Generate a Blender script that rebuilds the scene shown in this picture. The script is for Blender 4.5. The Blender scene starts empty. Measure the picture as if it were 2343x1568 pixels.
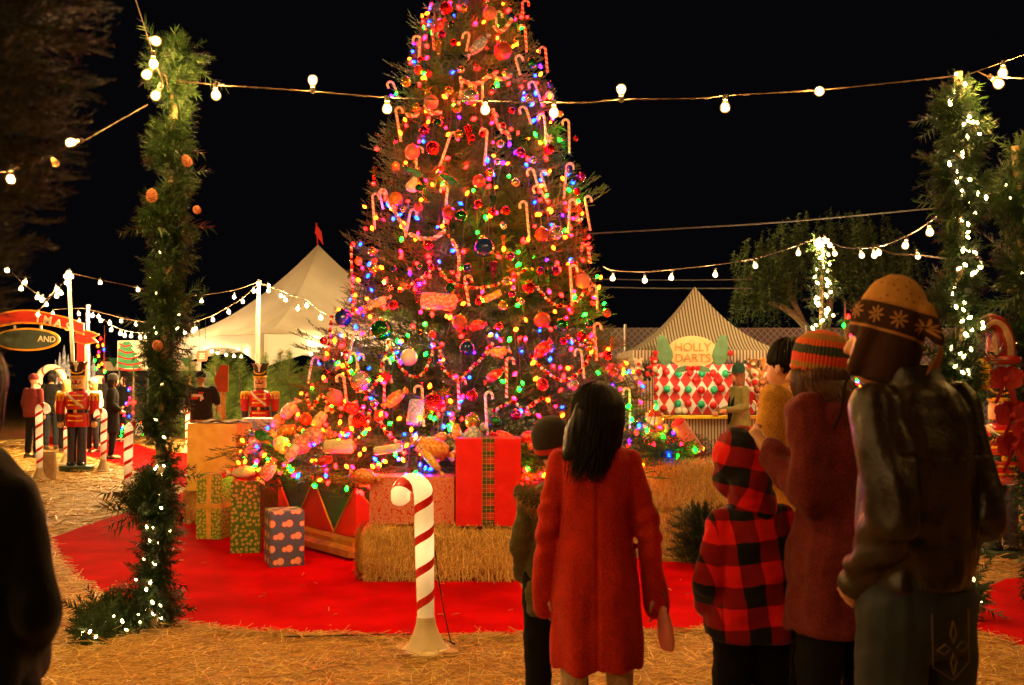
import bpy, bmesh, math, random
import numpy as np
from mathutils import Vector, Matrix, Euler, noise as mnoise
random.seed(7); rng = np.random.default_rng(7)
S = bpy.context.scene
COL = S.collection
PI = math.pi
# ------------------------------------------------------------ camera, night sky, exposure
CAMZ = 1.62; PIT = math.atan(86/2382); FPX = 2382.0
cd = bpy.data.cameras.new('camera'); cam = bpy.data.objects.new('camera', cd); COL.objects.link(cam)
cam.location = (0, 0, CAMZ); cam.rotation_euler = (PI/2+PIT, 0, 0)
cd.sensor_width = 23.6; cd.lens = 24.0; cd.clip_start = .05; cd.clip_end = 2000
cd.dof.use_dof = True; cd.dof.focus_distance = 10.0; cd.dof.aperture_fstop = 2.8
S.camera = cam
wd = bpy.data.worlds.new('World'); S.world = wd; wd.use_nodes = True
bg = wd.node_tree.nodes['Background']; bg.inputs[0].default_value = (.0016, .0014, .0020, 1); bg.inputs[1].default_value = 1.0
S.view_settings.view_transform = 'Standard'; S.view_settings.look = 'None'
S.view_settings.exposure = 0.0; S.view_settings.gamma = 1.0
S.cycles.max_bounces = 5; S.cycles.diffuse_bounces = 2; S.cycles.glossy_bounces = 3; S.cycles.transmission_bounces = 4
S.cycles.sample_clamp_indirect = 3.0; S.cycles.sample_clamp_direct = 0
S.cycles.use_denoising = True; S.cycles.caustics_reflective = False; S.cycles.caustics_refractive = False
WARM = (1.0, .51, .115)          # filament lamps
BULB_L = 5600.0                 # radiance of the overhead lamps

# ------------------------------------------------------------ helpers
def P(x, y, Y):
    "the point at ground distance Y seen at pixel x,y of a 2342 x 1568 copy of the photograph"
    rx = (x-1171)/FPX; ry = (784-y)/FPX
    dy = math.cos(PIT)-ry*math.sin(PIT); dz = math.sin(PIT)+ry*math.cos(PIT)
    return Vector((rx/dy*Y, Y, CAMZ+dz/dy*Y))
def G(x, y, z=0.0):
    ry = (784-y)/FPX
    dy = math.cos(PIT)-ry*math.sin(PIT); dz = math.sin(PIT)+ry*math.cos(PIT)
    Y = (z-CAMZ)/(dz/dy); p = P(x, y, Y); p.z = z; return p
def link(o): COL.objects.link(o); return o
def tag(o, label=None, cat=None, group=None, kind=None):
    if label: o['label'] = label
    if cat: o['category'] = cat
    if group: o['group'] = group
    if kind: o['kind'] = kind
    return o
def thing(name, label, cat, loc=(0, 0, 0), rz=0, group=None):
    o = link(bpy.data.objects.new(name, None)); o.location = loc; o.rotation_euler = (0, 0, rz)
    o.empty_display_size = .1
    return tag(o, label, cat, group)
def put(o, parent=None, w=False):
    "w: the mesh is in world coordinates"
    link(o)
    if parent is not None:
        o.parent = parent
        if w: o.location = -parent.location
    return o
def dup(root, loc=None, rot=None, scale=None, label=None, group=None):
    r = root.copy(); link(r)
    if loc is not None: r.location = loc
    if rot is not None: r.rotation_euler = rot
    if scale is not None: r.scale = scale if hasattr(scale, '__len__') else (scale,)*3
    if label: r['label'] = label
    if group: r['group'] = group
    for ch in root.children:
        c = ch.copy(); link(c); c.parent = r
        for g in ch.children:
            d = g.copy(); link(d); d.parent = c
    return r
def frame(d, up=(0, 0, 1)):
    d = Vector(d).normalized(); u = Vector(up)
    if abs(d.dot(u)) > .98: u = Vector((1, 0, 0)) if abs(d.x) < .9 else Vector((0, 1, 0))
    a = d.cross(u).normalized(); b = a.cross(d).normalized()
    return a, b, d
def smoothpath(pts, n):
    "Catmull-Rom through pts"
    pts = [Vector(p) for p in pts]; m = len(pts)
    if m == 2: return [pts[0].lerp(pts[1], i/(n-1)) for i in range(n)]
    ext = [pts[0]*2-pts[1]]+pts+[pts[-1]*2-pts[-2]]; out = []
    for i in range(n):
        t = i/(n-1)*(m-1); k = min(int(t), m-2); f = t-k
        a, b, c, d = ext[k:k+4]
        out.append(.5*((2*b)+(c-a)*f+(2*a-5*b+4*c-d)*f*f+(3*b-a-3*c+d)*f**3))
    return out
class MB:
    def __init__(s): s.V = []; s.F = []; s.m = []; s.uv = []
    def add(s, V, F, mi=0, uv=None):
        o = len(s.V); s.V += [tuple(v) for v in V]
        for i, f in enumerate(F):
            s.F.append([o+k for k in f]); s.m.append(mi)
            s.uv.append(uv[i] if uv else [(0, 0)]*len(f))
        return s
    def box(s, c, d, R=None, mi=0, mis=None):
        hx, hy, hz = d[0]/2, d[1]/2, d[2]/2
        R = R or Matrix.Identity(3); c = Vector(c)
        if isinstance(R, (int, float)): R = Matrix.Rotation(R, 3, 'Z')
        V = [c+R@Vector((x*hx, y*hy, z*hz)) for z in (-1, 1) for y in (-1, 1) for x in (-1, 1)]
        F = [(0, 2, 3, 1), (4, 5, 7, 6), (0, 1, 5, 4), (2, 6, 7, 3), (0, 4, 6, 2), (1, 3, 7, 5)]
        dx, dy, dz = d
        U = [[(0, 0), (0, dy), (dx, dy), (dx, 0)], [(0, 0), (dx, 0), (dx, dy), (0, dy)], [(0, 0), (dx, 0), (dx, dz), (0, dz)],
             [(dx, 0), (dx, dz), (0, dz), (0, 0)], [(dy, 0), (dy, dz), (0, dz), (0, 0)], [(0, 0), (dy, 0), (dy, dz), (0, dz)]]
        for k, f in enumerate(F): s.add([V[i] for i in f], [(0, 1, 2, 3)], (mis[k] if mis else mi), [U[k]])
        return s
    def tube(s, pts, r, n=8, mi=0, cap=True, flat=None, uvs=1.0):
        pts = [Vector(p) for p in pts]; m = len(pts)
        r = list(r) if hasattr(r, '__len__') else [r]*m
        V = []; a0 = None; L = 0; Ls = []
        for i, p in enumerate(pts):
            d = pts[min(i+1, m-1)]-pts[max(i-1, 0)]
            if d.length < 1e-9: d = Vector((0, 0, 1))
            if i: L += (p-pts[i-1]).length
            Ls.append(L)
            d.normalize()
            if a0 is None: a = frame(d)[0]; b = d.cross(a).normalized()
            else:
                a = (a0-d*a0.dot(d))
                a = a.normalized() if a.length > 1e-6 else frame(d)[0]
                b = d.cross(a).normalized()
            a0 = a
            fl = flat if flat else (1, 1)
            for k in range(n):
                t = 2*PI*k/n; V.append(p+a*(math.cos(t)*r[i]*fl[0])+b*(math.sin(t)*r[i]*fl[1]))
        F = []; U = []
        for i in range(m-1):
            for k in range(n):
                k2 = (k+1) % n; F.append((i*n+k, i*n+k2, (i+1)*n+k2, (i+1)*n+k))
                U.append([(k/n, Ls[i]*uvs), ((k+1)/n, Ls[i]*uvs), ((k+1)/n, Ls[i+1]*uvs), (k/n, Ls[i+1]*uvs)])
        if cap:
            F.append(tuple(range(n-1, -1, -1))); U.append([(0, 0)]*n)
            F.append(tuple((m-1)*n+k for k in range(n))); U.append([(0, L*uvs)]*n)
        # outward check: frame(a, d x a) is right handed
        return s.add(V, F, mi, U)
    def lathe(s, prof, c=(0, 0, 0), n=16, mi=0, ax=(0, 0, 1), sx=1, sy=1):
        "prof: (radius, height) pairs from bottom to top"
        c = Vector(c); a, b, d = frame(ax) if tuple(ax) != (0, 0, 1) else (Vector((1, 0, 0)), Vector((0, 1, 0)), Vector((0, 0, 1)))
        V = []; F = []
        for (r, h) in prof:
            for k in range(n):
                t = 2*PI*k/n; V.append(c+a*(math.cos(t)*r*sx)+b*(math.sin(t)*r*sy)+d*h)
        m = len(prof)
        fl = a.cross(b).dot(d) < 0
        for i in range(m-1):
            for k in range(n):
                f = (i*n+k, i*n+(k+1) % n, (i+1)*n+(k+1) % n, (i+1)*n+k); F.append(f[::-1] if fl else f)
        f0 = tuple(range(n-1, -1, -1)); f1 = tuple((m-1)*n+k for k in range(n))
        F += [f0[::-1] if fl else f0, f1[::-1] if fl else f1]
        return s.add(V, F, mi)
    def ball(s, c, r, n=12, mi=0, R=None):
        r = r if hasattr(r, '__len__') else (r,)*3; c = Vector(c); k = max(4, n//2)
        V = []; F = []
        for i in range(1, k):
            ph = PI*i/k-PI/2
            for j in range(n):
                t = 2*PI*j/n; v = Vector((math.cos(t)*math.cos(ph)*r[0], math.sin(t)*math.cos(ph)*r[1], math.sin(ph)*r[2]))
                V.append(c+(R@v if R else v))
        b = Vector((0, 0, -r[2])); t_ = Vector((0, 0, r[2]))
        V.append(c+(R@b if R else b)); V.append(c+(R@t_ if R else t_)); B = len(V)-2; T = B+1
        for i in range(k-2):
            for j in range(n): F.append((i*n+j, i*n+(j+1) % n, (i+1)*n+(j+1) % n, (i+1)*n+j))
        for j in range(n):
            F.append((B, (j+1) % n, j)); F.append((T, (k-2)*n+j, (k-2)*n+(j+1) % n))
        return s.add(V, F, mi)
    def prism(s, poly, axis, o, e, mi=0, mi_side=None):
        "poly: 2D points, plane given by two vectors (u, v), origin o, extruded by vector e"
        u, v = Vector(axis[0]), Vector(axis[1]); o = Vector(o); e = Vector(e); n = len(poly)
        A = [o+u*p[0]+v*p[1] for p in poly]; Bv = [a+e for a in A]
        F = [tuple(range(n-1, -1, -1)), tuple(range(n, 2*n))]+[(i, (i+1) % n, n+(i+1) % n, n+i) for i in range(n)]
        if u.cross(v).dot(e) < 0: F = [f[::-1] for f in F]
        o0 = len(s.F); s.add(A+Bv, F, mi)
        if mi_side is not None:
            for i in range(n): s.m[o0+2+i] = mi_side
        return s
    def build(s, name, mats, parent=None, w=False, smooth=True, ang=None):
        me = bpy.data.meshes.new(name); me.from_pydata(s.V, [], s.F)
        mats = mats if isinstance(mats, (list, tuple)) else [mats]
        for m in mats: me.materials.append(m)
        me.polygons.foreach_set('material_index', s.m)
        ul = me.uv_layers.new(name='UVMap')
        flat = [c for f in s.uv for uv in f for c in uv]
        if len(flat) == len(ul.data)*2: ul.data.foreach_set('uv', flat)
        me.polygons.foreach_set('use_smooth', [bool(smooth)]*len(me.polygons))
        if smooth and ang is None: ang = 40
        if smooth:
            try: me.set_sharp_from_angle(angle=math.radians(ang))
            except Exception: pass
        me.update()
        return put(bpy.data.objects.new(name, me), parent, w)
def npmesh(name, V, F, mats, mi=None, parent=None, w=False, smooth=False, col=None):
    me = bpy.data.meshes.new(name); V = np.asarray(V, dtype=np.float32); F = np.asarray(F, dtype=np.int32)
    k = F.shape[1]; me.vertices.add(len(V)); me.vertices.foreach_set('co', V.ravel())
    me.loops.add(F.size); me.loops.foreach_set('vertex_index', F.ravel())
    me.polygons.add(len(F)); me.polygons.foreach_set('loop_start', np.arange(0, F.size, k, dtype=np.int32))
    mats = mats if isinstance(mats, (list, tuple)) else [mats]
    for m in mats: me.materials.append(m)
    if mi is not None: me.polygons.foreach_set('material_index', np.asarray(mi, dtype=np.int32))
    if smooth: me.polygons.foreach_set('use_smooth', np.ones(len(F), dtype=bool))
    me.update(calc_edges=True)
    if col is not None:
        at = me.attributes.new('tint', 'FLOAT', 'FACE'); at.data.foreach_set('value', np.asarray(col, dtype=np.float32))
    return put(bpy.data.objects.new(name, me), parent, w)

# ------------------------------------------------------------ materials
class NT:
    def __init__(s, name):
        s.m = bpy.data.materials.new(name); s.m.use_nodes = True; s.t = s.m.node_tree
        s.b = s.t.nodes['Principled BSDF']
    def n(s, typ, ins=None, **pr):
        nd = s.t.nodes.new('ShaderNode'+typ)
        for k, v in pr.items(): setattr(nd, k, v)
        for k, v in (ins or {}).items():
            if isinstance(v, bpy.types.NodeSocket): s.t.links.new(v, nd.inputs[k])
            else: nd.inputs[k].default_value = v
        return nd
    def ma(s, op, a, b=0.0, c=0.0): return s.n('Math', {0: a, 1: b, 2: c}, operation=op).outputs[0]
    def mix(s, f, a, b):
        nd = s.n('Mix', {0: f}, data_type='RGBA')
        for i, v in ((6, a), (7, b)):
            if isinstance(v, bpy.types.NodeSocket): s.t.links.new(v, nd.inputs[i])
            else: nd.inputs[i].default_value = (*v[:3], 1)
        return nd.outputs[2]
    def obj(s): return s.n('TexCoord').outputs['Object']
    def uv(s): return s.n('TexCoord').outputs['UV']
    def noise(s, scale=5, detail=3, vec=None, rough=.5):
        i = {'Scale': scale, 'Detail': detail, 'Roughness': rough, 'Vector': vec or s.obj()}
        return s.n('TexNoise', i).outputs[0]
    def sep(s, v):
        o = s.n('SeparateXYZ', {0: v}); return o.outputs[0], o.outputs[1], o.outputs[2]
    def scaled(s, v, sc, rot=(0, 0, 0)): return s.n('Mapping', {'Vector': v, 'Scale': sc, 'Rotation': rot}).outputs[0]
    def ramp(s, f, stops, const=False):
        nd = s.n('ValToRGB', {0: f}); cr = nd.color_ramp
        if const: cr.interpolation = 'CONSTANT'
        while len(cr.elements) < len(stops): cr.elements.new(.5)
        for e, (p, c) in zip(cr.elements, stops): e.position = p; e.color = (*c[:3], 1)
        return nd.outputs[0]
    def set(s, **k):
        for key, v in k.items():
            i = s.b.inputs[key.replace('_', ' ')]
            if isinstance(v, bpy.types.NodeSocket): s.t.links.new(v, i)
            elif key in ('Base_Color', 'Emission_Color'): i.default_value = (*v[:3], 1)
            else: i.default_value = v
        return s
    def bump(s, h, strength=.3, dist=.01):
        nb = s.n('Bump', {'Height': h, 'Strength': strength, 'Distance': dist}).outputs[0]
        s.t.links.new(nb, s.b.inputs['Normal']); return s
def mat(name, col, rough=.6, metal=0, var=.25, nscale=8, bump=0, bscale=60, spec=.5, coat=0, em=0, emc=None, sheen=0, trans=0):
    k = NT(name); f = k.noise(nscale, 4)
    dark = [c*(1-var) for c in col]; lite = [min(1, c*(1+var)) for c in col]
    k.set(Base_Color=k.ramp(f, [(.3, dark), (.7, lite)]), Roughness=rough, Metallic=metal, Specular_IOR_Level=spec, Coat_Weight=coat, Sheen_Weight=sheen)
    if em: k.set(Emission_Color=emc or col, Emission_Strength=em)
    if trans: k.set(Transmission_Weight=trans)
    if bump: k.bump(k.noise(bscale, 3), bump, .005)
    return k.m
def emis(name, col, st, base=None):
    k = NT(name); k.set(Base_Color=base or (.05, .05, .05), Emission_Color=col, Emission_Strength=st, Roughness=.3); return k.m
def foliage(name, c1, c2, rough=.5):
    k = NT(name); a = k.n('Attribute', attribute_name='tint').outputs['Fac']
    f = k.noise(2.5, 2)
    f = k.ma('ADD', k.ma('MULTIPLY', a, .7), k.ma('MULTIPLY', f, .45))
    k.set(Base_Color=k.ramp(f, [(.15, c1), (.85, c2)]), Roughness=rough, Specular_IOR_Level=.35); return k.m
MAT = {}
M_BULB = emis('lit_bulb_glass', WARM, BULB_L, (.9, .8, .6))
M_BULBB = emis('lit_bulb_glass_far', (1, .60, .21), 3800, (.9, .8, .6))
M_MINI = emis('lit_mini_bulb', (1, .62, .22), 50, (.9, .8, .6))
M_MINID = emis('dim_mini_bulb', (1, .66, .22), 14, (.9, .8, .6))
M_SOCK = mat('black_rubber_socket', (.03, .02, .015), .5)
M_WIRE = mat('twisted_lamp_cord', (.03, .016, .010), .7)
M_DWIRE = mat('dark_green_wire', (.01, .02, .01), .6)
M_FIR = foliage('fir_needles', (.022, .080, .014), (.085, .22, .040))
M_FIRD = foliage('dark_pine_needles', (.007, .024, .007), (.028, .066, .017))
M_FIRL = foliage('lot_fir_needles', (.05, .10, .02), (.16, .24, .05))
M_BARK = mat('bark', (.10, .06, .035), .9, var=.4, nscale=20, bump=.5)
M_WOOD = mat('pale_wood_pole', (.34, .23, .13), .7, var=.3, nscale=12, bump=.2)
def tex_straw(name, c1, c2, sc=(60, 60, 6)):
    k = NT(name); v = k.scaled(k.obj(), sc)
    f = k.n('TexNoise', {'Scale': 1.0, 'Detail': 5, 'Vector': v}).outputs[0]
    g = k.noise(3, 3); f2 = k.ma('ADD', k.ma('MULTIPLY', f, .75), k.ma('MULTIPLY', g, .3))
    k.set(Base_Color=k.ramp(f2, [(.3, c1), (.5, [(a+b)/2 for a, b in zip(c1, c2)]), (.72, c2)]), Roughness=.75, Specular_IOR_Level=.3)
    k.bump(f, .8, .02); return k.m
M_BALE = tex_straw('hay_bale_straw', (.25, .12, .02), (.74, .46, .11))
M_GROUND = tex_straw('straw_litter_ground', (.17, .080, .016), (.56, .33, .08), (30, 14, 30))
M_STRAW = foliage('loose_straw', (.30, .16, .035), (.95, .68, .24), .45)

# ------------------------------------------------------------ voxel-fused bodies and cloth
def cap(p0, p1, r0, r1, n=12, flat=(1, 1)): return ('cap', p0, p1, r0, r1, n, flat)
def ell(c, r, R=None): return ('ell', c, r, R)
def loft(secs, n=20): return ('loft', secs, n)
def fuse(name, shapes, voxel, mats, parent=None, T=None, disp=None, smooth=4, w=False):
    mb = MB()
    for s_ in shapes:
        if s_[0] == 'cap':
            _, a, b, r0, r1, n, flat = s_; a = Vector(a); b = Vector(b); d = (b-a)
            d = d.normalized() if d.length > 1e-6 else Vector((0, 0, 1))
            pts = [a-d*r0*.95, a-d*r0*.7, a-d*r0*.3, a, b, b+d*r1*.3, b+d*r1*.7, b+d*r1*.95]
            mb.tube(pts, [r0*.3, r0*.72, r0*.96, r0, r1, r1*.96, r1*.72, r1*.3], n, flat=flat)
        elif s_[0] == 'ell': mb.ball(s_[1], s_[2], 16, R=s_[3])
        elif s_[0] == 'loft':   # sections (x, y, z, rx, ry)
            _, secs, n = s_; V = []; F = []
            for (x, y, z, rx, ry) in secs:
                for k in range(n):
                    t = 2*PI*k/n; c, s2 = math.cos(t), math.sin(t)
                    e = .8
                    V.append((x+rx*math.copysign(abs(c)**e, c), y+ry*math.copysign(abs(s2)**e, s2), z))
            m = len(secs); up = secs[-1][2] > secs[0][2]
            for i in range(m-1):
                for k in range(n):
                    f = (i*n+k, i*n+(k+1) % n, (i+1)*n+(k+1) % n, (i+1)*n+k); F.append(f if up else f[::-1])
            f0 = tuple(range(n-1, -1, -1)); f1 = tuple((m-1)*n+k for k in range(n))
            F += [f0, f1] if up else [f0[::-1], f1[::-1]]
            mb.add(V, F)
    me = bpy.data.meshes.new('tmp'); me.from_pydata(mb.V, [], mb.F); me.update()
    o = bpy.data.objects.new('tmp', me); link(o)
    md = o.modifiers.new('r', 'REMESH'); md.mode = 'VOXEL'; md.voxel_size = voxel; md.use_smooth_shade = True
    sm = o.modifiers.new('s', 'SMOOTH'); sm.iterations = smooth; sm.factor = .5
    dg = bpy.context.evaluated_depsgraph_get(); me2 = bpy.data.meshes.new_from_object(o.evaluated_get(dg))
    bpy.data.objects.remove(o); bpy.data.meshes.remove(me)
    me2.name = name; me2.materials.clear()
    for m in (mats if isinstance(mats, (list, tuple)) else [mats]): me2.materials.append(m)
    if disp:
        N = len(me2.vertices); co = np.empty(N*3, dtype=np.float32); me2.vertices.foreach_get('co', co); co = co.reshape(-1, 3)
        no = np.empty(N*3, dtype=np.float32); me2.vertices.foreach_get('normal', no); no = no.reshape(-1, 3)
        h = np.array([disp(Vector(c)) for c in co], dtype=np.float32)
        co = co+no*h[:, None]; me2.vertices.foreach_set('co', co.ravel())
    if T is not None: me2.transform(T)
    me2.polygons.foreach_set('use_smooth', [True]*len(me2.polygons)); me2.update()
    return put(bpy.data.objects.new(name, me2), parent, w)
# ============================================================ ground, straw, carpet
def sheet(name, pts, z, m, kind='structure', label=None, cat=None):
    bm = bmesh.new(); vs = [bm.verts.new((p[0], p[1], z)) for p in pts]; bm.faces.new(vs)
    bmesh.ops.triangulate(bm, faces=bm.faces[:]); me = bpy.data.meshes.new(name); bm.to_mesh(me); bm.free()
    for p in me.polygons:
        if p.normal.z < 0: p.flip()
    me.materials.append(m); o = put(bpy.data.objects.new(name, me)); return tag(o, label, cat, None, kind)
sheet('ground', [(-90, -12), (90, -12), (90, 140), (-90, 140)], 0, M_GROUND)
k = NT('red_carpet_pile'); f = k.noise(2.2, 5); g = k.noise(700, 2)
k.set(Base_Color=k.ramp(f, [(.35, (.42, .0018, .0018)), (.65, (.62, .003, .003))]), Roughness=1.0, Specular_IOR_Level=.03)
k.bump(k.ma('ADD', g, k.ma('MULTIPLY', f, 3)), .5, .006); M_CARPET = k.m
def gp(L): return [G(x, y) for x, y in L]
front = [(104, 1238), (135, 1290), (185, 1338), (245, 1372), (330, 1405), (450, 1438), (580, 1452), (760, 1459), (940, 1463), (1100, 1461), (1240, 1458), (1450, 1452), (1640, 1444), (1760, 1430), (1830, 1400)]
back = [(1830, 1310), (1760, 1294), (1620, 1290), (1500, 1288), (1300, 1240), (1085, 1150), (800, 1110), (640, 1080), (560, 1058), (448, 1040), (395, 1036), (345, 1028), (310, 1016), (250, 1008), (160, 1002), (98, 1000), (98, 1018), (130, 1022), (165, 1036), (215, 1048), (262, 1062), (330, 1085), (398, 1108), (445, 1122), (400, 1134), (330, 1160), (270, 1180), (190, 1206), (150, 1222)]
_arr = smoothpath(gp(front), 70)
_c = [Vector((p.x+.015*math.sin(i*2.1), p.y+.02*math.sin(i*1.3), 0)) for i, p in enumerate(_arr)]
sheet('red_carpet', _c+gp(back), .012, M_CARPET, None, 'long red carpet curving round the tree and back towards the archway', 'carpet')
sheet('red_carpet', gp([(2225, 1440), (2240, 1398), (2262, 1345), (2300, 1328), (2420, 1318), (2700, 1312), (3300, 1330), (3400, 1500), (2900, 1560), (2560, 1530), (2342, 1484), (2270, 1462)]), .012, M_CARPET, None, 'piece of red carpet at the right edge beside the man in jeans', 'carpet')

def strands(n, region, lmin, lmax, wid, h=.03, z0=.006, seed=1):
    r = np.random.default_rng(seed)
    x, y = region(r, n); n = len(x)
    a = r.uniform(0, 2*PI, n); L = r.uniform(lmin, lmax, n); t = r.uniform(-.12, .12, n)+(r.random(n) < .06)*r.uniform(.1, .6, n)
    w = wid*r.uniform(.6, 1.4, n); z = z0+r.random(n)**2*h+np.abs(t)*L/2
    d = np.stack([np.cos(a), np.sin(a), t], 1); s = np.stack([-np.sin(a), np.cos(a), np.zeros(n)], 1)
    c = np.stack([x, y, z], 1); b = np.stack([np.zeros(n), np.zeros(n), -w*.9], 1)
    e = c+d*(L/2)[:, None]; q = c-d*(L/2)[:, None]; mid = c+s*(L*r.uniform(-.06, .06, n))[:, None]+np.array([0, 0, .004])
    sw = s*(w/2)[:, None]
    V = np.stack([q-sw, q+sw, mid-sw, mid+sw, e-sw*.6, e+sw*.6, q+b, mid+b, e+b], 1).reshape(-1, 3)
    F = []
    o = np.arange(n)*9
    for f in ((0, 1, 3, 2), (2, 3, 5, 4), (0, 2, 7, 6), (2, 4, 8, 7)): F.append(np.stack([o+i for i in f], 1))
    col = np.repeat(r.random(n)[None, :], 4, 0).reshape(-1)
    return V, np.concatenate(F), col
def poly_mask(poly, x, y):
    ins = np.zeros(len(x), bool); j = len(poly)-1
    for i in range(len(poly)):
        xi, yi, xj, yj = poly[i][0], poly[i][1], poly[j][0], poly[j][1]
        c = ((yi > y) != (yj > y)) & (x < (xj-xi)*(y-yi)/(yj-yi+1e-12)+xi); ins ^= c; j = i
    return ins
_cp = [(p.x, p.y) for p in _c+gp(back)]
_cp2 = [(p.x, p.y) for p in gp([(2225, 1440), (2262, 1345), (2300, 1328), (2700, 1312), (3300, 1330), (3400, 1500), (2900, 1560), (2342, 1484)])]
def reg_front(r, n):
    y = r.uniform(3.3, 9.5, n); x = r.uniform(-1, 1, n)*(y*.56)
    k_ = ~poly_mask(_cp, x, y-.02) & ~poly_mask(_cp2, x, y)
    return x[k_], y[k_]
def reg_left(r, n):
    y = 9+19*r.random(n)**1.4; x = -y*r.uniform(-.55, .62, n)
    k_ = ~poly_mask(_cp, x, y) & ((x+.4)**2+(y-11.2)**2 > 4.6)
    return x[k_], y[k_]
def reg_edge(r, n):
    i = r.integers(0, len(_c)-1, n); t = r.random(n); a = np.array([(p.x, p.y) for p in _c])
    q = a[i]+(a[i+1]-a[i])*t[:, None]; return q[:, 0]+r.normal(0, .03, n), q[:, 1]-.02+r.normal(0, .035, n)
def reg_scatter(r, n):
    y = r.uniform(6.6, 10, n); x = r.uniform(-3.6, 2.5, n); return x, y
A = [strands(34000, reg_front, .05, .17, .0034, .035, seed=1), strands(26000, reg_left, .08, .24, .008, .04, seed=2), strands(1500, reg_edge, .05, .15, .0035, .02, .012, 3), strands(60, reg_scatter, .03, .09, .004, .002, .016, 4)]
Vs = []; Fs = []; Cs = []; off = 0
for V, F, c in A: Vs.append(V); Fs.append(F+off); Cs.append(c); off += len(V)
tag(npmesh('loose_straw', np.concatenate(Vs), np.concatenate(Fs), M_STRAW, col=np.concatenate(Cs)), 'loose golden straw strewn over the ground', 'straw', kind='stuff')

# ============================================================ needle foliage
def twig_arr(L, nn, nl, w, spread=.85, seed=0, flat=.6):
    "needles round a stem along +x : triangles"
    r = np.random.default_rng(seed); t = np.linspace(.02, 1, nn); a = r.uniform(0, 2*PI, nn)
    p = np.stack([t*L, np.zeros(nn), np.zeros(nn)], 1)
    ln = nl*(1-.35*t)*r.uniform(.8, 1.15, nn)
    d = np.stack([np.full(nn, .75)+.6*(t > .92), np.cos(a)*spread, np.sin(a)*spread*flat+.15], 1); d /= np.linalg.norm(d, axis=1)[:, None]
    s = np.cross(d, np.array([.3, .2, 1.])); s /= np.linalg.norm(s, axis=1)[:, None]
    V = np.stack([p-s*w/2, p+s*w/2, p+d*ln[:, None]+np.array([0, 0, .003])], 1)
    return V.reshape(-1, 3)
def bough_arr(L, seed=0, nl=.030, w=.0055, nside=6, nn=26, sl=.42):
    "flat spray: stem with side twigs; curved slightly up at the tip"
    r = np.random.default_rng(seed); out = []
    st = twig_arr(L, int(nn*2.2), nl, w, seed=seed); out.append(st)
    for i in range(nside):
        for sgn in (-1, 1):
            t = (i+.6+.3*(sgn > 0))/(nside+.6); l = L*sl*(1-.62*t)*r.uniform(.8, 1.2)
            tw = twig_arr(l, max(8, int(nn*l/(L*sl))), nl, w, seed=seed*50+i*2+(sgn > 0))
            an = sgn*math.radians(r.uniform(38, 56)); ca, sa = math.cos(an), math.sin(an)
            tl = r.uniform(-.1, .35)
            x = tw[:, 0]*ca-tw[:, 1]*sa; y = tw[:, 0]*sa+tw[:, 1]*ca; z = tw[:, 2]+tw[:, 0]*tl
            out.append(np.stack([x+t*L, y, z], 1))
    V = np.concatenate(out); V[:, 2] += (V[:, 0]/L)**2*L*.10-.02*L
    return V
def rot_place(V, R, p): return V@np.array(R).T+np.array(p)
BOUGH = [bough_arr(.5, s, .027, .0105, 5, 36) for s in range(6)]
BOUGHC = [bough_arr(.5, s, .045, .012, 5, 13) for s in range(3)]        # coarse, far trees
SPRIG = [twig_arr(.12, 44, .040, .0050, .95, s, 1.0) for s in range(5)]   # garland tips
SPRIGC = [twig_arr(.14, 26, .05, .012, .95, s, 1.0) for s in range(4)]
def tris(V): return np.arange(len(V)).reshape(-1, 3)
def conifer_arr(R, z0, z1, n, tmpl, seed=0, size=(.8, 1.2), up=.12, full=1.0, droop=0.0):
    "boughs whose tips lie on the profile R(z); axis at the origin"
    r = random.Random(seed); out = []; tint = []
    zs = np.linspace(z0, z1, 200); wgt = np.array([R(z) for z in zs])+.05; cdf = np.cumsum(wgt); cdf /= cdf[-1]
    for i in range(n):
        z = float(np.interp(r.random(), cdf, zs)); th = r.uniform(0, 2*PI)
        if full < 1 and math.sin(th) > .35 and r.random() > full: continue
        rad = R(z)*r.choice([1, 1, 1, .97, .9, .78, .6])*r.uniform(.93, 1.07); V = tmpl[r.randrange(len(tmpl))]
        sc = r.uniform(*size)*min(1.0, .45+rad*.6)
        slope = up-droop*r.random()+r.uniform(-.22, .22)
        d = Vector((math.cos(th+r.uniform(-.35, .35)), math.sin(th+r.uniform(-.3, .3)), slope)).normalized()
        s = Vector((0, 0, 1)).cross(d).normalized(); u = d.cross(s)
        roll = r.uniform(-.5, .5); s2 = s*math.cos(roll)+u*math.sin(roll); u2 = d.cross(s2)
        M3 = np.array([[d.x*sc, s2.x*sc, u2.x*sc], [d.y*sc, s2.y*sc, u2.y*sc], [d.z*sc, s2.z*sc, u2.z*sc]])
        tip = Vector((rad*math.cos(th), rad*math.sin(th), z)); p = tip-d*(.5*sc)
        W = V@M3.T+np.array(p); out.append(W); tint.append(np.full(len(W)//3, r.random(), dtype=np.float32))
    V = np.concatenate(out); return V, tris(V), np.concatenate(tint)

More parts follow.
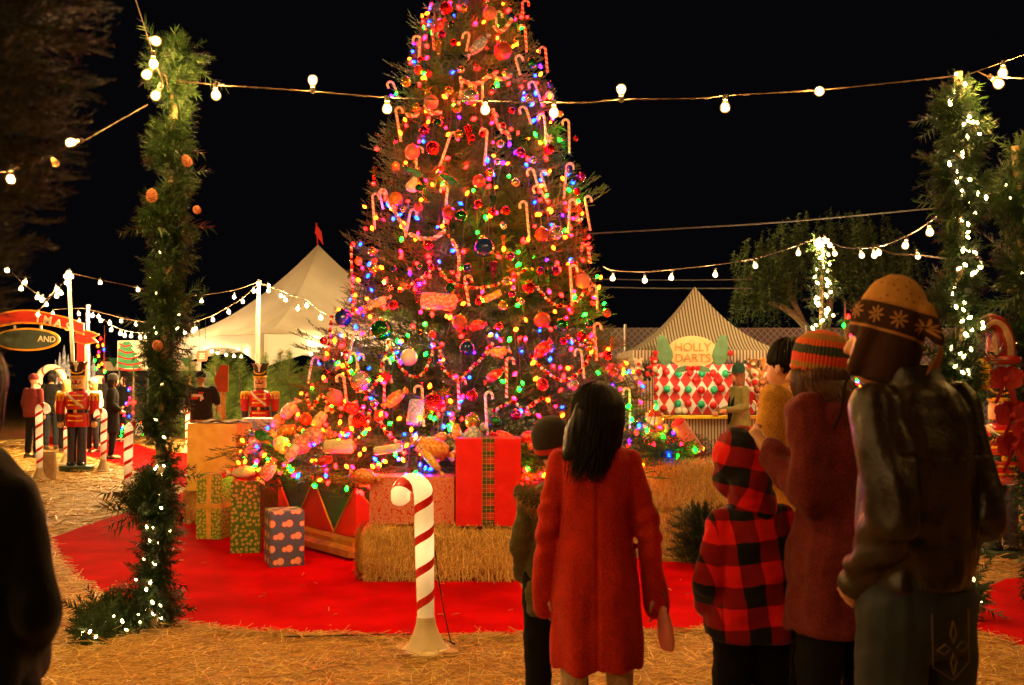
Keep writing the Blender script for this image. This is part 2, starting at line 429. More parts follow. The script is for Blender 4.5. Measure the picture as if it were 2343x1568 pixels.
# ============================================================ the big decorated tree
AX, AY = P(1085, 870, 11.2).x, 11.2
_ty = [0, 50, 100, 200, 250, 330, 450, 550, 650, 760, 850, 920, 960, 1000, 1040, 1075, 1100]
_tr = [.49, .60, .70, .83, .93, 1.03, 1.16, 1.25, 1.36, 1.50, 1.70, 1.86, 2.06, 2.30, 2.46, 2.40, 2.1]
_tz = [CAMZ+(870-y)*.0047 for y in _ty]
def RT(z):
    if z > _tz[0]: return max(.03, _tr[0]*(1-(z-_tz[0])/1.7))
    return float(np.interp(z, _tz[::-1], _tr[::-1]))
tree = thing('christmas_tree', 'huge decorated fir christmas tree standing on the drum-shaped stand in the middle', 'tree', (AX, AY, 0))
m = MB(); m.tube([(0, 0, .5), (0, 0, 3), (0, 0, 5.5), (0.02, 0, 7.3)], [.16, .11, .06, .015], 12); m.build('trunk', M_BARK, tree)
V, F, c = conifer_arr(RT, .62, 7.3, 3700, BOUGH, 5, (.6, 1.0), .05, .4)
# sparse inner boughs so the heart of the tree is closed
VR = []
for i in range(430):
    th = -PI/2+random.uniform(-1.75, 1.75); rr = random.uniform(2.05, 2.5); z = random.uniform(.76, 1.06); d = Vector((math.cos(th+random.uniform(-.5, .5)), math.sin(th+random.uniform(-.5, .5)), random.uniform(-.55, .15))).normalized(); s_ = Vector((0, 0, 1)).cross(d).normalized(); sc = random.uniform(.7, 1.1)
    VR.append(BOUGH[i % 6]@np.array([d*sc, s_*sc, d.cross(s_)*sc])+np.array((rr*math.cos(th)-d.x*.45*sc, rr*math.sin(th)-d.y*.45*sc, z-d.z*.3*sc)))
VR = np.concatenate(VR)
V2, F2, c2 = conifer_arr(lambda z: RT(z)*.66, .75, 7.0, 1100, BOUGH, 6, (1.0, 1.5), .1, .5)
# long boughs that reach out of the outline
ex = [(-1.86, -.2, 2.05, -3.0, .2), (-1.8, -.3, 1.92, -3.0, .0), (-1.7, .1, 2.12, 3.1, .3), (-1.9, -.6, 1.6, -2.9, .1), (-2.62, -.55, .86, -2.9, -.4), (-1.52, -.2, 2.05, -3.0, .35), (-1.55, -.3, 1.88, -3.0, .2), (-1.36, 0, 3.15, -3.0, .6), (-1.30, .1, 3.0, 3.05, .1), (1.35, -.2, 3.62, .1, .4), (1.28, -.1, 3.75, 0, .3), (-1.08, 0, 4.15, 3.1, .15), (-.85, 0, 4.95, 3.1, .2), (-.62, 0, 5.5, 3.1, .2), (.85, 0, 4.62, 0, .2), (2.45, -.35, .80, -.1, .05), (2.2, -1.0, .72, -.4, 0), (-2.3, -1.2, .78, -2.5, 0), (-1.9, -1.55, .68, -2.2, -.1), (-1.2, -2.1, .75, -1.9, -.1), (-.4, -2.35, .8, -1.6, -.15)]
X = []
for i, (x, y, z, th, sl) in enumerate(ex):
    for q in range(3):
        t2 = th+random.uniform(-.35, .35); d = Vector((math.cos(t2), math.sin(t2), sl+random.uniform(-.1, .2))).normalized(); s_ = Vector((0, 0, 1)).cross(d).normalized(); u = d.cross(s_)
        sc = random.uniform(.7, 1.1); p = Vector((x, y, z))-d*.42*sc+Vector((random.uniform(-.06, .06), random.uniform(-.1, .1), random.uniform(-.08, .08)))
        X.append(BOUGH[(i+q) % 5]@np.array([d*sc, s_*sc, u*sc])+np.array(p))
V3 = np.concatenate(X)
Vc = np.concatenate([V, V2, V3, VR]); cc = np.concatenate([c, c2, np.full(len(V3)//3, .6), np.repeat(np.random.default_rng(1).random(430), len(VR)//3//430+1)[:len(VR)//3]])
npmesh('crown', Vc, tris(Vc), M_FIR, parent=tree, col=cc)
def onT(x, y, off=.0):
    "where the ray of pixel x,y meets the foliage of the tree"
    lo = AY-2.9; prev = None
    for i in range(300):
        Y = lo+i*.012; p = P(x, y, Y)
        if math.hypot(p.x-AX, p.y-AY) < RT(p.z)+off: return p
    return P(x, y, AY-.15)

# the stand: an octagonal drum
def octa(r, z, rot): return [(r*math.cos(rot+i*PI/4), r*math.sin(rot+i*PI/4), z) for i in range(8)]
st = thing('drum_stand', 'big octagonal wooden drum stand with green and red triangles and gold mouldings', 'tree stand', (AX, AY, 0))
ROT = math.atan2(-1.88, -1.05)
M_GREENP = mat('green_drum_paint', (.012, .085, .045), .38, var=.35, nscale=3, coat=.2)
M_REDP = mat('red_drum_paint', (.50, .022, .010), .38, var=.2, nscale=3, coat=.2)
M_GOLDP = mat('gold_moulding_paint', (.62, .36, .07), .32, metal=.55, var=.25, nscale=9)
def ring(rs, name, m_):
    mb = MB(); V = []; F = []
    for (r, z) in rs: V += octa(r, z, ROT)
    for i in range(len(rs)-1):
        for k_ in range(8): F.append((i*8+k_, i*8+(k_+1) % 8, (i+1)*8+(k_+1) % 8, (i+1)*8+k_))
    mb.add(V, F); return mb.build(name, m_, st, smooth=False)
ring([(2.10, .04), (2.16, .04), (2.16, .10), (2.10, .13), (2.10, .17), (2.05, .20), (2.05, .215)], 'base_moulding', M_GOLDP)
ring([(2.04, .655), (2.06, .66), (2.06, .69), (2.11, .70), (2.11, .735), (2.17, .745), (2.17, .80), (2.13, .82), (1.7, .82)], 'top_moulding', M_GOLDP)
mb = MB(); z0, z1 = .2, .66
for i in range(8):
    a = Vector(octa(2.05, 0, ROT)[i]); b = Vector(octa(2.05, 0, ROT)[(i+1) % 8]); u = (b-a)
    def q(t, z): p = a+u*t; return (p.x, p.y, z)
    # half triangles at the corners (red) and one green one in the middle
    for w_ in range(2):
        t0, tm, t1 = w_/2, (w_+.5)/2, (w_+1)/2
        mb.add([q(t0, z0), q(tm, z0), q(t0, z1)], [(0, 1, 2)], 1); mb.add([q(tm, z0), q(t1, z0), q(t1, z1)], [(0, 1, 2)], 1); mb.add([q(t0, z1), q(tm, z0), q(t1, z1)], [(0, 1, 2)], 0)
mb.build('drum_side', [M_GREENP, M_REDP], st, smooth=False)
mb = MB()
for i in range(8):
    a = Vector(octa(2.06, 0, ROT)[i]); b = Vector(octa(2.06, 0, ROT)[(i+1) % 8]); u = (b-a)
    for w_ in range(2):
        p0, m1, p1 = a+u*(w_/2), a+u*((w_+.5)/2), a+u*((w_+1)/2)
        mb.tube([(p0.x, p0.y, .66), (m1.x, m1.y, .215)], .010, 5); mb.tube([(p1.x, p1.y, .66), (m1.x, m1.y, .215)], .010, 5)
mb.build('gold_braid', M_GOLDP, st, smooth=False)

# ============================================================ tree lights
LC = {'red': (1, .0009, .0007), 'pink': (1, .0012, .008), 'amber': (1, .026, .0005), 'blue': (.0004, .012, 1), 'green': (.0008, 1, .008), 'violet': (.06, .003, 1)}
LW = {'red': 200, 'pink': 115, 'amber': 190, 'blue': 85, 'green': 62, 'violet': 28}
LS = {c: emis('lit_%s_bulb' % c, LC[c], LW[c], tuple(.8*v for v in LC[c])) for c in LC}
def mini(name, m_, r=.017, n=7):
    b = MB(); b.lathe([(r*.25, -r*1.5), (r*.9, -r*.6), (r, .0), (r*.75, r*.9), (r*.15, r*1.6)], n=n); return b.build(name, m_)
protoL = {c: mini('bulb', LS[c]) for c in LC}
tiers = [(.62, .95, 84, 'string of coloured bulbs over the lowest boughs above the drum stand'), (.98, 1.5, 80, 'string of coloured bulbs round the wide skirt of the tree level with the booth counter'),
         (1.5, 2.15, 76, 'string of coloured bulbs round the tree level with the nutcrackers and booth sign'), (2.15, 2.95, 76, 'string of coloured bulbs round the tree level with the marquee roof'),
         (2.95, 3.9, 80, 'string of coloured bulbs round the middle of the tree above the marquee peak'), (3.9, 4.85, 74, 'string of coloured bulbs round the tree just under the overhead lamp string'),
         (4.85, 5.95, 66, 'string of coloured bulbs round the top part of the tree above the lamp string'),
         (1.2, 2.3, 60, 'long string of coloured bulbs spiralling over the lower half of the tree'), (2.2, 3.6, 56, 'long string of coloured bulbs spiralling over the middle of the tree')]
for ti, (za, zb, nb, lab) in enumerate(tiers):
    t = thing('light_string', lab, 'fairy lights', (AX, AY, za), group='coloured light strings on the tree')
    pts = []
    for i in range(nb):
        z = za+(zb-za)*(((i*.618) % 1)*.9+i/nb*.1)
        th = -PI/2+math.asin(rng.uniform(-.995, .995))*1.04 if i % 9 else rng.uniform(.2, 2.9)
        rr = RT(z)*rng.uniform(.95, 1.03)-.005
        pts.append((th, Vector((rr*math.cos(th), rr*math.sin(th), z-za))))
    pts.sort(key=lambda q_: q_[0])
    w = []
    for th, p in pts: w.append(p*1.0-Vector((p.x, p.y, 0))*.03)
    mb = MB(); mb.tube(w, .004, 4); mb.build('wire', M_DWIRE, t)
    for th, p in pts:
        cn = rng.choice(['red', 'pink', 'amber', 'blue', 'green', 'violet'], p=[.32, .13, .22, .16, .13, .04])
        o = protoL[cn].copy(); link(o); o.parent = t; o.location = p; s_ = rng.uniform(.75, 1.15); o.scale = (s_,)*3
        o.rotation_euler = (rng.uniform(-1.2, 1.2), rng.uniform(-1.2, 1.2), 0)
for o in protoL.values(): bpy.data.objects.remove(o)
# ============================================================ lamp strings on poles
def lampmesh(r):
    a = MB(); pf = [(r*.42, r*.55), (r*.45, r*.8), (r*.62, r*1.25), (r*.92, r*1.75), (r, r*2.2), (r*.92, r*2.7), (r*.6, r*3.05), (r*.12, r*3.2)]; a.lathe(pf, n=12, mi=1)
    a.lathe([(q*.70, r*2.05+(h-r*2.05)*.72) for q, h in pf[2:]], n=8, mi=0)
    b = MB(); b.lathe([(r*.3, -r*.5), (r*.5, -r*.35), (r*.52, r*.6), (r*.4, r*.72)], n=8); return a, b
k = NT('glowing_bulb_envelope'); e_ = k.n('Emission', {'Color': (1, .50, .10, 1), 'Strength': 1.6}); tr = k.n('BsdfTransparent'); mx = k.n('MixShader', {0: .62})
k.t.links.new(tr.outputs[0], mx.inputs[1]); k.t.links.new(e_.outputs[0], mx.inputs[2]); k.t.links.new(mx.outputs[0], k.t.nodes['Material Output'].inputs[0]); M_ENV = k.m
_pl = {}
def lamp(parent, p, down=Vector((0, 0, -1)), r=.03, m_=None, dim=False):
    "bulb with its socket; p is the point on the wire, world coordinates"
    m_ = m_ or M_BULB; key = (m_.name, r)
    if key not in _pl:
        a, b = lampmesh(r); ba = a.build('glass', [m_, M_ENV]); so = b.build('bulb', M_SOCK)
        ba.parent = so; _pl[key] = (so, ba)
        for q in (so, ba): q.hide_render = False
        so['_proto'] = 1
    so, ba = _pl[key]; c = so.copy(); link(c); g = ba.copy(); link(g); g.parent = c
    if '_proto' in c: del c['_proto']
    c.parent = parent; c.location = Vector(p)-parent.location
    c.rotation_euler = Vector((0, 0, 1)).rotation_difference(Vector(down).normalized()).to_euler()
    return c
def wire(parent, pts, r=.0045, m_=None, twist=True, name='wire'):
    pts = smoothpath(pts, max(24, len(pts)*8)); mb = MB()
    if twist and r > .004:
        L = 0
        for s_ in (0, PI):
            q = []; L = 0
            for i, p in enumerate(pts):
                if i: L += (p-pts[i-1]).length
                q.append(p+Vector((0, math.cos(L*38+s_), math.sin(L*38+s_)))*r*.8)
            mb.tube(q, r*.7, 4)
    else: mb.tube(pts, r, 5)
    return mb.build(name, m_ or M_WIRE, parent, w=True)
def lstring(label, pts, lamps, r=.03, wr=.0045, m_=None, group='lamp strings overhead', cat='string lights'):
    "pts: (x,y,Y) pixels or Vectors; lamps: (x, y, Y, sx, sy) base point + direction in the picture plane"
    W = [p if isinstance(p, Vector) else P(*p) for p in pts]
    t = thing('lamp_string', label, cat, W[0], group=group); wire(t, W, wr)
    for l in lamps:
        if isinstance(l[0], Vector): lamp(t, l[0], l[1], r, m_)
        else:
            p = P(*l[:3]); d = l[3] if len(l) > 3 else (0, 0, -1); lamp(t, p, Vector(d), r, m_)
    return t
DN, UPV = (0, 0, -1), (0, 0, 1)
# main string between the garland posts (6.8 m away)
M_BULB2 = emis('lit_bulb_glass_main', WARM, 5200, (.9, .8, .6))
lstring('brightest lamp string stretched in front of the tree between the two garland posts', [(405, 185, 6.85), (505, 195, 6.8), (610, 202, 6.8), (715, 210, 6.8), (885, 223, 6.8), (1110, 231, 6.8), (1267, 234, 6.8), (1345, 235, 6.8), (1421, 229, 6.8), (1600, 225, 6.8), (1658, 219, 6.8), (1867, 207, 6.8), (2040, 190, 6.8), (2190, 174, 6.85)],
        [(492, 196, 6.8, (.15, -.2, -1)), (715, 208, 6.8, UPV), (885, 225, 6.8, (.02, 0, -1)), (1110, 230, 6.8, (0, -.3, -1)), (1267, 234, 6.8, DN), (1421, 229, 6.8, UPV), (1659, 222, 6.8, (-.03, 0, -1)), (1867, 210, 6.8, (0, -1, -.25))], .033, m_=M_BULB2)
# string from the left post towards the fir at the left edge
lstring('lamp string from the left garland post down to the dark fir at the left edge', [(338, 240, 6.8), (270, 278, 6.5), (200, 318, 6.2), (128, 350, 6.0), (60, 378, 5.9), (-60, 398, 5.7), (-500, 380, 5)],
        [(185, 322, 6.15, (-.5, -.6, -.3)), (22, 384, 5.85, (.1, 0, -1)), (-160, 396, 5.5, DN), (-330, 390, 5.2, DN)], .031, m_=M_BULB2)
t = thing('clear_bulb', 'small dim clear bulb hanging from the lamp string beside the dark fir', 'bulb', P(116, 358, 6.0))
a, b = lampmesh(.022); 
a.build('glass', [emis('dim_amber_glass', (1, .42, .08), 6, (.8, .5, .2)), emis('dim_amber_shell', (1, .3, .05), .6, (.8, .5, .2))], t); b.build('socket', M_SOCK, t)
t.rotation_euler = (0, math.radians(-215), 0)
# strings that run from the two posts back over the onlookers
def over(label, a, b, n, sag, r=.031, m_=None):
    a = Vector(a); b = Vector(b); pts = [a.lerp(b, i/8)-Vector((0, 0, sag*4*(i/8)*(1-i/8))) for i in range(9)]
    L = []
    for i in range(n):
        f = (i+.35)/n; p = a.lerp(b, f)-Vector((0, 0, sag*4*f*(1-f))); L.append((p, Vector((.3*math.sin(i*2.3), .2*math.cos(i*1.7), -1))))
    return lstring(label, pts, L, r, m_=m_ or M_BULB)
over('lamp string rising from the left garland post out of the top of the photo', P(372, 190, 6.75), (-1.55, .3, 6.4), 8, .1)
t = lstring('short loop of lamps tied to the top of the left garland post', [(352, 120, 6.7), (348, 150, 6.7), (378, 175, 6.75), (385, 210, 6.75)],
            [(340, 88, 6.6, (.5, -.3, -.25)), (352, 152, 6.7, (-.55, -.2, -.8)), (368, 196, 6.72, (-.45, 0, -.9))], .034, m_=emis('lit_bulb_glass_loop', WARM, 900, (.9, .8, .6)))
over('lamp string leaving the right garland post past the right edge of the photo', P(2200, 176, 6.85), (5.2, 1.5, 4.4), 6, .2, m_=M_BULB2)
t = thing('lamp_string', 'single lamp hanging right of the top of the right garland post', 'bulb', P(2262, 170, 6.8)); lamp(t, P(2265, 176, 6.75), Vector((.45, -.3, -.6)), .034, M_BULB2)
wire(t, [P(2238, 165, 6.85), P(2265, 175, 6.8), P(2342, 180, 6.6)])

def pole(label, x0, y0, x1, y1, D, r=.035, m_=None, D2=None):
    a = G(x0, y0) if D is None else P(x0, y0, D); a.z = 0; b = P(x1, y1, D2 or a.y); t = thing('lamp_pole', label, 'pole', a, group='poles carrying the lamp strings')
    mb = MB(); mb.tube([Vector((0, 0, 0)), (b-a)*.5, b-a], [r, r, r*.95], 10); mb.build('shaft', m_ or M_WPOLE, t)
    mb = MB(); mb.lathe([(r*.6, 0), (r*1.25, .0), (r*1.25, .04), (r*.6, .05)], b-a, 10); mb.build('cap', m_ or M_WPOLE, t); return b
M_WPOLE = mat('white_painted_pole', (.30, .27, .21), .5, var=.12, nscale=6)
F = 19.5
pa = pole('white lamp pole leaning behind the large nutcracker', 178, 1040, 157, 625, 19.2)
pb = pole('thinner pale lamp pole behind the red arch ribbon', 200, 1035, 201, 702, 23.5, .04)
pc = pole('pale lamp pole rising behind the nutcracker near the marquee', 585, 1035, 592, 648, 22.0, .04)
r2 = .045
M_BULBC = emis('lit_bulb_glass_by_the_firs', (1, .62, .22), 19000, (.9, .8, .6))
def far(label, pts, lamps, D, r=.036, m_=None, D1=None):
    W = [(x, y, D if D1 is None else D+(D1-D)*(i/(len(pts)-1))) for i, (x, y) in enumerate(pts)]
    xs = [p[0] for p in pts]
    def dd(x): return D if D1 is None else float(np.interp(x, sorted([xs[0], xs[-1]]), [D, D1] if xs[0] < xs[-1] else [D1, D]))
    return lstring(label, W, [(x, y-7, dd(x), (random.uniform(-.25, .25), 0, -1)) for x, y in lamps], r, .008, m_ or M_BULBB)
far('cluster of lamps wound on top of the white pole behind the large nutcracker', [(150, 622), (160, 618), (166, 628), (152, 640)], [(151, 630), (163, 631), (151, 645), (159, 624)], 19.1, .036)
far('lamp string drooping left from the white pole to the arch end', [(153, 640), (128, 662), (106, 684), (98, 680), (60, 655), (15, 612)], [(17, 615), (59, 643), (50, 657), (87, 677), (97, 683), (127, 674), (137, 667), (128, 658)], 18.5, .04)
far('lamp string hanging from the arch up to the white pole', [(87, 712), (106, 692), (128, 664)], [(87, 718), (106, 695)], 20, .036)
far('thin lamp string from the white pole to the left garland post', [(158, 624), (228, 640), (300, 655), (330, 662), (400, 672), (460, 675), (535, 664), (590, 646)], [(228, 645), (314, 662), (460, 688), (535, 679)], 19.2, .036, D1=22)
far('lamp string sagging behind the left garland post towards the marquee', [(201, 715), (230, 727), (256, 745), (290, 757), (330, 762), (370, 757), (399, 748), (440, 738), (486, 722), (522, 702), (554, 683), (590, 650)], [(213, 721), (225, 724), (229, 733), (250, 739), (256, 754), (275, 762), (286, 767), (301, 768), (319, 772), (332, 770), (394, 770), (399, 754), (422, 761), (439, 757), (446, 751), (486, 731), (522, 713), (554, 689), (580, 665)], 23.3, .038, D1=22, m_=M_BULBC)
far('upper row of small lamps running right from the thinner pale pole', [(121, 708), (179, 706), (201, 708), (276, 727), (311, 734), (353, 741)], [(121, 717), (179, 718), (180, 735), (276, 735), (311, 742), (353, 749)], 24, .036)
far('cluster of lamps on top of the pale pole by the marquee', [(590, 650), (600, 650), (613, 652)], [(591, 648), (613, 654), (616, 664)], 21.9, .04)
far('lamp string from the pale pole across the marquee roof to the tree', [(592, 650), (641, 664), (665, 676), (700, 686), (735, 714), (790, 735)], [(641, 676), (652, 685), (682, 705), (700, 698), (735, 726)], 22, .038, D1=21, m_=M_BULBC)
# right-hand strings
far('lamp string from the tree over the striped booth to the light-wrapped post', [(1378, 610), (1403, 619), (1475, 622), (1537, 617), (1636, 606), (1725, 592), (1800, 570), (1870, 545)], [(1403, 631), (1475, 636), (1537, 630), (1636, 623), (1725, 603), (1825, 574)], 15, .040, m_=M_BULBB, D1=16)
far('lamp cluster crowning the light-wrapped post in front of the leafy tree', [(1862, 550), (1880, 545), (1900, 556)], [(1866, 553), (1874, 548), (1886, 546), (1896, 556), (1908, 575)], 15.9, .04)
far('lamp string curving up from the light-wrapped post to the right garland post', [(1885, 548), (1930, 566), (1975, 568), (2020, 562), (2074, 540), (2110, 520), (2150, 490)], [(1968, 578), (1997, 577), (2010, 570), (2074, 552), (2125, 519)], 15.5, .038, D1=9)
far('faint red cord with two lamps below the curved string at the right', [(1995, 560), (2040, 580), (2097, 584), (2170, 592), (2243, 588)], [(2097, 581), (2243, 602)], 12, .03, D1=10)
def cable(label, pts, D, r=.012):
    t = thing('overhead_cable', label, 'cable', P(*pts[0], D), group='overhead cables'); wire(t, [P(x, y, D) for x, y in pts], r, M_CABLE, twist=False)
M_CABLE = mat('grey_overhead_cable', (.10, .11, .13), .6)
cable('long grey cable rising to the right behind the tree', [(1300, 538), (1560, 523), (1800, 508), (2150, 476)], 14, .011)
cable('level dark cable just below the booth lamp string', [(1300, 637), (1500, 641), (1720, 640)], 20)
cable('level grey cable touching the booth peak', [(1300, 655), (1500, 660), (1720, 660)], 19)
over('lamp string hung low behind the photographer on the left', (-4.6, 3.2, 3.3), (-3.4, -4.0, 3.5), 6, .15, m_=emis('lit_bulb_glass_behind', (1, .56, .17), 14000, (.9, .8, .6)))  # unseen string added for more side light on the foreground figures
# bulbs strung along the rest of the lot, over the ground behind and beside the photographer
M_BULBO = emis('lit_bulb_glass_overhead', WARM, 12000, (.9, .8, .6))
over('lamp string over the straw left of the tree, above the photo', (-9.5, 7, 6.6), (-5.0, 15.5, 8.6), 8, .3, m_=M_BULBO)
over('lamp string over the booths at the right, above the photo', (3.5, 13.5, 7.0), (9.5, 11.5, 7.0), 4, .3, m_=M_BULBO)

# ============================================================ pine garlands wound on posts
def garland(label, a, b, turns, R, dens, minis, seed, bare=.5, tail=None, cones=(), sprigs=None, m_=None, thick=.1, z_end=.06, D_wood=None, mr=.0075, mm=None):
    r = random.Random(seed); a = Vector(a); b = Vector(b); ax = (b-a).normalized(); L = (b-a).length
    u, v, _ = frame(ax, (0, 1, 0)); sprigs = sprigs or SPRIG
    t = thing('garland_post', label, 'garland post', a)
    mb = MB(); mb.tube([Vector((0, 0, 0)), (b-a)*.33, (b-a)*.66, b-a], [.030, .031, .030, .028], 12); mb.build('post', M_WOOD, t)
    path = []
    n = int(turns*30)
    for i in range(n+1):
        f = i/n; th = f*turns*2*PI+1.2; rr = R*(1+.25*math.sin(f*23+seed))
        path.append(ax*(z_end+f*(L-z_end-.05))+(u*math.cos(th)+v*math.sin(th))*rr)
    if tail: path = smoothpath([Vector(p)-a for p in tail], 40)+path[3:]
    seg = [(path[i+1]-path[i]).length for i in range(len(path)-1)]; tot = sum(seg); cum = np.concatenate([[0], np.cumsum(seg)])
    out = []; tint = []
    mb = MB(); mb.tube(path, .012, 6)
    for i in range(int(tot*dens)):
        s_ = r.random()*tot; k_ = min(int(np.searchsorted(cum, s_))-1, len(path)-2); k_ = max(k_, 0); f = (s_-cum[k_])/max(seg[k_], 1e-6)
        lump = .5+.9*mnoise.noise(Vector((s_*2.3, seed, 0)))+.35*math.sin(s_*9+seed)
        if r.random() > .62+lump*.5: continue
        p = path[k_].lerp(path[k_+1], f); td = (path[k_+1]-path[k_]).normalized(); e, g, _ = frame(td)
        an = r.uniform(0, 2*PI); d = (td*r.uniform(-.5, .9)+e*math.cos(an)+g*math.sin(an)).normalized(); s2 = d.cross(td).normalized(); u2 = d.cross(s2)
        sc = r.uniform(.6, 1.15)*thick/.1*(.82+.38*lump)
        if r.random() < .04: sc *= 1.7
        M3 = np.array([d*sc, s2*sc, u2*sc]); out.append(sprigs[r.randrange(len(sprigs))]@M3+np.array(p)); tint.append(np.full(len(out[-1])//3, r.random()))
    V = np.concatenate(out); fo = npmesh('foliage', V, tris(V), m_ or M_FIRD, parent=t, col=np.concatenate(tint))
    mb.build('core_wire', M_DWIRE, t)
    pr = None
    for (f0, f1, nb, mat_) in minis:
        for i in range(nb):
            s_ = (f0+(f1-f0)*(i+r.random())/nb)*tot; k_ = max(0, min(int(np.searchsorted(cum, s_))-1, len(path)-2)); p = path[k_]
            rad = Vector(p)-ax*Vector(p).dot(ax); d = Vector((r.uniform(-1, 1), -1.0, r.uniform(-.8, .8))).normalized()
            mk = mr*r.uniform(.8, 1.2)
            o = _mini(mat_).copy(); link(o); o.parent = t; o.location = p+d*thick*r.uniform(.55, .95); o.scale = (mk/.01,)*3; o.rotation_euler = (r.uniform(-1, 1), r.uniform(-1, 1), 0)
    for (x, y, D, sc) in cones:
        c = MB(); prof = [(.010, -.04), (.022, -.03), (.028, -.01), (.025, .012), (.016, .03), (.004, .042)]
        c.lathe([(q*sc, h*sc) for q, h in prof], n=9)
        for j in range(70):
            h = -.035+.07*j/70; rr = float(np.interp(h, [p_[1] for p_ in prof], [p_[0] for p_ in prof])); th = j*2.4
            c.ball(Vector((rr*math.cos(th), rr*math.sin(th), h))*sc, (.0075*sc, .0075*sc, .0035*sc), 5)
        o = c.build('pinecone', M_CONE, t); o.location = P(x, y, D)-a; o.rotation_euler = (r.uniform(.4, 1.4), r.uniform(-.6, .6), 0)
    return t
M_CONE = mat('pinecone_brown', (.32, .10, .04), .7, var=.4, nscale=40)
_mp = {}
def _mini(m_):
    if m_.name not in _mp:
        b_ = MB(); b_.lathe([(.003, -.016), (.008, -.008), (.010, 0), (.007, .009), (.002, .016)], n=6); _mp[m_.name] = b_.build('mini_bulb', m_)
    return _mp[m_.name]
pA = G(350, 1442); bA = P(404, 96, 6.95)
ta = [G(205, 1478)+Vector((0, 0, .05)), G(238, 1440)+Vector((0, 0, .08)), G(290, 1452)+Vector((0, 0, .09)), G(335, 1440)+Vector((-.02, -.05, .08)), G(362, 1428)+Vector((.05, -.05, .14))]
gl = garland('left post wound with green pine garland, little white lights on its lower half', pA, bA, 8.2, .048, 720, [(0, .42, 44, M_MINI), (.42, .75, 12, M_MINID)], 3, tail=ta, cones=[(347, 447, 6.72, 1.15), (427, 368, 6.74, 1.0), (450, 480, 6.75, .8), (360, 790, 6.6, 1.0)], thick=.125)
aR = G(2200, 1425); bR = P(2192, 165, 6.9)
garland('right post wound with pine garland and covered all over in white lights', aR, bR, 8.2, .055, 760, [(0, .3, 16, M_MINI), (.3, 1, 80, M_MINI)], 8, thick=.125, m_=M_FIRD, mr=.0105)
garland('second garland post at the right edge, darker with few lights', P(2400, 1400, 7.4)*1.0-Vector((0, 0, P(2400, 1400, 7.4).z)), P(2322, 335, 7.4), 6.5, .07, 560, [(.2, 1, 26, M_MINID)], 12, thick=.15)
# light-wrapped post further back
aW = P(1872, 950, 16); aW.z = 0
garland('slim far post wrapped in white lights before the leafy tree', aW, P(1880, 556, 16), 9, .09, 60, [(0, 1, 95, M_MINI)], 15, thick=.13, sprigs=SPRIGC, mr=.019)
for o in _mp.values(): bpy.data.objects.remove(o)
for so, ba in _pl.values(): bpy.data.objects.remove(ba); bpy.data.objects.remove(so)
_mp.clear(); _pl.clear()
# ============================================================ marquee and what stands round it
def canvas(n_, col, f, var=.1):
    k = NT(n_); nz = k.ramp(k.noise(.6, 5), [(.3, [c*(1-var) for c in col]), (.7, col)]); k.set(Base_Color=nz, Roughness=.8)
    tr = k.n('BsdfTranslucent', {'Color': nz}); mx = k.n('MixShader', {0: f}); k.t.links.new(k.b.outputs[0], mx.inputs[1]); k.t.links.new(tr.outputs[0], mx.inputs[2]); k.t.links.new(mx.outputs[0], k.t.nodes['Material Output'].inputs[0]); return k.m
M_TENT = canvas('cream_marquee_canvas', (.84, .76, .56), .5, .22); M_AWN = mat('cream_awning_cloth', (.6, .5, .36), .8)
k = NT('marquee_valance_canvas'); k.set(Base_Color=(.85, .78, .66), Roughness=.8, Subsurface_Weight=0)
tr = k.n('BsdfTranslucent', {'Color': (.85, .78, .66, 1)}); mx = k.n('MixShader', {0: .5})
k.t.links.new(k.b.outputs[0], mx.inputs[1]); k.t.links.new(tr.outputs[0], mx.inputs[2])
k.t.links.new(mx.outputs[0], k.t.nodes['Material Output'].inputs[0]); M_VAL = k.m
M_RED = mat('red_cloth', (.60, .01, .012), .7, var=.15)
tc = P(727, 560, 37); nc = P(600, 762, 31); lc = P(397, 771, 37.5)
cx, cy = tc.x, tc.y; zc = 3.05
C4 = [Vector((nc.x, nc.y, 3.0)), Vector((lc.x, lc.y, 3.2)), Vector((2*cx-nc.x, 2*cy-nc.y, 3.0)), Vector((2*cx-lc.x, 2*cy-lc.y, 3.2))]
mq = thing('marquee', 'cream peaked marquee with a small red flag behind the cut fir trees', 'marquee', (cx, cy, 0))
apex = Vector((cx, cy, 6.45)); mb = MB(); N = 14; Mh = 12
for s_ in range(4):
    a, b = C4[s_], C4[(s_+1) % 4]; V = []
    for i in range(N+1):
        f = i/N
        for j in range(Mh+1):
            g = j/Mh; e = a.lerp(b, g); e = e+(Vector((cx, cy, e.z))-e)*(.10*4*g*(1-g))*.6
            p = e.lerp(apex, f); h = f**1.75*.86+f*.14
            p.z = e.z+(apex.z-e.z)*h; V.append(p)
    F = [(i*(Mh+1)+j, i*(Mh+1)+j+1, (i+1)*(Mh+1)+j+1, (i+1)*(Mh+1)+j) for i in range(N) for j in range(Mh)]
    mb.add(V, [f[::-1] for f in F])
mb.build('roof', M_TENT, mq, w=True)
mb = MB()
for s_ in range(4):
    a, b = C4[s_], C4[(s_+1) % 4]; V = []; n = 48
    for j in range(n+1):
        g = j/n; e = a.lerp(b, g); inn = (Vector((cx, cy, e.z))-e)*(.10*4*g*(1-g))*.6; e = e+inn
        drop = .40+.62*abs(2*g-1)**2.2
        fold = .05*math.sin(g*70)*(abs(2*g-1)**2)
        o = (e-Vector((cx, cy, e.z))).normalized()*fold
        V += [e+Vector((0, 0, -.01)), e+o*.5-Vector((0, 0, drop*.5)), e+o-Vector((0, 0, drop))]
    mb.add(V, [(3*j+q, 3*j+q+1, 3*j+q+4, 3*j+q+3) for j in range(n) for q in (0, 1)])
mb.build('valance', M_VAL, mq, w=True)
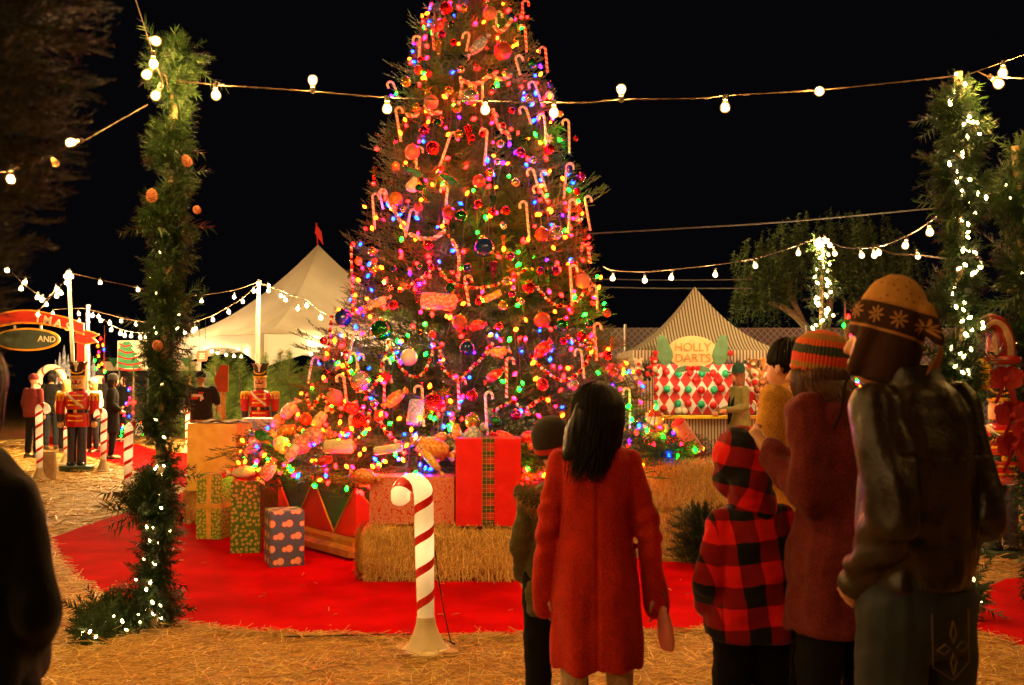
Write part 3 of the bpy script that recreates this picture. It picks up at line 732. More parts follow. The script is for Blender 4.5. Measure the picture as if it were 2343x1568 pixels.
for q in C4:
    mb = MB(); mb.tube([(q.x, q.y, 0), (q.x, q.y, q.z)], .05, 8); mb.build('leg', M_WPOLE, mq, w=True)
mb = MB(); mb.prism([(0, 0), (.18, -.25), (.26, -.75), (.12, -.55), (-.05, -.3)], ((1, 0, 0), (0, 0, 1)), apex+Vector((-.06, -.02, .72)), (0, .03, 0)); mb.tube([apex-Vector((0, 0, .1)), apex+Vector((-.06, 0, .78))], .025, 6); mb.build('flag', M_RED, mq, w=True)
M_BULBT = emis('lit_bulb_glass_marquee', (1, .66, .30), 3200, (.9, .8, .6))
def inside(label, a, b, n, m_=M_BULBT): return over(label, a, b, n, .12, .045, m_)
inside('lamp string hung under the left eave of the marquee', C4[1].lerp(C4[0], .1)+Vector((.6, .5, -.3)), C4[0]+Vector((-.4, .9, -.55)), 7)
inside('lamp string hung under the right eave of the marquee', C4[0]+Vector((.8, 1.2, -.1)), C4[3]+Vector((-.8, .3, -.1)), 4)
inside('lamp string across the inside of the marquee roof', (cx-2.6, cy-.3, 2.75), (cx+2.6, cy, 2.75), 5, emis('marquee_pendant_glass', (1, .66, .34), 5200, (.9, .8, .6)))  # unseen lamps added so that the canvas roof shows brighter
P_ = 0
M_SIGNO = mat('rust_orange_sign_paint', (.50, .07, .02), .6, var=.15); M_TIMB = mat('peeled_yellow_timber', (.62, .36, .10), .7, var=.3, nscale=14, bump=.3)
M_BONE = mat('cream_lettering_paint', (.80, .70, .48), .5)
t = thing('hanging_sign', 'small rust-coloured hexagonal price sign hanging above the cut firs', 'sign', P(462, 815, 27.5))
mb = MB(); mb.prism([(-.12, -.15), (.12, -.13), (.155, 0), (.13, .14), (-.12, .14), (-.155, 0)], ((1, 0, 0), (0, 0, 1)), (0, 0, 0), (0, .03, 0)); mb.build('board', M_SIGNO, t, smooth=False)
mb = MB(); 
for z in (.06, .0, -.06): mb.box((0, -.005, z), (.13, .006, .022))
mb.build('lettering', M_BONE, t, smooth=False)
mb = MB(); mb.tube([(-.08, .01, .13), (-.08, .01, 1.0)], .006, 4); mb.tube([(.08, .01, .13), (.08, .01, 1.0)], .006, 4); mb.build('cord', M_DWIRE, t)
# cut firs for sale
def RL(z): return float(np.interp(z, [0, .12, .5, 1.2, 1.9, 2.35, 2.45], [.25, .78, .82, .62, .34, .1, .01]))
V, F, c = conifer_arr(RL, .1, 2.45, 950, BOUGHC, 31, (.6, 1.0), .35, .6)
def cutfir(loc, sc, rz, label):
    t = thing('cut_fir', label, 'fir tree', loc, rz, 'cut firs for sale'); t.scale = (sc*1.05, sc*1.05, sc)
    return t
lots = [((432, 29.5), .98, 'cut fir furthest left in the sales row beside the man in the black shirt'), ((492, 27.5), 1.0, 'bright cut fir directly behind the red pentagon sign'), ((548, 28.8), 1.0, 'cut fir between the pentagon sign and the second nutcracker'), ((606, 27.2), .96, 'cut fir directly behind the second nutcracker'), ((662, 28.2), 1.02, 'cut fir right of the second nutcracker'), ((715, 29.2), .98, 'cut fir half hidden by the left boughs of the big tree'), ((520, 31.0), 1.05, 'cut fir in the rear row under the middle of the marquee'), ((640, 31.0), 1.05, 'cut fir in the rear row near the marquee corner')]
pr = None
for i, ((x, D), sc, lb) in enumerate(lots):
    p = P(x, 900, D); p.z = 0
    if pr is None:
        pr = cutfir(p, sc, .3, lb); npmesh('foliage', V, F, M_FIRL, parent=pr, col=c)
        mb = MB(); mb.tube([(0, 0, 0), (0, 0, 2.3)], [.05, .01], 8); mb.build('trunk', M_BARK, pr)
    else: dup(pr, p, (0, 0, i*1.3), (sc*1.05, sc*1.05, sc), lb)
# pentagon sign on its post
p = G(509, 1015); p = P(509, 900, 18.2); p.z = 0
t = thing('pentagon_sign', 'red pentagon sign on a peeled timber post behind the gold box', 'sign', p)
mb = MB(); mb.tube([(0, 0, 0), (.02, 0, .6), (.0, 0, 1.6)], [.05, .047, .042], 9)
for z, s_ in ((.75, 1), (1.05, -1), (1.3, 1), (.95, 1)): mb.tube([(0, 0, z), (.09*s_, 0, z+.02)], [.012, .006], 5)
mb.build('post', M_TIMB, t)
mb = MB(); mb.prism([(-.13, 0), (-.02, .26), (.12, .25), (.115, -.22), (-.06, -.21)], ((1, 0, 0), (0, 0, 1)), (0, -.08, 1.63), (0, .03, 0), 0, 1); mb.build('board', [M_SIGNO, M_TIMB], t, smooth=False)
M_DARK = mat('dark_shed_paint', (.018, .018, .022), .5)
t = thing('shed', 'dark low shed with a cream awning left of the cut firs', 'shed', P(372, 900, 33)*1.0-Vector((0, 0, P(372, 900, 33).z)))
mb = MB(); mb.box((0, 0, .95), (2.6, 1.5, 1.9)); mb.build('wall', M_DARK, t, smooth=False)
mb = MB(); mb.box((0, -.9, 2.05), (2.8, .5, .28)); mb.build('awning', M_AWN, t, smooth=False)
mb = MB()
for i in range(6): mb.prism([(-.18, 0), (.18, 0), (0, -.3)], ((1, 0, 0), (0, 0, 1)), (-1.1+i*.44, -1.18, 2.3), (0, .01, 0))
mb.build('bunting', mat('green_bunting', (.02, .16, .06), .7), t, smooth=False)
mb = MB(); mb.box((0, -.77, 1.35), (1.5, .04, .5)); mb.build('window', mat('dark_glass', (.02, .03, .05), .1), t, smooth=False)

# ---- archway with the red banner
M_BAN = mat('red_banner_paint', (.55, .03, .015), .5, var=.12); M_YEL = mat('yellow_trim_paint', (.80, .36, .02), .45)
def text(name, s, size, loc, rot, m_, parent, ext=.006, sx=1.0):
    cu = bpy.data.curves.new(name, 'FONT'); cu.body = s; cu.size = size; cu.extrude = ext; cu.align_x = 'CENTER'; cu.align_y = 'CENTER'; cu.offset = size*.012
    cu_o = link(bpy.data.objects.new('tmp', cu)); dg = bpy.context.evaluated_depsgraph_get(); me = bpy.data.meshes.new_from_object(cu_o.evaluated_get(dg)); bpy.data.objects.remove(cu_o); me.materials.clear(); me.materials.append(m_)
    o = bpy.data.objects.new(name, me); link(o); o.parent = parent; o.location = loc; o.rotation_euler = rot; o.scale = (sx, 1, 1); return o
D = 22.0; sc = D/FPX
base = P(62, 870, D); base.z = 0; t = thing('archway', 'red archway with a curved banner reading MAS and an oval board hung below', 'archway', base)
def bp(x, y): q = P(x, y, D); return Vector((q.x-base.x, 0, q.z))
def strip(top, bot, name, m_, y, th=.05):
    top = smoothpath([bp(*p) for p in top], 24); bot = smoothpath([bp(*p) for p in bot], 24); mb = MB(); n = len(top); V = []
    for a, b in zip(top, bot): V += [a+Vector((0, y, 0)), b+Vector((0, y, 0)), a+Vector((0, y+th, 0)), b+Vector((0, y+th, 0))]
    F = []
    for i in range(n-1):
        o = 4*i; F += [(o, o+1, o+5, o+4), (o+2, o+6, o+7, o+3), (o, o+4, o+6, o+2), (o+1, o+3, o+7, o+5)]
    F += [(0, 2, 3, 1), (4*n-4, 4*n-3, 4*n-1, 4*n-2)]
    mb.add(V, F); return mb.build(name, m_, t, smooth=False)
tl = [(-67, 739), (-20, 722), (30, 711), (62, 709), (86, 711), (121, 718), (159, 728), (191, 740)]
bl = [(-67, 770), (-20, 753), (30, 742), (62, 741), (86, 742), (121, 747), (159, 756), (191, 767)]
strip([(x, y+3) for x, y in tl], [(x, y-4) for x, y in bl], 'banner', M_BAN, 0)
strip(tl, [(x, y+3) for x, y in tl], 'border', M_YEL, -.02, .08); strip([(x, y-4) for x, y in bl], bl, 'border', M_YEL, -.02, .08)
for ch, x, y in zip('CHRISTMAS', (-28, -6, 16, 34, 52, 88, 110, 134, 156), (739, 733, 728, 726, 725, 729, 734, 741, 749)):
    if ch in 'CHRI' or x < 60: continue
    text('letter', ch, .245, bp(x, y)+Vector((0, -.03, 0)), (PI/2, math.atan((x-62)/62*.22), 0), M_BONE, t, .01)
mb = MB(); q = [bp(168, 765), bp(193, 757), bp(219, 766), bp(205, 773), bp(216, 781), bp(190, 786), bp(170, 780)]
mb.prism([(v.x, v.z) for v in q], ((1, 0, 0), (0, 0, 1)), (0, .06, 0), (0, .04, 0)); mb.build('ribbon_tail', M_BAN, t, smooth=False)
q2 = [bp(166, 763), bp(193, 754), bp(223, 765), bp(209, 773), bp(220, 783), bp(190, 789), bp(167, 783)]
mb = MB(); mb.prism([(v.x, v.z) for v in q2], ((1, 0, 0), (0, 0, 1)), (0, .105, 0), (0, .03, 0)); mb.build('ribbon_edge', M_YEL, t, smooth=False)
for xx in (180, -56):
    a = bp(xx, 775); mb = MB(); mb.box((a.x, .2, a.z/2), (.17, .17, a.z)); mb.build('post', M_BAN, t, smooth=False)
oc = bp(62, 777); mb = MB(); mb.lathe([(.01, 0), (1, 0), (1, .04), (.01, .04)], oc+Vector((0, .02, 0)), 40, ax=(0, -1, 0), sx=.70, sy=.245); mb.build('oval_edge', M_YEL, t, smooth=False)
mb = MB(); mb.lathe([(.01, 0), (1, 0), (1, .02), (.01, .02)], oc+Vector((0, -.03, 0)), 40, ax=(0, -1, 0), sx=.65, sy=.205); mb.build('oval_board', mat('dark_green_sign_paint', (.05, .07, .05), .5), t, smooth=False)
text('lettering', 'AND', .17, bp(110, 777)+Vector((0, -.07, 0)), (PI/2, .05, 0), M_BONE, t)
for xx in (92, 32):
    a = bp(xx, 747); b = bp(xx, 757); mb = MB(); mb.tube([a+Vector((0, .03, .02)), b+Vector((0, .03, -.02))], .03, 6); mb.build('hanger', M_WPOLE, t)
# castle-shaped pale blue frost arches behind the archway
M_ICE = mat('pale_blue_glitter', (.42, .46, .62), .35, var=.5, nscale=14)
for x, y0, lab in ((145, 790, 'pale blue spired frost arch left of the red archway post'), (203, 795, 'pale blue spired frost arch right of the red archway post')):
    D2 = 30.; b0 = P(x, 900, D2); b0.z = 0; u = thing('frost_arch', lab, 'decoration', b0, group='frost arches')
    h = P(x, y0, D2).z; mb = MB(); w_ = .22
    arc = [Vector((-w_, 0, 0)), Vector((-w_, 0, h*.55)), Vector((-w_*.7, 0, h*.70)), Vector((0, 0, h*.78)), Vector((w_*.7, 0, h*.70)), Vector((w_, 0, h*.55)), Vector((w_, 0, 0))]
    mb.tube(smoothpath(arc, 30), .055, 7)
    for dx, hh in ((-.24, .84), (-.12, .92), (0, 1.0), (.12, .90), (.24, .82)): mb.lathe([(.05, h*.66), (.045, h*(hh-.14)), (.055, h*(hh-.12)), (.005, h*hh)], (dx, 0, 0), 7)
    mb.build('arch', M_ICE, u)
# picture board with a stylised tree
D2 = 28.; b0 = P(303, 900, D2); b0.z = 0; u = thing('picture_board', 'white board painted with a green tree and red swags behind the left garland', 'board', b0)
def bq(x, y): q = P(x, y, D2); return Vector((q.x-b0.x, 0, q.z))
mb = MB(); a = bq(268, 845); b = bq(338, 780); mb.prism([(a.x, a.z), (b.x, a.z), (b.x, b.z+.02), (a.x, b.z-.0)], ((1, 0, 0), (0, 0, 1)), (0, 0, 0), (0, .05, 0)); mb.build('panel', mat('white_board', (.72, .64, .5), .6), u, smooth=False)
mb = MB(); zig = [bq(285, 781), bq(296, 781), bq(306, 795), bq(300, 796), bq(314, 812), bq(306, 813), bq(322, 830), bq(312, 831), bq(324, 843), bq(270, 843), bq(270, 800), bq(276, 795), bq(272, 794), bq(281, 785)]
mb.prism([(v.x, v.z) for v in zig], ((1, 0, 0), (0, 0, 1)), (0, -.012, 0), (0, .01, 0)); mb.build('painted_tree', mat('painted_green', (.03, .22, .10), .6), u, smooth=False)
mb = MB()
for (xa, ya, xb, yb) in ((274, 786, 298, 790), (272, 800, 307, 805), (271, 815, 315, 818), (270, 829, 322, 831), (270, 842, 325, 844)):
    p0, p1 = bq(xa, ya), bq(xb, yb); mid = (p0+p1)/2-Vector((0, 0, .06)); mb.tube([q_+Vector((0, -.02, 0)) for q_ in smoothpath([p0, mid, p1], 9)], .022, 5)
mb.build('red_swag', M_RED, u)
for xx in (270, 336): a = bq(xx, 845); mb = MB(); mb.tube([(a.x, .08, 0), (a.x, .08, a.z+.5)], .03, 6); mb.build('leg', M_DARK, u)

# other decorated trees in the distance
def litfir(label, x, D, ytop, ybot, hw, nb, seed, group='distant decorated firs', mats=None, rr=.02, n=260):
    b0 = P(x, 900, D); b0.z = 0; h = P(x, ytop, D).z; w_ = hw*D/FPX; t_ = thing('decorated_fir', label, 'fir tree', b0, group=group)
    def R_(z): return max(.02, w_*(1-z/h)**.8)
    V, F, c = conifer_arr(R_, .1, h, n, BOUGHC, seed, (.6, 1.0), .2, .5); npmesh('foliage', V, F, M_FIRD, parent=t_, col=c)
    mb = MB(); mb.tube([(0, 0, 0), (0, 0, h)], [.06, .01], 7); mb.build('trunk', M_BARK, t_)
    r = random.Random(seed); names = mats or ['red', 'green', 'blue', 'amber', 'pink']
    for i in range(nb):
        z = h*(1-math.sqrt(r.random()))*.95+.05; th = -PI/2+math.asin(r.uniform(-1, 1)); q_ = R_(z)
        cn = r.choice(names); key = '_f'+cn
        if key not in _far: _far[key] = mini('bulb', LS[cn], .02, 5)
        o = _far[key].copy(); link(o); o.parent = t_; o.location = (q_*math.cos(th), q_*math.sin(th), z); o.scale = (rr/.02,)*3
    return t_
_far = {}
litfir('tall dark fir with sparse coloured lights behind the left cane row', 237, 33, 745, 1000, 52, 50, 41, rr=.03)
litfir('low dark fir with coloured lights beside the woman in the dark beanie', 305, 26, 835, 1000, 28, 26, 42, rr=.022)
litfir('dark fir with coloured lights half behind the patterned woollen hat', 1935, 15, 690, 950, 58, 70, 43, rr=.022, n=340)
litfir('small dark fir with coloured lights between the booth and the person in yellow', 1785, 19, 770, 1000, 36, 60, 44, rr=.024)
litfir('far little tree lit all green above the booth left eave', 1436, 24, 750, 830, 12, 34, 45, mats=['green'], rr=.022, n=60)
for o in _far.values(): bpy.data.objects.remove(o)

# ============================================================ striped booth
Db = 17.4
k = NT('brown_cream_striped_canvas'); v = k.uv(); ux, uy, _ = k.sep(v)
fr = k.ma('FRACT', k.ma('MULTIPLY', ux, 1/.052)); st_ = k.ma('GREATER_THAN', fr, .5)
k.set(Base_Color=k.mix(st_, (.50, .45, .34), (.15, .12, .09)), Roughness=.8); M_STRIPE = k.m
cA = P(1590, 870, Db+1.15); cA.z = 0; bt = thing('striped_booth', 'striped canvas dart booth with a pointed roof and a HOLLY DARTS board', 'booth', cA)
hw = 1.22; ez = 2.12; az = P(1590, 656, Db+1.15).z
cs = [Vector((-hw, -hw, 0)), Vector((hw, -hw, 0)), Vector((hw, hw, 0)), Vector((-hw, hw, 0))]
mb = MB(); N = 14
for s_ in range(4):
    a, b = cs[s_], cs[(s_+1) % 4]
    prev = None
    for i in range(N+1):
        f = i/N; h = ez+(az-ez)*(.25*f+.75*f**1.9); l = a*(1-f)*1.03; r_ = b*(1-f)*1.03
        row = (Vector((l.x, l.y, h)), Vector((r_.x, r_.y, h)), (-hw*(1-f), i/N), (hw*(1-f), i/N))
        if prev: mb.add([prev[0], prev[1], row[1], row[0]], [(0, 1, 2, 3)], 0, [[prev[2], prev[3], row[3], row[2]]])
        prev = row
mb.build('roof', M_STRIPE, bt, smooth=False)
mb = MB()
for s_ in range(4):
    a, b = cs[s_]*1.03, cs[(s_+1) % 4]*1.03; n = 44
    for j in range(n):
        g0, g1 = j/n, (j+1)/n; p0, p1 = a.lerp(b, g0), a.lerp(b, g1); dz = .17+.035*(j % 2)
        mb.add([(p0.x, p0.y, ez), (p1.x, p1.y, ez), (p1.x, p1.y, ez-dz), (p0.x, p0.y, ez-dz)], [(3, 2, 1, 0)], 0, [[(g0*2.4, 0), (g1*2.4, 0), (g1*2.4, 1), (g0*2.4, 1)]])
mb.build('valance', M_STRIPE, bt, smooth=False)
def panelq(name, p0, p1, z0_, z1_, m_, parent, th=.012):
    p0 = Vector(p0); p1 = Vector(p1); L = (p1-p0).length; d = (p1-p0)/L; nrm = Vector((d.y, -d.x, 0))*th
    V = [p0+Vector((0, 0, z0_)), p1+Vector((0, 0, z0_)), p1+Vector((0, 0, z1_)), p0+Vector((0, 0, z1_))]; W = [q_-nrm for q_ in V]; H = z1_-z0_
    mb = MB(); mb.add(V+W, [(0, 1, 2, 3), (7, 6, 5, 4), (0, 4, 5, 1), (3, 2, 6, 7), (1, 5, 6, 2), (0, 3, 7, 4)], 0, [[(0, 0), (L, 0), (L, H), (0, H)], [(0, H), (L, H), (L, 0), (0, 0)]]+[[(0, 0)]*4]*4)
    return mb.build(name, m_, parent, smooth=False)
panelq('wall', (-hw, hw, 0), (-hw, -hw, 0), 0, ez, M_STRIPE, bt); panelq('wall', (hw, -hw, 0), (hw, hw, 0), 0, ez, M_STRIPE, bt); panelq('wall', (-hw, hw-.02, 0), (hw, hw-.02, 0), 0, ez, M_STRIPE, bt)
panelq('skirt', (-hw+.35, -hw+.02, 0), (hw, -hw+.02, 0), 0, .98, M_STRIPE, bt); panelq('side_curtain', (-hw, -hw+.02, 0), (-hw+.32, -hw+.02, 0), 0, ez-.1, M_STRIPE, bt); panelq('side_curtain', (hw-.36, -hw+.25, 0), (hw, -hw+.25, 0), 0, ez-.1, M_STRIPE, bt)
mb = MB(); mb.box((.2, -hw+.12, 1.005), (2.05, .42, .045)); mb.build('counter', mat('bright_yellow_counter_paint', (.85, .55, .02), .4), bt, smooth=False)
for q_ in cs: mb = MB(); mb.tube([(q_.x, q_.y, 0), (q_.x, q_.y, ez)], .025, 6); mb.build('leg', M_WPOLE, bt)
k = NT('harlequin_dart_board'); v = k.uv(); ux, uy, _ = k.sep(v)
uu = k.ma('MULTIPLY', ux, 1/.19); vv = k.ma('MULTIPLY', uy, 1/.30)
f1 = k.ma('ABSOLUTE', k.ma('SUBTRACT', k.ma('FRACT', uu), .5)); f2 = k.ma('ABSOLUTE', k.ma('SUBTRACT', k.ma('FRACT', vv), .5))
dm = k.ma('GREATER_THAN', k.ma('ADD', f1, f2), .5)
k.set(Base_Color=k.mix(dm, (.86, .80, .64), (.62, .025, .015)), Roughness=.6); M_HARL = k.m
bo = panelq('dart_board', (-.78, -.25, 0), (1.0, -.25, 0), 1.02, 1.90, M_HARL, bt, .03)
# lamps inside the booth
over('small lamp row under the front of the booth roof', cA+Vector((-.8, -.95, 2.12)), cA+Vector((.8, -.95, 2.12)), 4, .03, .018, m_=emis('booth_bulb', (1, .70, .36), 6500, (.9, .8, .6)))
t = thing('booth_sign', 'oval cream HOLLY DARTS board with two green holly leaves on the booth front', 'sign', P(1583, 806, Db-.15))
ctr = t.location
M_LEAF = mat('pale_green_leaf_paint', (.10, .26, .13), .5, var=.2); M_CREAM = mat('cream_sign_board', (.78, .60, .30), .5, var=.08); M_LET = mat('brown_sign_lettering', (.50, .27, .08), .5)
mb = MB(); mb.lathe([(.01, 0), (1, 0), (.99, .04), (.01, .045)], (0, 0, 0), 36, ax=(0, -1, 0), sx=.42, sy=.27); mb.build('board', M_CREAM, t, smooth=False)
for s_ in (-1, 1):
    mb = MB(); n = 18; pts = [(.125*math.sin(2*PI*i/n)*(1+.18*math.cos(6*PI*i/n)), .26*math.cos(2*PI*i/n)) for i in range(n)]
    mb.prism([(x*math.cos(-.18*s_)-z*math.sin(-.18*s_), x*math.sin(-.18*s_)+z*math.cos(-.18*s_)) for x, z in pts], ((1, 0, 0), (0, 0, 1)), (s_*.47, -.05, .03), (0, .03, 0)); mb.build('holly_leaf', M_LEAF, t, smooth=False)
    mb = MB(); mb.ball((s_*.62, -.08, -.02), .05, 8); mb.build('red_berry', M_RED, t)
mb = MB()
for q_ in (-.13, 0, .13): mb.ball((q_*.6, -.08, -.27), .045, 8)
mb.build('red_berry', M_RED, t)
for q_ in (-1, 1): mb = MB(); mb.prism([(0, 0), (.12, .06), (.26, .02), (.3, -.05), (.16, -.05)], ((q_, 0, 0), (0, 0, 1)), (0, -.07, -.28), (0, .02, 0)); mb.build('holly_leaf', M_LEAF, t, smooth=False)
text('lettering', 'HOLLY', .19, (0, -.055, .075), (PI/2, 0, 0), M_LET, t, .004, 1.02); text('lettering', 'DARTS', .19, (0, -.055, -.105), (PI/2, 0, 0), M_LET, t, .004, 1.02)
# balloons pinned on the board
M_GB = mat('green_balloon_rubber', (.02, .42, .18), .35, var=.05); M_RB = mat('red_balloon_rubber', (.65, .015, .012), .35, var=.05); M_CB = mat('cream_balloon_rubber', (.80, .66, .40), .35, var=.05)
bl_ = [('g', 400, 500), ('g', 678, 515), ('g', 957, 510), ('g', 1235, 515), ('g', 540, 697), ('g', 793, 700), ('g', 1097, 705), ('g', 390, 870), ('g', 670, 870), ('g', 948, 878), ('r', 530, 490), ('r', 815, 500), ('r', 1085, 510), ('r', 400, 690), ('r', 655, 695), ('r', 950, 710), ('r', 1190, 690), ('r', 790, 870), ('r', 500, 930), ('r', 1090, 890), ('c', 670, 960), ('c', 745, 960), ('r', 880, 590), ('r', 1150, 600)]
rows = {0: 'top row', 1: 'middle row', 2: 'bottom row'}; cnt = {}
ordw = ['leftmost', 'second', 'third', 'fourth', 'fifth', 'sixth', 'seventh', 'eighth']
bl_.sort(key=lambda b: b[1]); pg = {}
for kd, x, y in bl_:
    row = 0 if y < 600 else (1 if y < 780 else 2); cn = {'g': 'green', 'r': 'red', 'c': 'cream'}[kd]; i = cnt.get((kd, row), 0); cnt[(kd, row)] = i+1
    px, py = 1421.4+x*.1928, 756+y*.1928; p = P(px, py, cA.y-.25-.05)
    lab = '%s %s balloon in the %s pinned on the dart booth board' % (ordw[i], cn, rows[row])
    if kd not in pg:
        mb = MB(); mb.ball((0, 0, 0), (.066, .055, .070), 12); mb.lathe([(.012, -.085), (.006, -.068)], n=6); o = mb.build('balloon', {'g': M_GB, 'r': M_RB, 'c': M_CB}[kd]); pg[kd] = o
    else: o = link(pg[kd].copy())
    o.location = p; tag(o, lab, 'balloon', 'balloons on the dart board')
# hanging plush toys left and right of the booth
def plush(x, y, D, sc, c1, c2, lab):
    t = thing('plush_toy', lab, 'soft toy', P(x, y, D), random.uniform(-.5, .5), 'plush prizes hanging at the booth')
    mb = MB(); mb.ball((0, 0, -.1*sc), (.075*sc, .065*sc, .1*sc), 10); mb.ball((0, -.01, .05*sc), .07*sc, 10)
    for s_ in (-1, 1):
        mb.ball((.055*s_*sc, 0, .11*sc), .026*sc, 7); mb.ball((.09*s_*sc, -.02*sc, -.06*sc), (.03*sc, .03*sc, .065*sc), 8, R=Matrix.Rotation(.6*s_, 3, 'Y')); mb.ball((.05*s_*sc, -.05*sc, -.2*sc), (.036*sc, .05*sc, .045*sc), 8)
    mb.build('body', c1, t); mb = MB(); mb.ball((0, -.065*sc, .035*sc), (.035*sc, .03*sc, .028*sc), 8); mb.ball((0, -.06*sc, -.1*sc), (.05*sc, .02*sc, .06*sc), 8); mb.build('muzzle_and_belly', c2, t)
M_PW = mat('white_plush', (.74, .62, .48), .95); M_PB = mat('brown_plush', (.30, .13, .05), .95); M_PO = mat('orange_plush', (.62, .26, .07), .95); M_PK = mat('black_plush', (.02, .02, .02), .9)
for a in [(1459, 838, 17.1, 1.0, M_PW, M_RED, 'white plush toy with red belly hanging at the booth left corner'), (1478, 845, 16.9, .8, M_PK, M_RED, 'black plush toy with red belly hanging left of the dart board'), (1495, 832, 17.0, .9, M_RED, M_PW, 'red plush toy with white belly above the left edge of the dart board'), (1466, 872, 17.2, .8, M_PO, M_PW, 'orange plush toy low at the left booth curtain'),
          (1752, 842, 16.9, 1.3, M_PO, M_PW, 'big orange plush toy at the booth right corner'), (1728, 862, 16.9, 1.0, M_PW, M_RED, 'white plush toy with red belly at the right booth curtain'), (1745, 880, 16.8, 1.0, M_PB, M_PO, 'brown plush toy below the big orange one'), (1731, 895, 16.95, .9, M_RED, M_PW, 'red plush toy low at the right booth curtain'), (1722, 838, 17.0, 1.0, M_PB, M_PW, 'brown plush toy high beside the vendor hat'), (1735, 915, 16.9, .8, M_PW, M_RED, 'lowest white plush toy at the right booth curtain')]: plush(*a)
# fence with grey tarpaulin
k = NT('grey_tarpaulin_behind_chain_link'); v = k.obj(); x_, y_, z_ = k.sep(v)
a1 = k.ma('ABSOLUTE', k.ma('SUBTRACT', k.ma('FRACT', k.ma('MULTIPLY', k.ma('ADD', x_, z_), 7.)), .5)); a2 = k.ma('ABSOLUTE', k.ma('SUBTRACT', k.ma('FRACT', k.ma('MULTIPLY', k.ma('SUBTRACT', x_, z_), 7.)), .5))
w1 = k.ma('LESS_THAN', k.ma('MINIMUM', a1, a2), .09); nz = k.noise(1.2, 4)
k.set(Base_Color=k.mix(w1, k.ramp(nz, [(.3, (.10, .10, .115)), (.7, (.21, .21, .23))]), (.40, .39, .40)), Roughness=.7); M_FEN = k.m
t = thing('mesh_fence', 'tall chain-link fence with grey tarpaulin behind the booth', 'fence', (5.5, 23, 0))
mb = MB(); mb.box((0, 0, 1.4), (14, .05, 2.75)); mb.build('mesh_panel', M_FEN, t, smooth=False)
for i in range(8): mb = MB(); mb.tube([(-7+i*2, -.06, 0), (-7+i*2, -.06, 2.85)], .035, 7); mb.build('post', mat('galvanised_steel', (.4, .38, .36), .5, .4) if i == 0 else bpy.data.materials['galvanised_steel'], t)
# drooping leafy tree behind the fence
bt0 = P(1890, 900, 23.8); bt0.z = 0; t = thing('pepper_tree', 'broad drooping green tree standing behind the fence at the right', 'tree', bt0)
mb = MB(); limbs = [([(0.1, 0, 0), (0, 0, 1.3), (-.1, 0, 2.2)], [.22, .17, .14]), ([(-.1, 0, 2.2), (-.5, .0, 2.9), (-1.0, 0, 3.3), (-1.5, -.2, 3.4)], [.12, .09, .07, .03]), ([(-.1, 0, 2.2), (0.1, .1, 3.2), (.3, .1, 4.2)], [.12, .09, .03]), ([(0, 0, 2.0), (.5, -.1, 2.8), (1.2, -.1, 3.4), (1.9, 0, 3.8)], [.12, .09, .06, .03]), ([(-.1, 0, 2.1), (-.7, .2, 3.5), (-.9, .3, 4.4)], [.09, .06, .02])]
for p_, r_ in limbs: mb.tube(smoothpath(p_, 10), np.interp(np.linspace(0, 1, 10), np.linspace(0, 1, len(r_)), r_), 8)
mb.build('trunk', mat('pale_bark', (.42, .30, .22), .8, var=.3, bump=.3), t)
r = np.random.default_rng(9); Vs = []; Cs = []
blobs = [(-1.55, -.2, 4.35, .65), (-1.0, 0, 4.75, .6), (-.3, .1, 5.0, .7), (.4, 0, 5.05, .7), (1.1, 0, 4.8, .75), (1.6, -.1, 4.3, .6), (-.6, -.3, 4.2, .6), (.3, -.3, 4.3, .6), (1.0, -.3, 4.0, .6), (-1.75, -.3, 3.75, .42), (-1.2, .1, 4.0, .5), (1.7, .1, 3.7, .4), (.7, .3, 4.6, .6)]
for (bx, by, bz, br) in blobs:
    for _ in range(60):
        q = r.normal(0, 1, 3); q = q/np.linalg.norm(q)*br*r.uniform(.5, 1.05); o = np.array([bx, by, bz])+q*np.array([1, 1, .8]); tn = r.random()
        L = r.uniform(.35, .85); n = 34; s_ = np.linspace(0, 1, n); dr = q/np.linalg.norm(q)*.25
        c_ = o+np.outer(s_, dr*L)+np.outer(s_**1.4, [0, 0, -L])+np.outer(np.maximum(0, .25-s_), [0, 0, .3])
        d_ = r.normal(0, 1, (n, 3)); d_[:, 2] = d_[:, 2]*.5-.5; d_ /= np.linalg.norm(d_, axis=1)[:, None]; e_ = np.cross(d_, r.normal(0, 1, (n, 3))); e_ /= np.linalg.norm(e_, axis=1)[:, None]
        Vs.append(np.stack([c_-e_*.014, c_+e_*.014, c_+d_*.10], 1).reshape(-1, 3)); Cs.append(np.full(n, tn))
V = np.concatenate(Vs); npmesh('foliage', V, tris(V), foliage('pepper_leaves', (.02, .045, .016), (.10, .16, .055)), parent=t, col=np.concatenate(Cs))
# dark fir leaning in at the left edge, close to the camera
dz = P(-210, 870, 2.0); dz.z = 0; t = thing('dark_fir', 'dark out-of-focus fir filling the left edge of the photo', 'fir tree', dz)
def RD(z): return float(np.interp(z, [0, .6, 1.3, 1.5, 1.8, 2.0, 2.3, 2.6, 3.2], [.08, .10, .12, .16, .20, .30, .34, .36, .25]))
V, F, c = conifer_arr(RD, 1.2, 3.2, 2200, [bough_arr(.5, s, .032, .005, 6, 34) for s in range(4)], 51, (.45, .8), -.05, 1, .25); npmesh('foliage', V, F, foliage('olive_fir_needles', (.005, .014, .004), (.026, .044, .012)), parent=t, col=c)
mb = MB(); mb.tube([(0, 0, 0), (0, 0, 3.2)], [.07, .02], 8); mb.build('trunk', M_BARK, t)
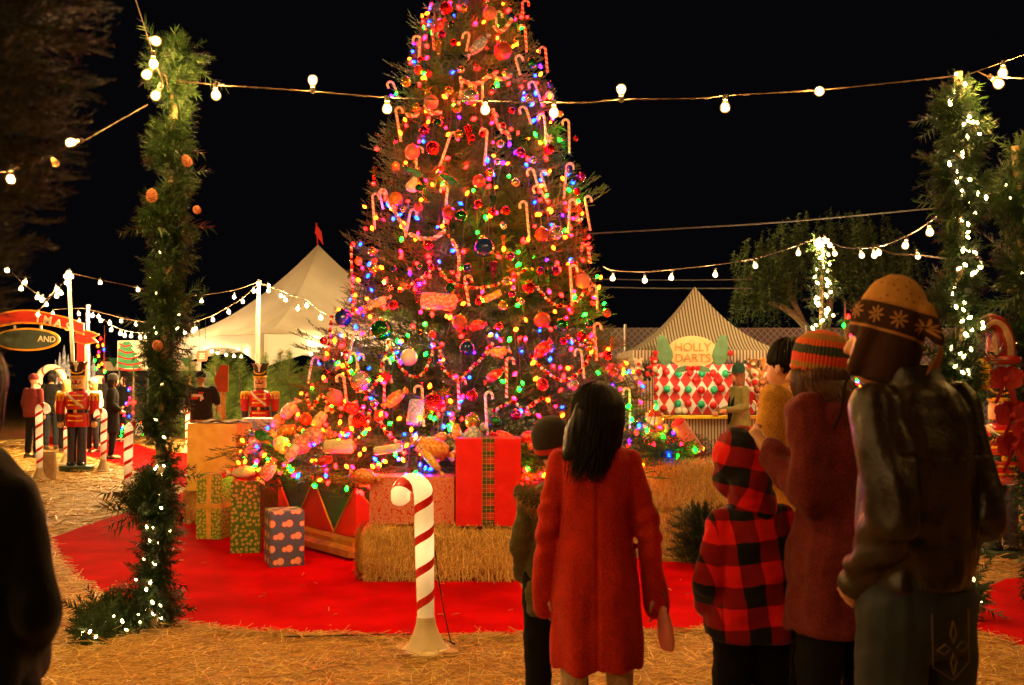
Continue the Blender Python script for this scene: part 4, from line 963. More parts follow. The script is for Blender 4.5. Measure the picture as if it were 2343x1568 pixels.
# ============================================================ candy canes standing on the ground (inner light painted as emission of the shell)
def stripe_mat(name, period, width, white, red, em, twist=1.0, emc=(1, .66, .30), grad=None):
    k = NT(name); u, v, _ = k.sep(k.uv()); f = k.ma('FRACT', k.ma('ADD', k.ma('MULTIPLY', v, 1/period), k.ma('MULTIPLY', u, twist)))
    r_ = k.ma('LESS_THAN', f, width); k.set(Base_Color=k.mix(r_, white, red), Roughness=.3, Coat_Weight=.3)
    if em:
        s_ = k.ma('MULTIPLY', k.ma('SUBTRACT', 1.0, k.ma('MULTIPLY', r_, .92)), em)
        if grad:   # glow of inner lamps painted as brighter zones of the emission
            z = k.sep(k.obj())[2]
            g = k.ma('ADD', k.ma('POWER', 2.718, k.ma('MULTIPLY', k.ma('POWER', k.ma('SUBTRACT', z, grad[0]), 2), -40)), k.ma('POWER', 2.718, k.ma('MULTIPLY', k.ma('POWER', k.ma('SUBTRACT', z, grad[1]), 2), -60)))
            g = k.ma('ADD', k.ma('MULTIPLY', g, 1.4), .35); s_ = k.ma('MULTIPLY', s_, g)
        k.set(Emission_Color=k.mix(r_, emc, (1, .02, .01)), Emission_Strength=s_)
    return k.m
M_CANE = stripe_mat('lit_blow_moulded_stripe', .19, .27, (.85, .78, .62), (.62, .008, .008), .62, -1.0, (1, .66, .28), (.62, 1.02))
M_CBASE = mat('cream_plastic_base', (.70, .58, .38), .4, var=.1)
def bigcane(x, ybase, yt, label, lit=True, hook=-1, D=None, wid=1.0, group='candy canes along the carpet', lean=0, src=None):
    b_ = G(x, ybase) if D is None else P(x, 900, D); b_.z = 0; h = P(x, yt, b_.y).z
    t = thing('candy_cane', label, 'candy cane', b_, group=group)
    R = .066*wid; r = .055*wid; ht = h-R-r
    p_ = [Vector((0, 0, .19+(ht-.19)*i/16)) for i in range(17)]+[Vector((hook*(R-R*math.cos(a)), 0, ht+R*math.sin(a))) for a in np.linspace(.2, PI*1.02, 13)]
    e = p_[-1]; p_ += [e+Vector((0, 0, -.03)), e+Vector((0, 0, -.05)), e+Vector((0, 0, -.062))]
    rad = [r*.88+(r*.12)*min(1, i/10) for i in range(17)]+[r]*13+[r*.98, r*.8, r*.35]
    mb = MB(); mb.tube(p_, rad, 18); o = mb.build('stick', M_CANE, t); 
    mb = MB(); mb.lathe([(.155*wid, .0), (.155*wid, .02), (.115*wid, .03), (.108*wid, .045), (.075*wid, .11), (.056*wid, .17), (.052*wid, .21), (.04, .21)], n=24); mb.build('base', M_CBASE, t)
    t.rotation_euler = (0, lean, .5 if hook else 0)
    t.rotation_euler[2] = 0; return t
c0 = bigcane(975, 1492, 1082, 'large lit candy cane on the straw in front of the tree and woman in red', lean=-.02, wid=1.05)
mb = MB(); mb.box((0, .02, .012), (.36, .30, .024), Matrix.Rotation(.12, 3, 'Z')); mb.build('foot_plate', mat('dusty_plywood', (.42, .26, .13), .8, var=.3), c0, smooth=False)
t = thing('power_cord', 'thin brown cord trailing from the front candy cane over the straw', 'cord', c0.location)
a_ = c0.location; wire(t, [a_+Vector((.05, 0, .6)), a_+Vector((.09, .03, .3)), a_+Vector((.14, .05, .06)), a_+Vector((.15, .1, .03)), a_+Vector((-.1, .3, .03)), a_+Vector((-.9, .25, .03))], .004, M_WIRE, twist=False)
bigcane(292, 1142, 963, 'candy cane leaning out beside the left garland post above the straw', hook=1, wid=1.1)
bigcane(236, 1078, 934, 'candy cane between the large nutcracker and the left garland post')
bigcane(429, 1035, 927, 'candy cane between the left garland post and the gold box', hook=-1)
bigcane(91, 1100, 921, 'candy cane beside the dark coat at the left edge with hook to the right', hook=1, lean=-.03)
bigcane(151, 1062, 968, 'candy cane almost hidden behind the large nutcracker legs', hook=1)
# giant candy cane shape behind the crowd
b_ = P(88, 900, 25.2); b_.z = 0; t = thing('giant_candy_cane', 'giant unlit white and red candy cane arching over the crowd at the left', 'candy cane', b_)
mb = MB(); ht = 1.62; R = .30; p_ = [Vector((0, 0, ht*i/8)) for i in range(9)]+[Vector((R-R*math.cos(a), 0, ht+R*math.sin(a))) for a in np.linspace(.2, PI*1.15, 16)]
mb.tube(p_, .085, 14); mb.build('stick', stripe_mat('painted_stripe', .34, .16, (.72, .58, .42), (.5, .02, .015), 0), t)
t = thing('milestone', 'low rough pale post stump beside the dark coat at the left', 'post', G(110, 1098))
mb = MB(); mb.lathe([(.13, 0), (.125, .3), (.12, .42), (.10, .46), (.03, .47)], n=14); mb.build('stump', mat('rough_pale_concrete', (.36, .24, .13), .9, bump=.5, bscale=30), t)

# ============================================================ nutcrackers
M_NR = mat('glossy_red_paint', (.58, .012, .008), .18, var=.05, coat=.8); M_NB = mat('navy_paint', (.012, .018, .06), .3, coat=.4); M_NY = mat('glossy_yellow_paint', (.85, .42, .02), .25, coat=.6)
M_NK = mat('glossy_black_paint', (.012, .012, .014), .2, coat=.6); M_NW = mat('cream_white_paint', (.82, .74, .58), .35); M_NS = mat('nutcracker_skin_paint', (.72, .40, .16), .35, coat=.3); M_NG = mat('dark_green_base_paint', (.03, .06, .035), .45)
def nutcracker(loc, label, rz=0):
    t = thing('nutcracker', label, 'nutcracker', loc, rz, 'painted wooden nutcracker soldiers')
    def bd(nm, m_, fn, par=t):
        mb = MB(); fn(mb); return mb.build(nm, m_, par)
    bd('base', M_NG, lambda m: m.lathe([(.29, 0), (.30, .015), (.30, .09), (.28, .105), (.02, .106)], n=28, sy=.75))
    for s_ in (-1, 1):
        bd('leg', M_NB, lambda m: m.lathe([(.075, .105), (.08, .14), (.078, .5), (.088, .80), (.05, .81)], (.085*s_, 0, 0), 18))
        bd('boot', M_NK, lambda m: m.ball((.085*s_, -.05, .135), (.08, .12, .04), 12))
        arm = bd('arm', M_NR, lambda m: m.lathe([(.05, 1.015), (.074, 1.02), (.078, 1.1), (.078, 1.30), (.06, 1.38), (.02, 1.40)], (.29*s_, 0, 0), 18))
        bd('cuff', M_NB, lambda m: m.lathe([(.05, .885), (.062, .89), (.068, 1.0), (.07, 1.02), (.05, 1.021)], (.29*s_, 0, 0), 18), arm)
        bd('hand', M_NS, lambda m: m.ball((.29*s_, 0, .83), (.058, .058, .06), 14), arm)
        bd('epaulette', M_NY, lambda m: (m.lathe([(.084, 1.335), (.086, 1.37), (.07, 1.395), (.02, 1.402)], (.29*s_, 0, 0), 18), [m.box((.29*s_+.085*math.sin(a), -.085*math.cos(a), 1.30), (.03, .012, .09), Matrix.Rotation(a, 3, 'Z')) for a in np.linspace(-2.4, 2.4, 7)]), arm)
    bd('coat_skirt', M_NR, lambda m: m.lathe([(.15, .79), (.205, .79), (.205, .81), (.195, 1.03), (.16, 1.04)], n=28, sy=.8))
    bd('belt', M_NK, lambda m: m.lathe([(.15, 1.035), (.178, 1.04), (.178, 1.095), (.15, 1.10)], n=28, sy=.8))
    bd('buckle', M_NY, lambda m: m.ball((0, -.15, 1.067), (.035, .018, .035), 12))
    bd('coat', M_NR, lambda m: m.lathe([(.15, 1.09), (.19, 1.10), (.205, 1.16), (.21, 1.30), (.185, 1.38), (.12, 1.425), (.05, 1.43)], n=28, sy=.8))
    for z, w_, y_ in ((1.345, .115, -.155), (1.255, .11, -.172), (1.18, .11, -.170), (.985, .105, -.164), (.90, .11, -.166)):
        def frog(m, z=z, w_=w_, y_=y_):
            m.tube([(-w_, y_+.035, z), (-w_*.5, y_, z), (0, y_-.006, z), (w_*.5, y_, z), (w_, y_+.035, z)], .013, 7)
            for s_ in (-1, 1): m.ball((s_*w_, y_+.03, z), .02, 8)
        bd('frogging', M_NY, frog)
    bd('sash', M_NW, lambda m: m.tube([(-.165, -.09, 1.40), (-.10, -.155, 1.33), (0, -.186, 1.245), (.09, -.178, 1.175), (.135, -.155, 1.125)], .028, 8, flat=(.25, 1) ))
    bd('collar', M_NK, lambda m: m.lathe([(.07, 1.42), (.085, 1.425), (.085, 1.465), (.06, 1.47)], n=20))
    head = bd('head', M_NS, lambda m: m.lathe([(.08, 1.46), (.115, 1.475), (.118, 1.58), (.118, 1.665), (.09, 1.67)], n=24))
    bd('nose', M_NR, lambda m: m.prism([(-.022, 1.57), (.022, 1.57), (.010, 1.63), (-.010, 1.63)], ((1, 0, 0), (0, 0, 1)), (0, -.11, 0), (0, -.035, 0)), head)
    for s_ in (-1, 1):
        bd('eye', M_NW, lambda m: m.ball((.04*s_, -.108, 1.625), (.018, .010, .016), 10), head)
        bd('pupil', M_NK, lambda m: m.ball((.04*s_, -.117, 1.624), (.009, .006, .010), 8), head)
        bd('cheek', M_NR, lambda m: m.ball((.062*s_, -.096, 1.585), (.022, .012, .020), 10), head)
        bd('moustache', M_NK, lambda m: m.tube([(0, -.122, 1.565), (.03*s_, -.12, 1.55), (.06*s_, -.107, 1.555), (.075*s_, -.098, 1.575)], [.012, .013, .008, .003], 7), head)
        bd('eyebrow', M_NK, lambda m: m.tube([(.02*s_, -.117, 1.65), (.045*s_, -.114, 1.658), (.07*s_, -.1, 1.648)], .005, 5), head)
    bd('mouth', M_NW, lambda m: m.box((0, -.118, 1.53), (.045, .012, .018)), head)
    bd('jaw', M_NS, lambda m: m.box((0, -.112, 1.495), (.07, .02, .045)), head)
    bd('button', M_NY, lambda m: [m.ball((.032*i, -.088, 1.445), .011, 7) for i in (-1, 0, 1)])
    hat = bd('hat', M_NK, lambda m: m.lathe([(.12, 1.69), (.122, 1.70), (.122, 1.80), (.135, 1.88), (.175, 1.945), (.16, 1.95), (.02, 1.93)], n=26, sy=.8))
    bd('hat_band', M_NY, lambda m: m.lathe([(.11, 1.655), (.130, 1.66), (.132, 1.69), (.12, 1.70)], n=26, sy=.9), hat)
    bd('hat_braid', M_NY, lambda m: m.tube([(-.118, -.05, 1.80), (-.08, -.092, 1.755), (0, -.112, 1.735), (.08, -.092, 1.755), (.118, -.05, 1.80)], .012, 7), hat)
    bd('plume', M_NW, lambda m: m.prism([(-.012, 1.78), (.012, 1.78), (.02, 1.86), (.05, 1.93), (.02, 1.925), (0, 1.96), (-.02, 1.925), (-.05, 1.93), (-.02, 1.86)], ((1, 0, 0), (0, 0, 1)), (0, -.125, 0), (0, -.02, 0)), hat)
    return t
n1 = nutcracker(G(175, 1078), 'large nutcracker soldier standing whole on a green base at the left', .12)
q = P(595, 900, 20.3); q.z = 0; n2 = dup(n1, q, (0, 0, .05), None, 'nutcracker soldier behind the pile of gifts, seen from the chest up')
q = P(2287, 900, 9.5); q.z = 0; n3 = dup(n1, q, (0, 0, -.2), .86, 'nutcracker soldier at the right edge, mostly hidden behind the man in leather')
# right edge: striped hat and red bows on the garland post
t = thing('striped_hat', 'red and white striped floppy hat hanging on the dark right-edge garland', 'hat', P(2288, 775, 7.2))
mb = MB(); mb.tube(smoothpath([(0, 0, -.14), (0, 0, -.03), (-.02, 0, .06), (-.08, -.02, .11), (-.14, -.03, .07), (-.17, -.03, .0)], 16), np.interp(np.linspace(0, 1, 16), [0, .2, .45, .7, 1], [.10, .097, .08, .055, .02]), 14); mb.build('cloth', stripe_mat('striped_hat_cloth', 9, .5, (.34, .19, .12), (.17, .004, .004), 0, 5), t)
mb = MB(); mb.tube([(.105*math.cos(a), .105*math.sin(a), -.15) for a in np.linspace(0, 2*PI, 16)], .03, 8); mb.build('brim', mat('red_sequins', (.25, .006, .01), .3, coat=.4, bump=.6, bscale=90), t)
def bow(x, y, D, sc, lab, par=None):
    t = thing('red_bow', lab, 'bow', P(x, y, D), group='red bows on the right-edge garland')
    mb = MB()
    for s_ in (-1, 1):
        for (a, b_) in ((.35, .10), (-.25, .09), (1.0, .08)):
            d = Vector((s_*math.cos(a), -.2, math.sin(a))); n_ = Vector((-s_*math.sin(a), 0, math.cos(a)))
            lp = [Vector((0, 0, 0)), d*b_*.5+n_*.03, d*b_+n_*.0, d*b_*.5-n_*.03, Vector((0, 0, 0))]
            mb.tube([p_*sc for p_ in smoothpath(lp, 14)], .022*sc, 6, flat=(.15, 1))
        mb.tube([p_*sc for p_ in smoothpath([(0, 0, 0), (.03*s_, -.02, -.07), (.06*s_, 0, -.15)], 8)], .02*sc, 6, flat=(.15, 1))
    mb.ball((0, -.02*sc, 0), .022*sc, 8); mb.build('ribbon', M_RIB, t); return t
M_RIB = mat('red_velvet_ribbon', (.30, .004, .005), .6, var=.2)
bow(2298, 868, 7.15, 1.1, 'highest red velvet bow right of the man in leather'); bow(2314, 950, 7.2, 1.2, 'middle red velvet bow right of the nutcracker belt'); bow(2318, 1020, 7.2, 1.2, 'lowest red velvet bow right of the nutcracker'); bow(2340, 985, 7.1, .8, 'small red bow cut by the right edge of the photo')
t = thing('yellow_balloon', 'yellow balloon shape peeping over the shoulder of the man in leather', 'balloon', P(2238, 858, 7.2)); mb = MB(); mb.ball((0, 0, 0), (.10, .09, .13), 14); mb.build('skin', mat('yellow_balloon_rubber', (.75, .42, .02), .4), t)

# ============================================================ hay bales
def bale(c, d, rz, label, seed, group='hay bales round the tree stand'):
    t = thing('hay_bale', label, 'hay bale', c, rz, group); r_ = random.Random(seed); nr = np.random.default_rng(seed)
    bm = bmesh.new(); bmesh.ops.create_cube(bm, size=1); bmesh.ops.scale(bm, vec=d, verts=bm.verts); bmesh.ops.bevel(bm, geom=bm.edges[:], offset=min(d)*.42, segments=5, affect='EDGES', profile=.6)
    bmesh.ops.subdivide_edges(bm, edges=[e for e in bm.edges if e.calc_length() > .12], cuts=9, use_grid_fill=True)
    for v in bm.verts:
        n = mnoise.noise(v.co*7+Vector((seed, 0, 0))); n2 = mnoise.noise(v.co*26+Vector((seed, 3, 0)))
        pinch = sum(-.022*math.exp(-((v.co.x-q_*d[0])/.03)**2) for q_ in (-.23, .23)); s_ = 1+n*.09+n2*.045+pinch/.25
        v.co.y *= s_; v.co.z = v.co.z*(1+n*.05+pinch/.2) if v.co.z > 0 else v.co.z; v.co.x *= 1+n2*.02+n*.03
        v.co.z += d[2]/2
    me = bpy.data.meshes.new('body'); bm.to_mesh(me); bm.free(); me.materials.append(M_BALE); me.polygons.foreach_set('use_smooth', [True]*len(me.polygons)); put(bpy.data.objects.new('body', me), t)
    n = 5200; f = nr.integers(0, 5, n); u, v = nr.uniform(-.5, .5, n), nr.uniform(-.5, .5, n); X = np.zeros((n, 3)); Nn = np.zeros((n, 3))
    for i, (ax, s_) in enumerate(((1, -1), (2, 1), (0, -1), (0, 1), (1, -1))):
        m_ = f == i; o1, o2 = [q_ for q_ in (0, 1, 2) if q_ != ax]
        X[m_, ax] = s_*.5*d[ax]*.99; X[m_, o1] = u[m_]*d[o1]*.96; X[m_, o2] = v[m_]*d[o2]*.96; Nn[m_, ax] = s_
    # round the corners
    q_ = np.abs(X)/(np.array(d)/2); k_ = np.maximum(0, np.sort(q_, 1)[:, 1]-.8); X *= (1-k_*.45)[:, None]
    X[:, 2] += d[2]/2; dr = nr.normal(0, 1, (n, 3))*np.array([.45, .5, 1.25])+Nn*.28; dr -= Nn*np.sum(dr*Nn, 1)[:, None]*.72; dr /= np.linalg.norm(dr, axis=1)[:, None]
    sd = np.cross(dr, Nn+1e-3); sd /= np.linalg.norm(sd, axis=1)[:, None]; L = nr.uniform(.03, .11, n)[:, None]; w_ = .0022
    X += Nn*.012
    V = np.stack([X-dr*L/2-sd*w_, X-dr*L/2+sd*w_, X+dr*L/2+sd*w_*.6+Nn*.004, X+dr*L/2-sd*w_*.6+Nn*.004], 1).reshape(-1, 3)
    npmesh('straw', V, np.arange(len(V)).reshape(-1, 4), M_STRAW, parent=t, col=np.random.default_rng(seed).random(n)*.8)
    mb = MB()
    for q2 in (-.23, .23):
        x = q2*d[0]; hy, hz = d[1]/2*.93, d[2]*.97; mb.tube([(x, -hy, .04), (x, -hy, hz-.04), (x, -hy+.05, hz), (x, hy-.05, hz), (x, hy, hz-.04), (x, hy, .04)], .004, 5)
    mb.build('twine', mat('baling_twine', (.45, .25, .07), .8), t)
    return t
a = G(1003, 1335); bale((a.x, 8.62, 0), (1.34, .50, .44), .0, 'front hay bale carrying the patterned gift and the red gift', 3)
bale((P(1520, 900, 9.65).x-.27, 9.75, 0), (1.15, .50, .42), .05, 'lower hay bale behind the woman in red, right of her arm', 5); bale((P(1555, 900, 9.9).x-.05, 9.85, .43), (1.25, .5, .42), .1, 'upper hay bale stacked behind the plaid hood', 6)
bale((P(452, 900, 11.7).x+.35, 11.85, 0), (.95, .5, .40), -.25, 'hay bale behind the light green gift carrying the gold box', 7)
# dark garland heap at the end of the bales
V = np.concatenate([SPRIG[i % 5]@np.array([d*1.1, s2, u2])+np.array(p_) for i in range(560) for th in (random.uniform(0, 2*PI),) for ph in (random.uniform(-.2, 1.4),) for d in (Vector((math.cos(th)*math.cos(ph), math.sin(th)*math.cos(ph), math.sin(ph))),) for s2 in (Vector((-math.sin(th), math.cos(th), 0)),) for u2 in (d.cross(s2),) for p_ in (Vector((d.x*.17*random.uniform(.4, 1.2), d.y*.2, .05+random.random()*.42)),)])
t = thing('fir_greenery', 'dark heap of fir greenery against the right end of the hay bales', 'greenery', P(1600, 900, 9.0)*1.0-Vector((0, 0, P(1600, 900, 9.0).z)))
npmesh('foliage', V, tris(V), M_FIRD, parent=t, col=np.random.default_rng(2).random(len(V)//3)*.5)
mb = MB(); mb.tube([(0, 0, 0), (0, 0, .4)], .03, 6); mb.build('stem', M_BARK, t)

# ============================================================ gifts
def gift_mat(name, kind, c1, c2, sc, rough=.35, c3=None):
    k = NT(name)
    if kind == 'cells':
        v = k.n('TexVoronoi', {'Vector': k.uv(), 'Scale': sc, 'Randomness': .75}, voronoi_dimensions='2D'); nz = k.n('TexNoise', {'Vector': k.uv(), 'Scale': sc*2.5, 'Detail': 2}).outputs[0]
        f = k.ma('LESS_THAN', k.ma('ADD', v.outputs['Distance'], k.ma('MULTIPLY', nz, .3)), .50); f2 = k.ma('GREATER_THAN', nz, .56)
        k.set(Base_Color=k.mix(k.ma('MULTIPLY', f2, .7), k.mix(f, c1, c2), c3 or c1))
    elif kind == 'speck':
        nz = k.n('TexNoise', {'Vector': k.uv(), 'Scale': sc, 'Detail': 4, 'Roughness': .7}).outputs[0]
        k.set(Base_Color=k.ramp(nz, [(.42, c1), (.5, c2), (.56, c1), (.64, c2)]))
    elif kind == 'snow':
        u, v, _ = k.sep(k.uv()); cw, ch = .150, .108
        row = k.ma('FLOOR', k.ma('MULTIPLY', v, 1/ch)); off = k.ma('MULTIPLY', k.ma('MODULO', row, 2), .5)
        fx = k.ma('MULTIPLY', k.ma('FRACT', k.ma('ADD', k.ma('MULTIPLY', u, 1/cw), off)), cw); fy = k.ma('MULTIPLY', k.ma('FRACT', k.ma('MULTIPLY', v, 1/ch)), ch)
        def disc(x, y, r_): return k.ma('SQRT', k.ma('ADD', k.ma('POWER', k.ma('SUBTRACT', fx, x), 2), k.ma('POWER', k.ma('SUBTRACT', fy, y), 2)))
        a_, b_ = disc(.045, .050, 0), disc(.086, .057, 0); inn = k.ma('MAXIMUM', k.ma('LESS_THAN', a_, .021), k.ma('LESS_THAN', b_, .030)); out = k.ma('MAXIMUM', k.ma('LESS_THAN', a_, .026), k.ma('LESS_THAN', b_, .035))
        nz = k.n('TexNoise', {'Vector': k.uv(), 'Scale': 120, 'Detail': 1}).outputs[0]; bgc = k.ramp(nz, [(.4, c1), (.7, [q_*2.2 for q_ in c1])])
        k.set(Base_Color=k.mix(inn, k.mix(out, bgc, (.45, .06, .03)), c2))
    elif kind == 'plain': k.set(Base_Color=k.ramp(k.noise(9, 4), [(.35, c1), (.65, c2)])); k.bump(k.noise(5, 5), .5, .03)
    elif kind == 'plaid':
        u, v, _ = k.sep(k.uv()); l = [k.ma('LESS_THAN', k.ma('FRACT', k.ma('MULTIPLY', q_, s_)), w_) for q_, s_, w_ in ((u, 30, .09), (v, 30, .09), (v, 9, .45), (u, 9, .4))]
        k.set(Base_Color=k.mix(k.ma('MAXIMUM', l[0], l[1]), k.mix(k.ma('MAXIMUM', l[2], k.ma('MULTIPLY', l[3], .6)), c1, c2), (.50, .24, .05)))
    k.set(Roughness=rough, Coat_Weight=.15); 
    if kind != 'plain': k.bump(k.noise(6, 4), .35, .02)
    return k.m
def gift(label, loc, d, rz, m_, ribbon=None, rw=.05, group='wrapped gifts round the tree', rm=None, cross=True, name='gift'):
    t = thing(name, label, 'gift', loc, rz, group)
    bm = bmesh.new(); mb = MB(); mb.box((0, 0, d[2]/2), d); o = mb.build('wrapping', m_, t, smooth=False)
    bv = o.modifiers.new('b', 'BEVEL'); bv.width = .006; bv.segments = 2
    if ribbon:
        mb = MB(); e = .003
        mb.box((ribbon*d[0], -d[1]/2-e, d[2]/2), (rw, .004, d[2])); mb.box((ribbon*d[0], 0, d[2]+e), (rw, d[1], .004))
        if cross: mb.box((0, -d[1]/2-e*1.6, d[2]*.52), (d[0], .004, rw)); mb.box((-d[0]/2-e, 0, d[2]*.52), (.004, d[1], rw)); mb.box((d[0]/2+e, 0, d[2]*.52), (.004, d[1], rw))
        mb.build('ribbon', rm, t, smooth=False)
    return t
def corner(xl, xc, xr, yb, D, H, depthguess): pass
M_GOLDW = gift_mat('gold_wrapping_paper', 'plain', (.82, .64, .09), (.92, .80, .17), 1, .4)
M_YRIB = mat('yellow_gauze_ribbon', (.75, .55, .08), .45)
p = P(492, 1000, 11.55)
gift('big plain gold box standing on the hay bale behind the green gifts', (P(500, 1000, 11.7).x, 11.75, .40), (.56, .48, .74), -.10, M_GOLDW)
t_ = thing('brown_paper', 'crumpled brown paper lying on top of the gold box', 'paper', (P(502, 1000, 11.7).x, 11.75, 1.142)); mb = MB(); V = []
for j in range(7):
    for i in range(9): V.append((-.30+.6*i/8, -.26+.52*j/6, .012+.018*math.sin(i*1.7+j)+.012*math.cos(j*2.3)))
mb.add(V, [(j*9+i, j*9+i+1, (j+1)*9+i+1, (j+1)*9+i) for j in range(6) for i in range(8)]); mb.build('sheet', mat('brown_wrapping_paper', (.42, .27, .11), .7), t_); t_.rotation_euler[2] = -.1
def place(pxc, yc, D): q_ = P(pxc, yc, D); return (q_.x, D)
M_GRN1 = gift_mat('light_green_gold_paper', 'cells', (.16, .34, .03), (.68, .64, .14), 30, .35, (.28, .50, .06)); M_GRN2 = gift_mat('dark_green_gold_paper', 'cells', (.04, .15, .02), (.42, .38, .09), 24, .35, (.06, .24, .04))
M_SNOW = gift_mat('blue_snowman_paper', 'snow', (.045, .10, .19), (.80, .56, .38), 1, .45); M_PINK = gift_mat('red_cream_mottled_paper', 'speck', (.58, .03, .03), (.70, .38, .24), 30, .35)
a = G(484, 1238); gift('light green and gold patterned gift with a yellow ribbon, left of the darker green one', (a.x-.02, a.y+.17, 0), (.27, .27, .665), -.18, M_GRN1, .0001, .05, rm=M_YRIB)
a = G(554, 1270); g2 = gift('dark green and gold patterned tall gift with a red bow on top', (a.x, a.y+.17, 0), (.265, .28, .68), .12, M_GRN2)
a = G(618, 1302); gift('blue gift with snowman pattern standing on the red carpet', (a.x+.145*math.cos(.38)-.17*math.sin(.38), a.y+.145*math.sin(.38)+.17*math.cos(.38), 0), (.29, .34, .485), .38, M_SNOW)
t = thing('gift_bow', 'floppy red bow lying on the dark green gift', 'bow', (g2.location.x, g2.location.y, .69)); mb = MB()
for i in range(7):
    a_ = i*2*PI/7; d = Vector((math.cos(a_), math.sin(a_), .5)); mb.tube(smoothpath([(0, 0, .01), d*.09+Vector((0, 0, .02)), d*.15, d*.09-Vector((0, 0, .02)), (0, 0, .01)], 12), .03, 6, flat=(.12, 1))
mb.tube(smoothpath([(0, 0, .02), (.12, -.1, .05), (.2, -.2, .02)], 8), .03, 6, flat=(.15, 1)); mb.tube(smoothpath([(0, 0, .02), (-.12, -.06, .06), (-.22, -.08, .03)], 8), .03, 6, flat=(.15, 1)); mb.build('ribbon', M_RIB, t)
x0, x1 = P(850, 1, 8.52).x, P(1041, 1, 8.52).x; gift('wide red and cream mottled gift lying on the front hay bale', ((x0+x1)/2, 8.70, .445), (x1-x0, .34, .385), .0, M_PINK)
x0, x1 = P(1043, 1, 8.42).x, P(1190, 1, 8.42).x; gift('big plain red gift with a vertical tartan ribbon on the front hay bale', ((x0+x1)/2, 8.66, .445), (x1-x0, .44, .70), .015, gift_mat('plain_red_paper', 'plain', (.66, .004, .004), (.74, .008, .006), 1, .4), .0001, .10, rm=gift_mat('tartan_ribbon', 'plaid', (.42, .02, .015), (.03, .045, .02), 1, .5), cross=False)
rb = gift('red box behind the gold box carrying a pale blue box', (P(575, 1, 12.8).x, 12.9, .0), (.95, .5, 1.02), .1, M_RED); gift('pale blue box with snowy pattern on top of the red box', (P(603, 1, 12.7).x, 12.85, 1.023), (.42, .36, .13), .15, gift_mat('pale_blue_snow_paper', 'cells', (.30, .42, .62), (.72, .66, .58), 9, .4, (.40, .45, .60)))
mb = MB()

# ============================================================ ornaments hanging on the tree
reg = []
ROWS = [(70, 'near the photo top'), (160, 'above the lamp string'), (285, 'level with the lamp string'), (395, 'just under the lamp string'), (480, 'on the upper middle'), (580, 'level with the marquee peak'), (680, 'halfway down the tree'), (780, 'level with the marquee eave'), (860, 'level with the nutcracker hats'), (935, 'beside the black-haired head'), (1000, 'just above the gifts'), (2000, 'on the lowest boughs')]
def side(x, y):
    l = np.interp(y, [0, 300, 600, 850, 950, 1050], [985, 850, 795, 690, 600, 520]); r_ = np.interp(y, [0, 300, 600, 850, 950, 1050], [1205, 1325, 1378, 1440, 1480, 1610]); f = (x-l)/(r_-l)
    for v, s_ in ((.1, 'at the left rim'), (.3, 'left'), (.45, 'left of centre'), (.58, 'in the centre'), (.74, 'right of centre'), (.9, 'right'), (9, 'at the right rim')):
        if f < v: return s_
def regit(o, desc, cat, group, x, y):
    row = next(n for v, n in ROWS if y < v); o['category'] = cat; o['group'] = group; reg.append((o, desc, side(x, y), row, x, y))
M_ORC = stripe_mat('ornament_cane_stripe', .055, .13, (.80, .74, .56), (.35, .10, .05), 0, 1.0)
M_ORC2 = stripe_mat('ornament_cane_red_stripe', .05, .38, (.74, .60, .45), (.60, .01, .01), 0, 1.0)
_cm = {}
def ornament_cane(x, y, x2, y2, hk, red=False):
    p = onT(x, y, .06); q_ = P(x2, y2, p.y-.01); L = (p-q_).length; key = (round(L*12), hk, red)
    if key not in _cm:
        R = .034; r_ = .0135; n = 10; Ls = round(L*12)/12
        pts = [Vector((0, 0, -Ls+Ls*i/n)) for i in range(n)]+[Vector((hk*(R-R*math.cos(a)), 0, R*math.sin(a)-.0)) for a in np.linspace(0, PI*1.05, 9)]+[Vector((hk*2*R, 0, -.03))]
        mb = MB(); mb.tube(pts, r_, 8); o = mb.build('cane_ornament', M_ORC2 if red else M_ORC); _cm[key] = o
    else: o = link(_cm[key].copy())
    o.location = p-Vector((0, 0, .03)); d = (p-q_); o.rotation_euler = (random.uniform(-.15, .05), math.atan2(d.x, d.z), random.uniform(-.3, .3))
    regit(o, 'red-striped candy cane ornament' if red else 'pale candy cane ornament', 'candy cane ornament', 'candy cane ornaments on the tree', x, y)
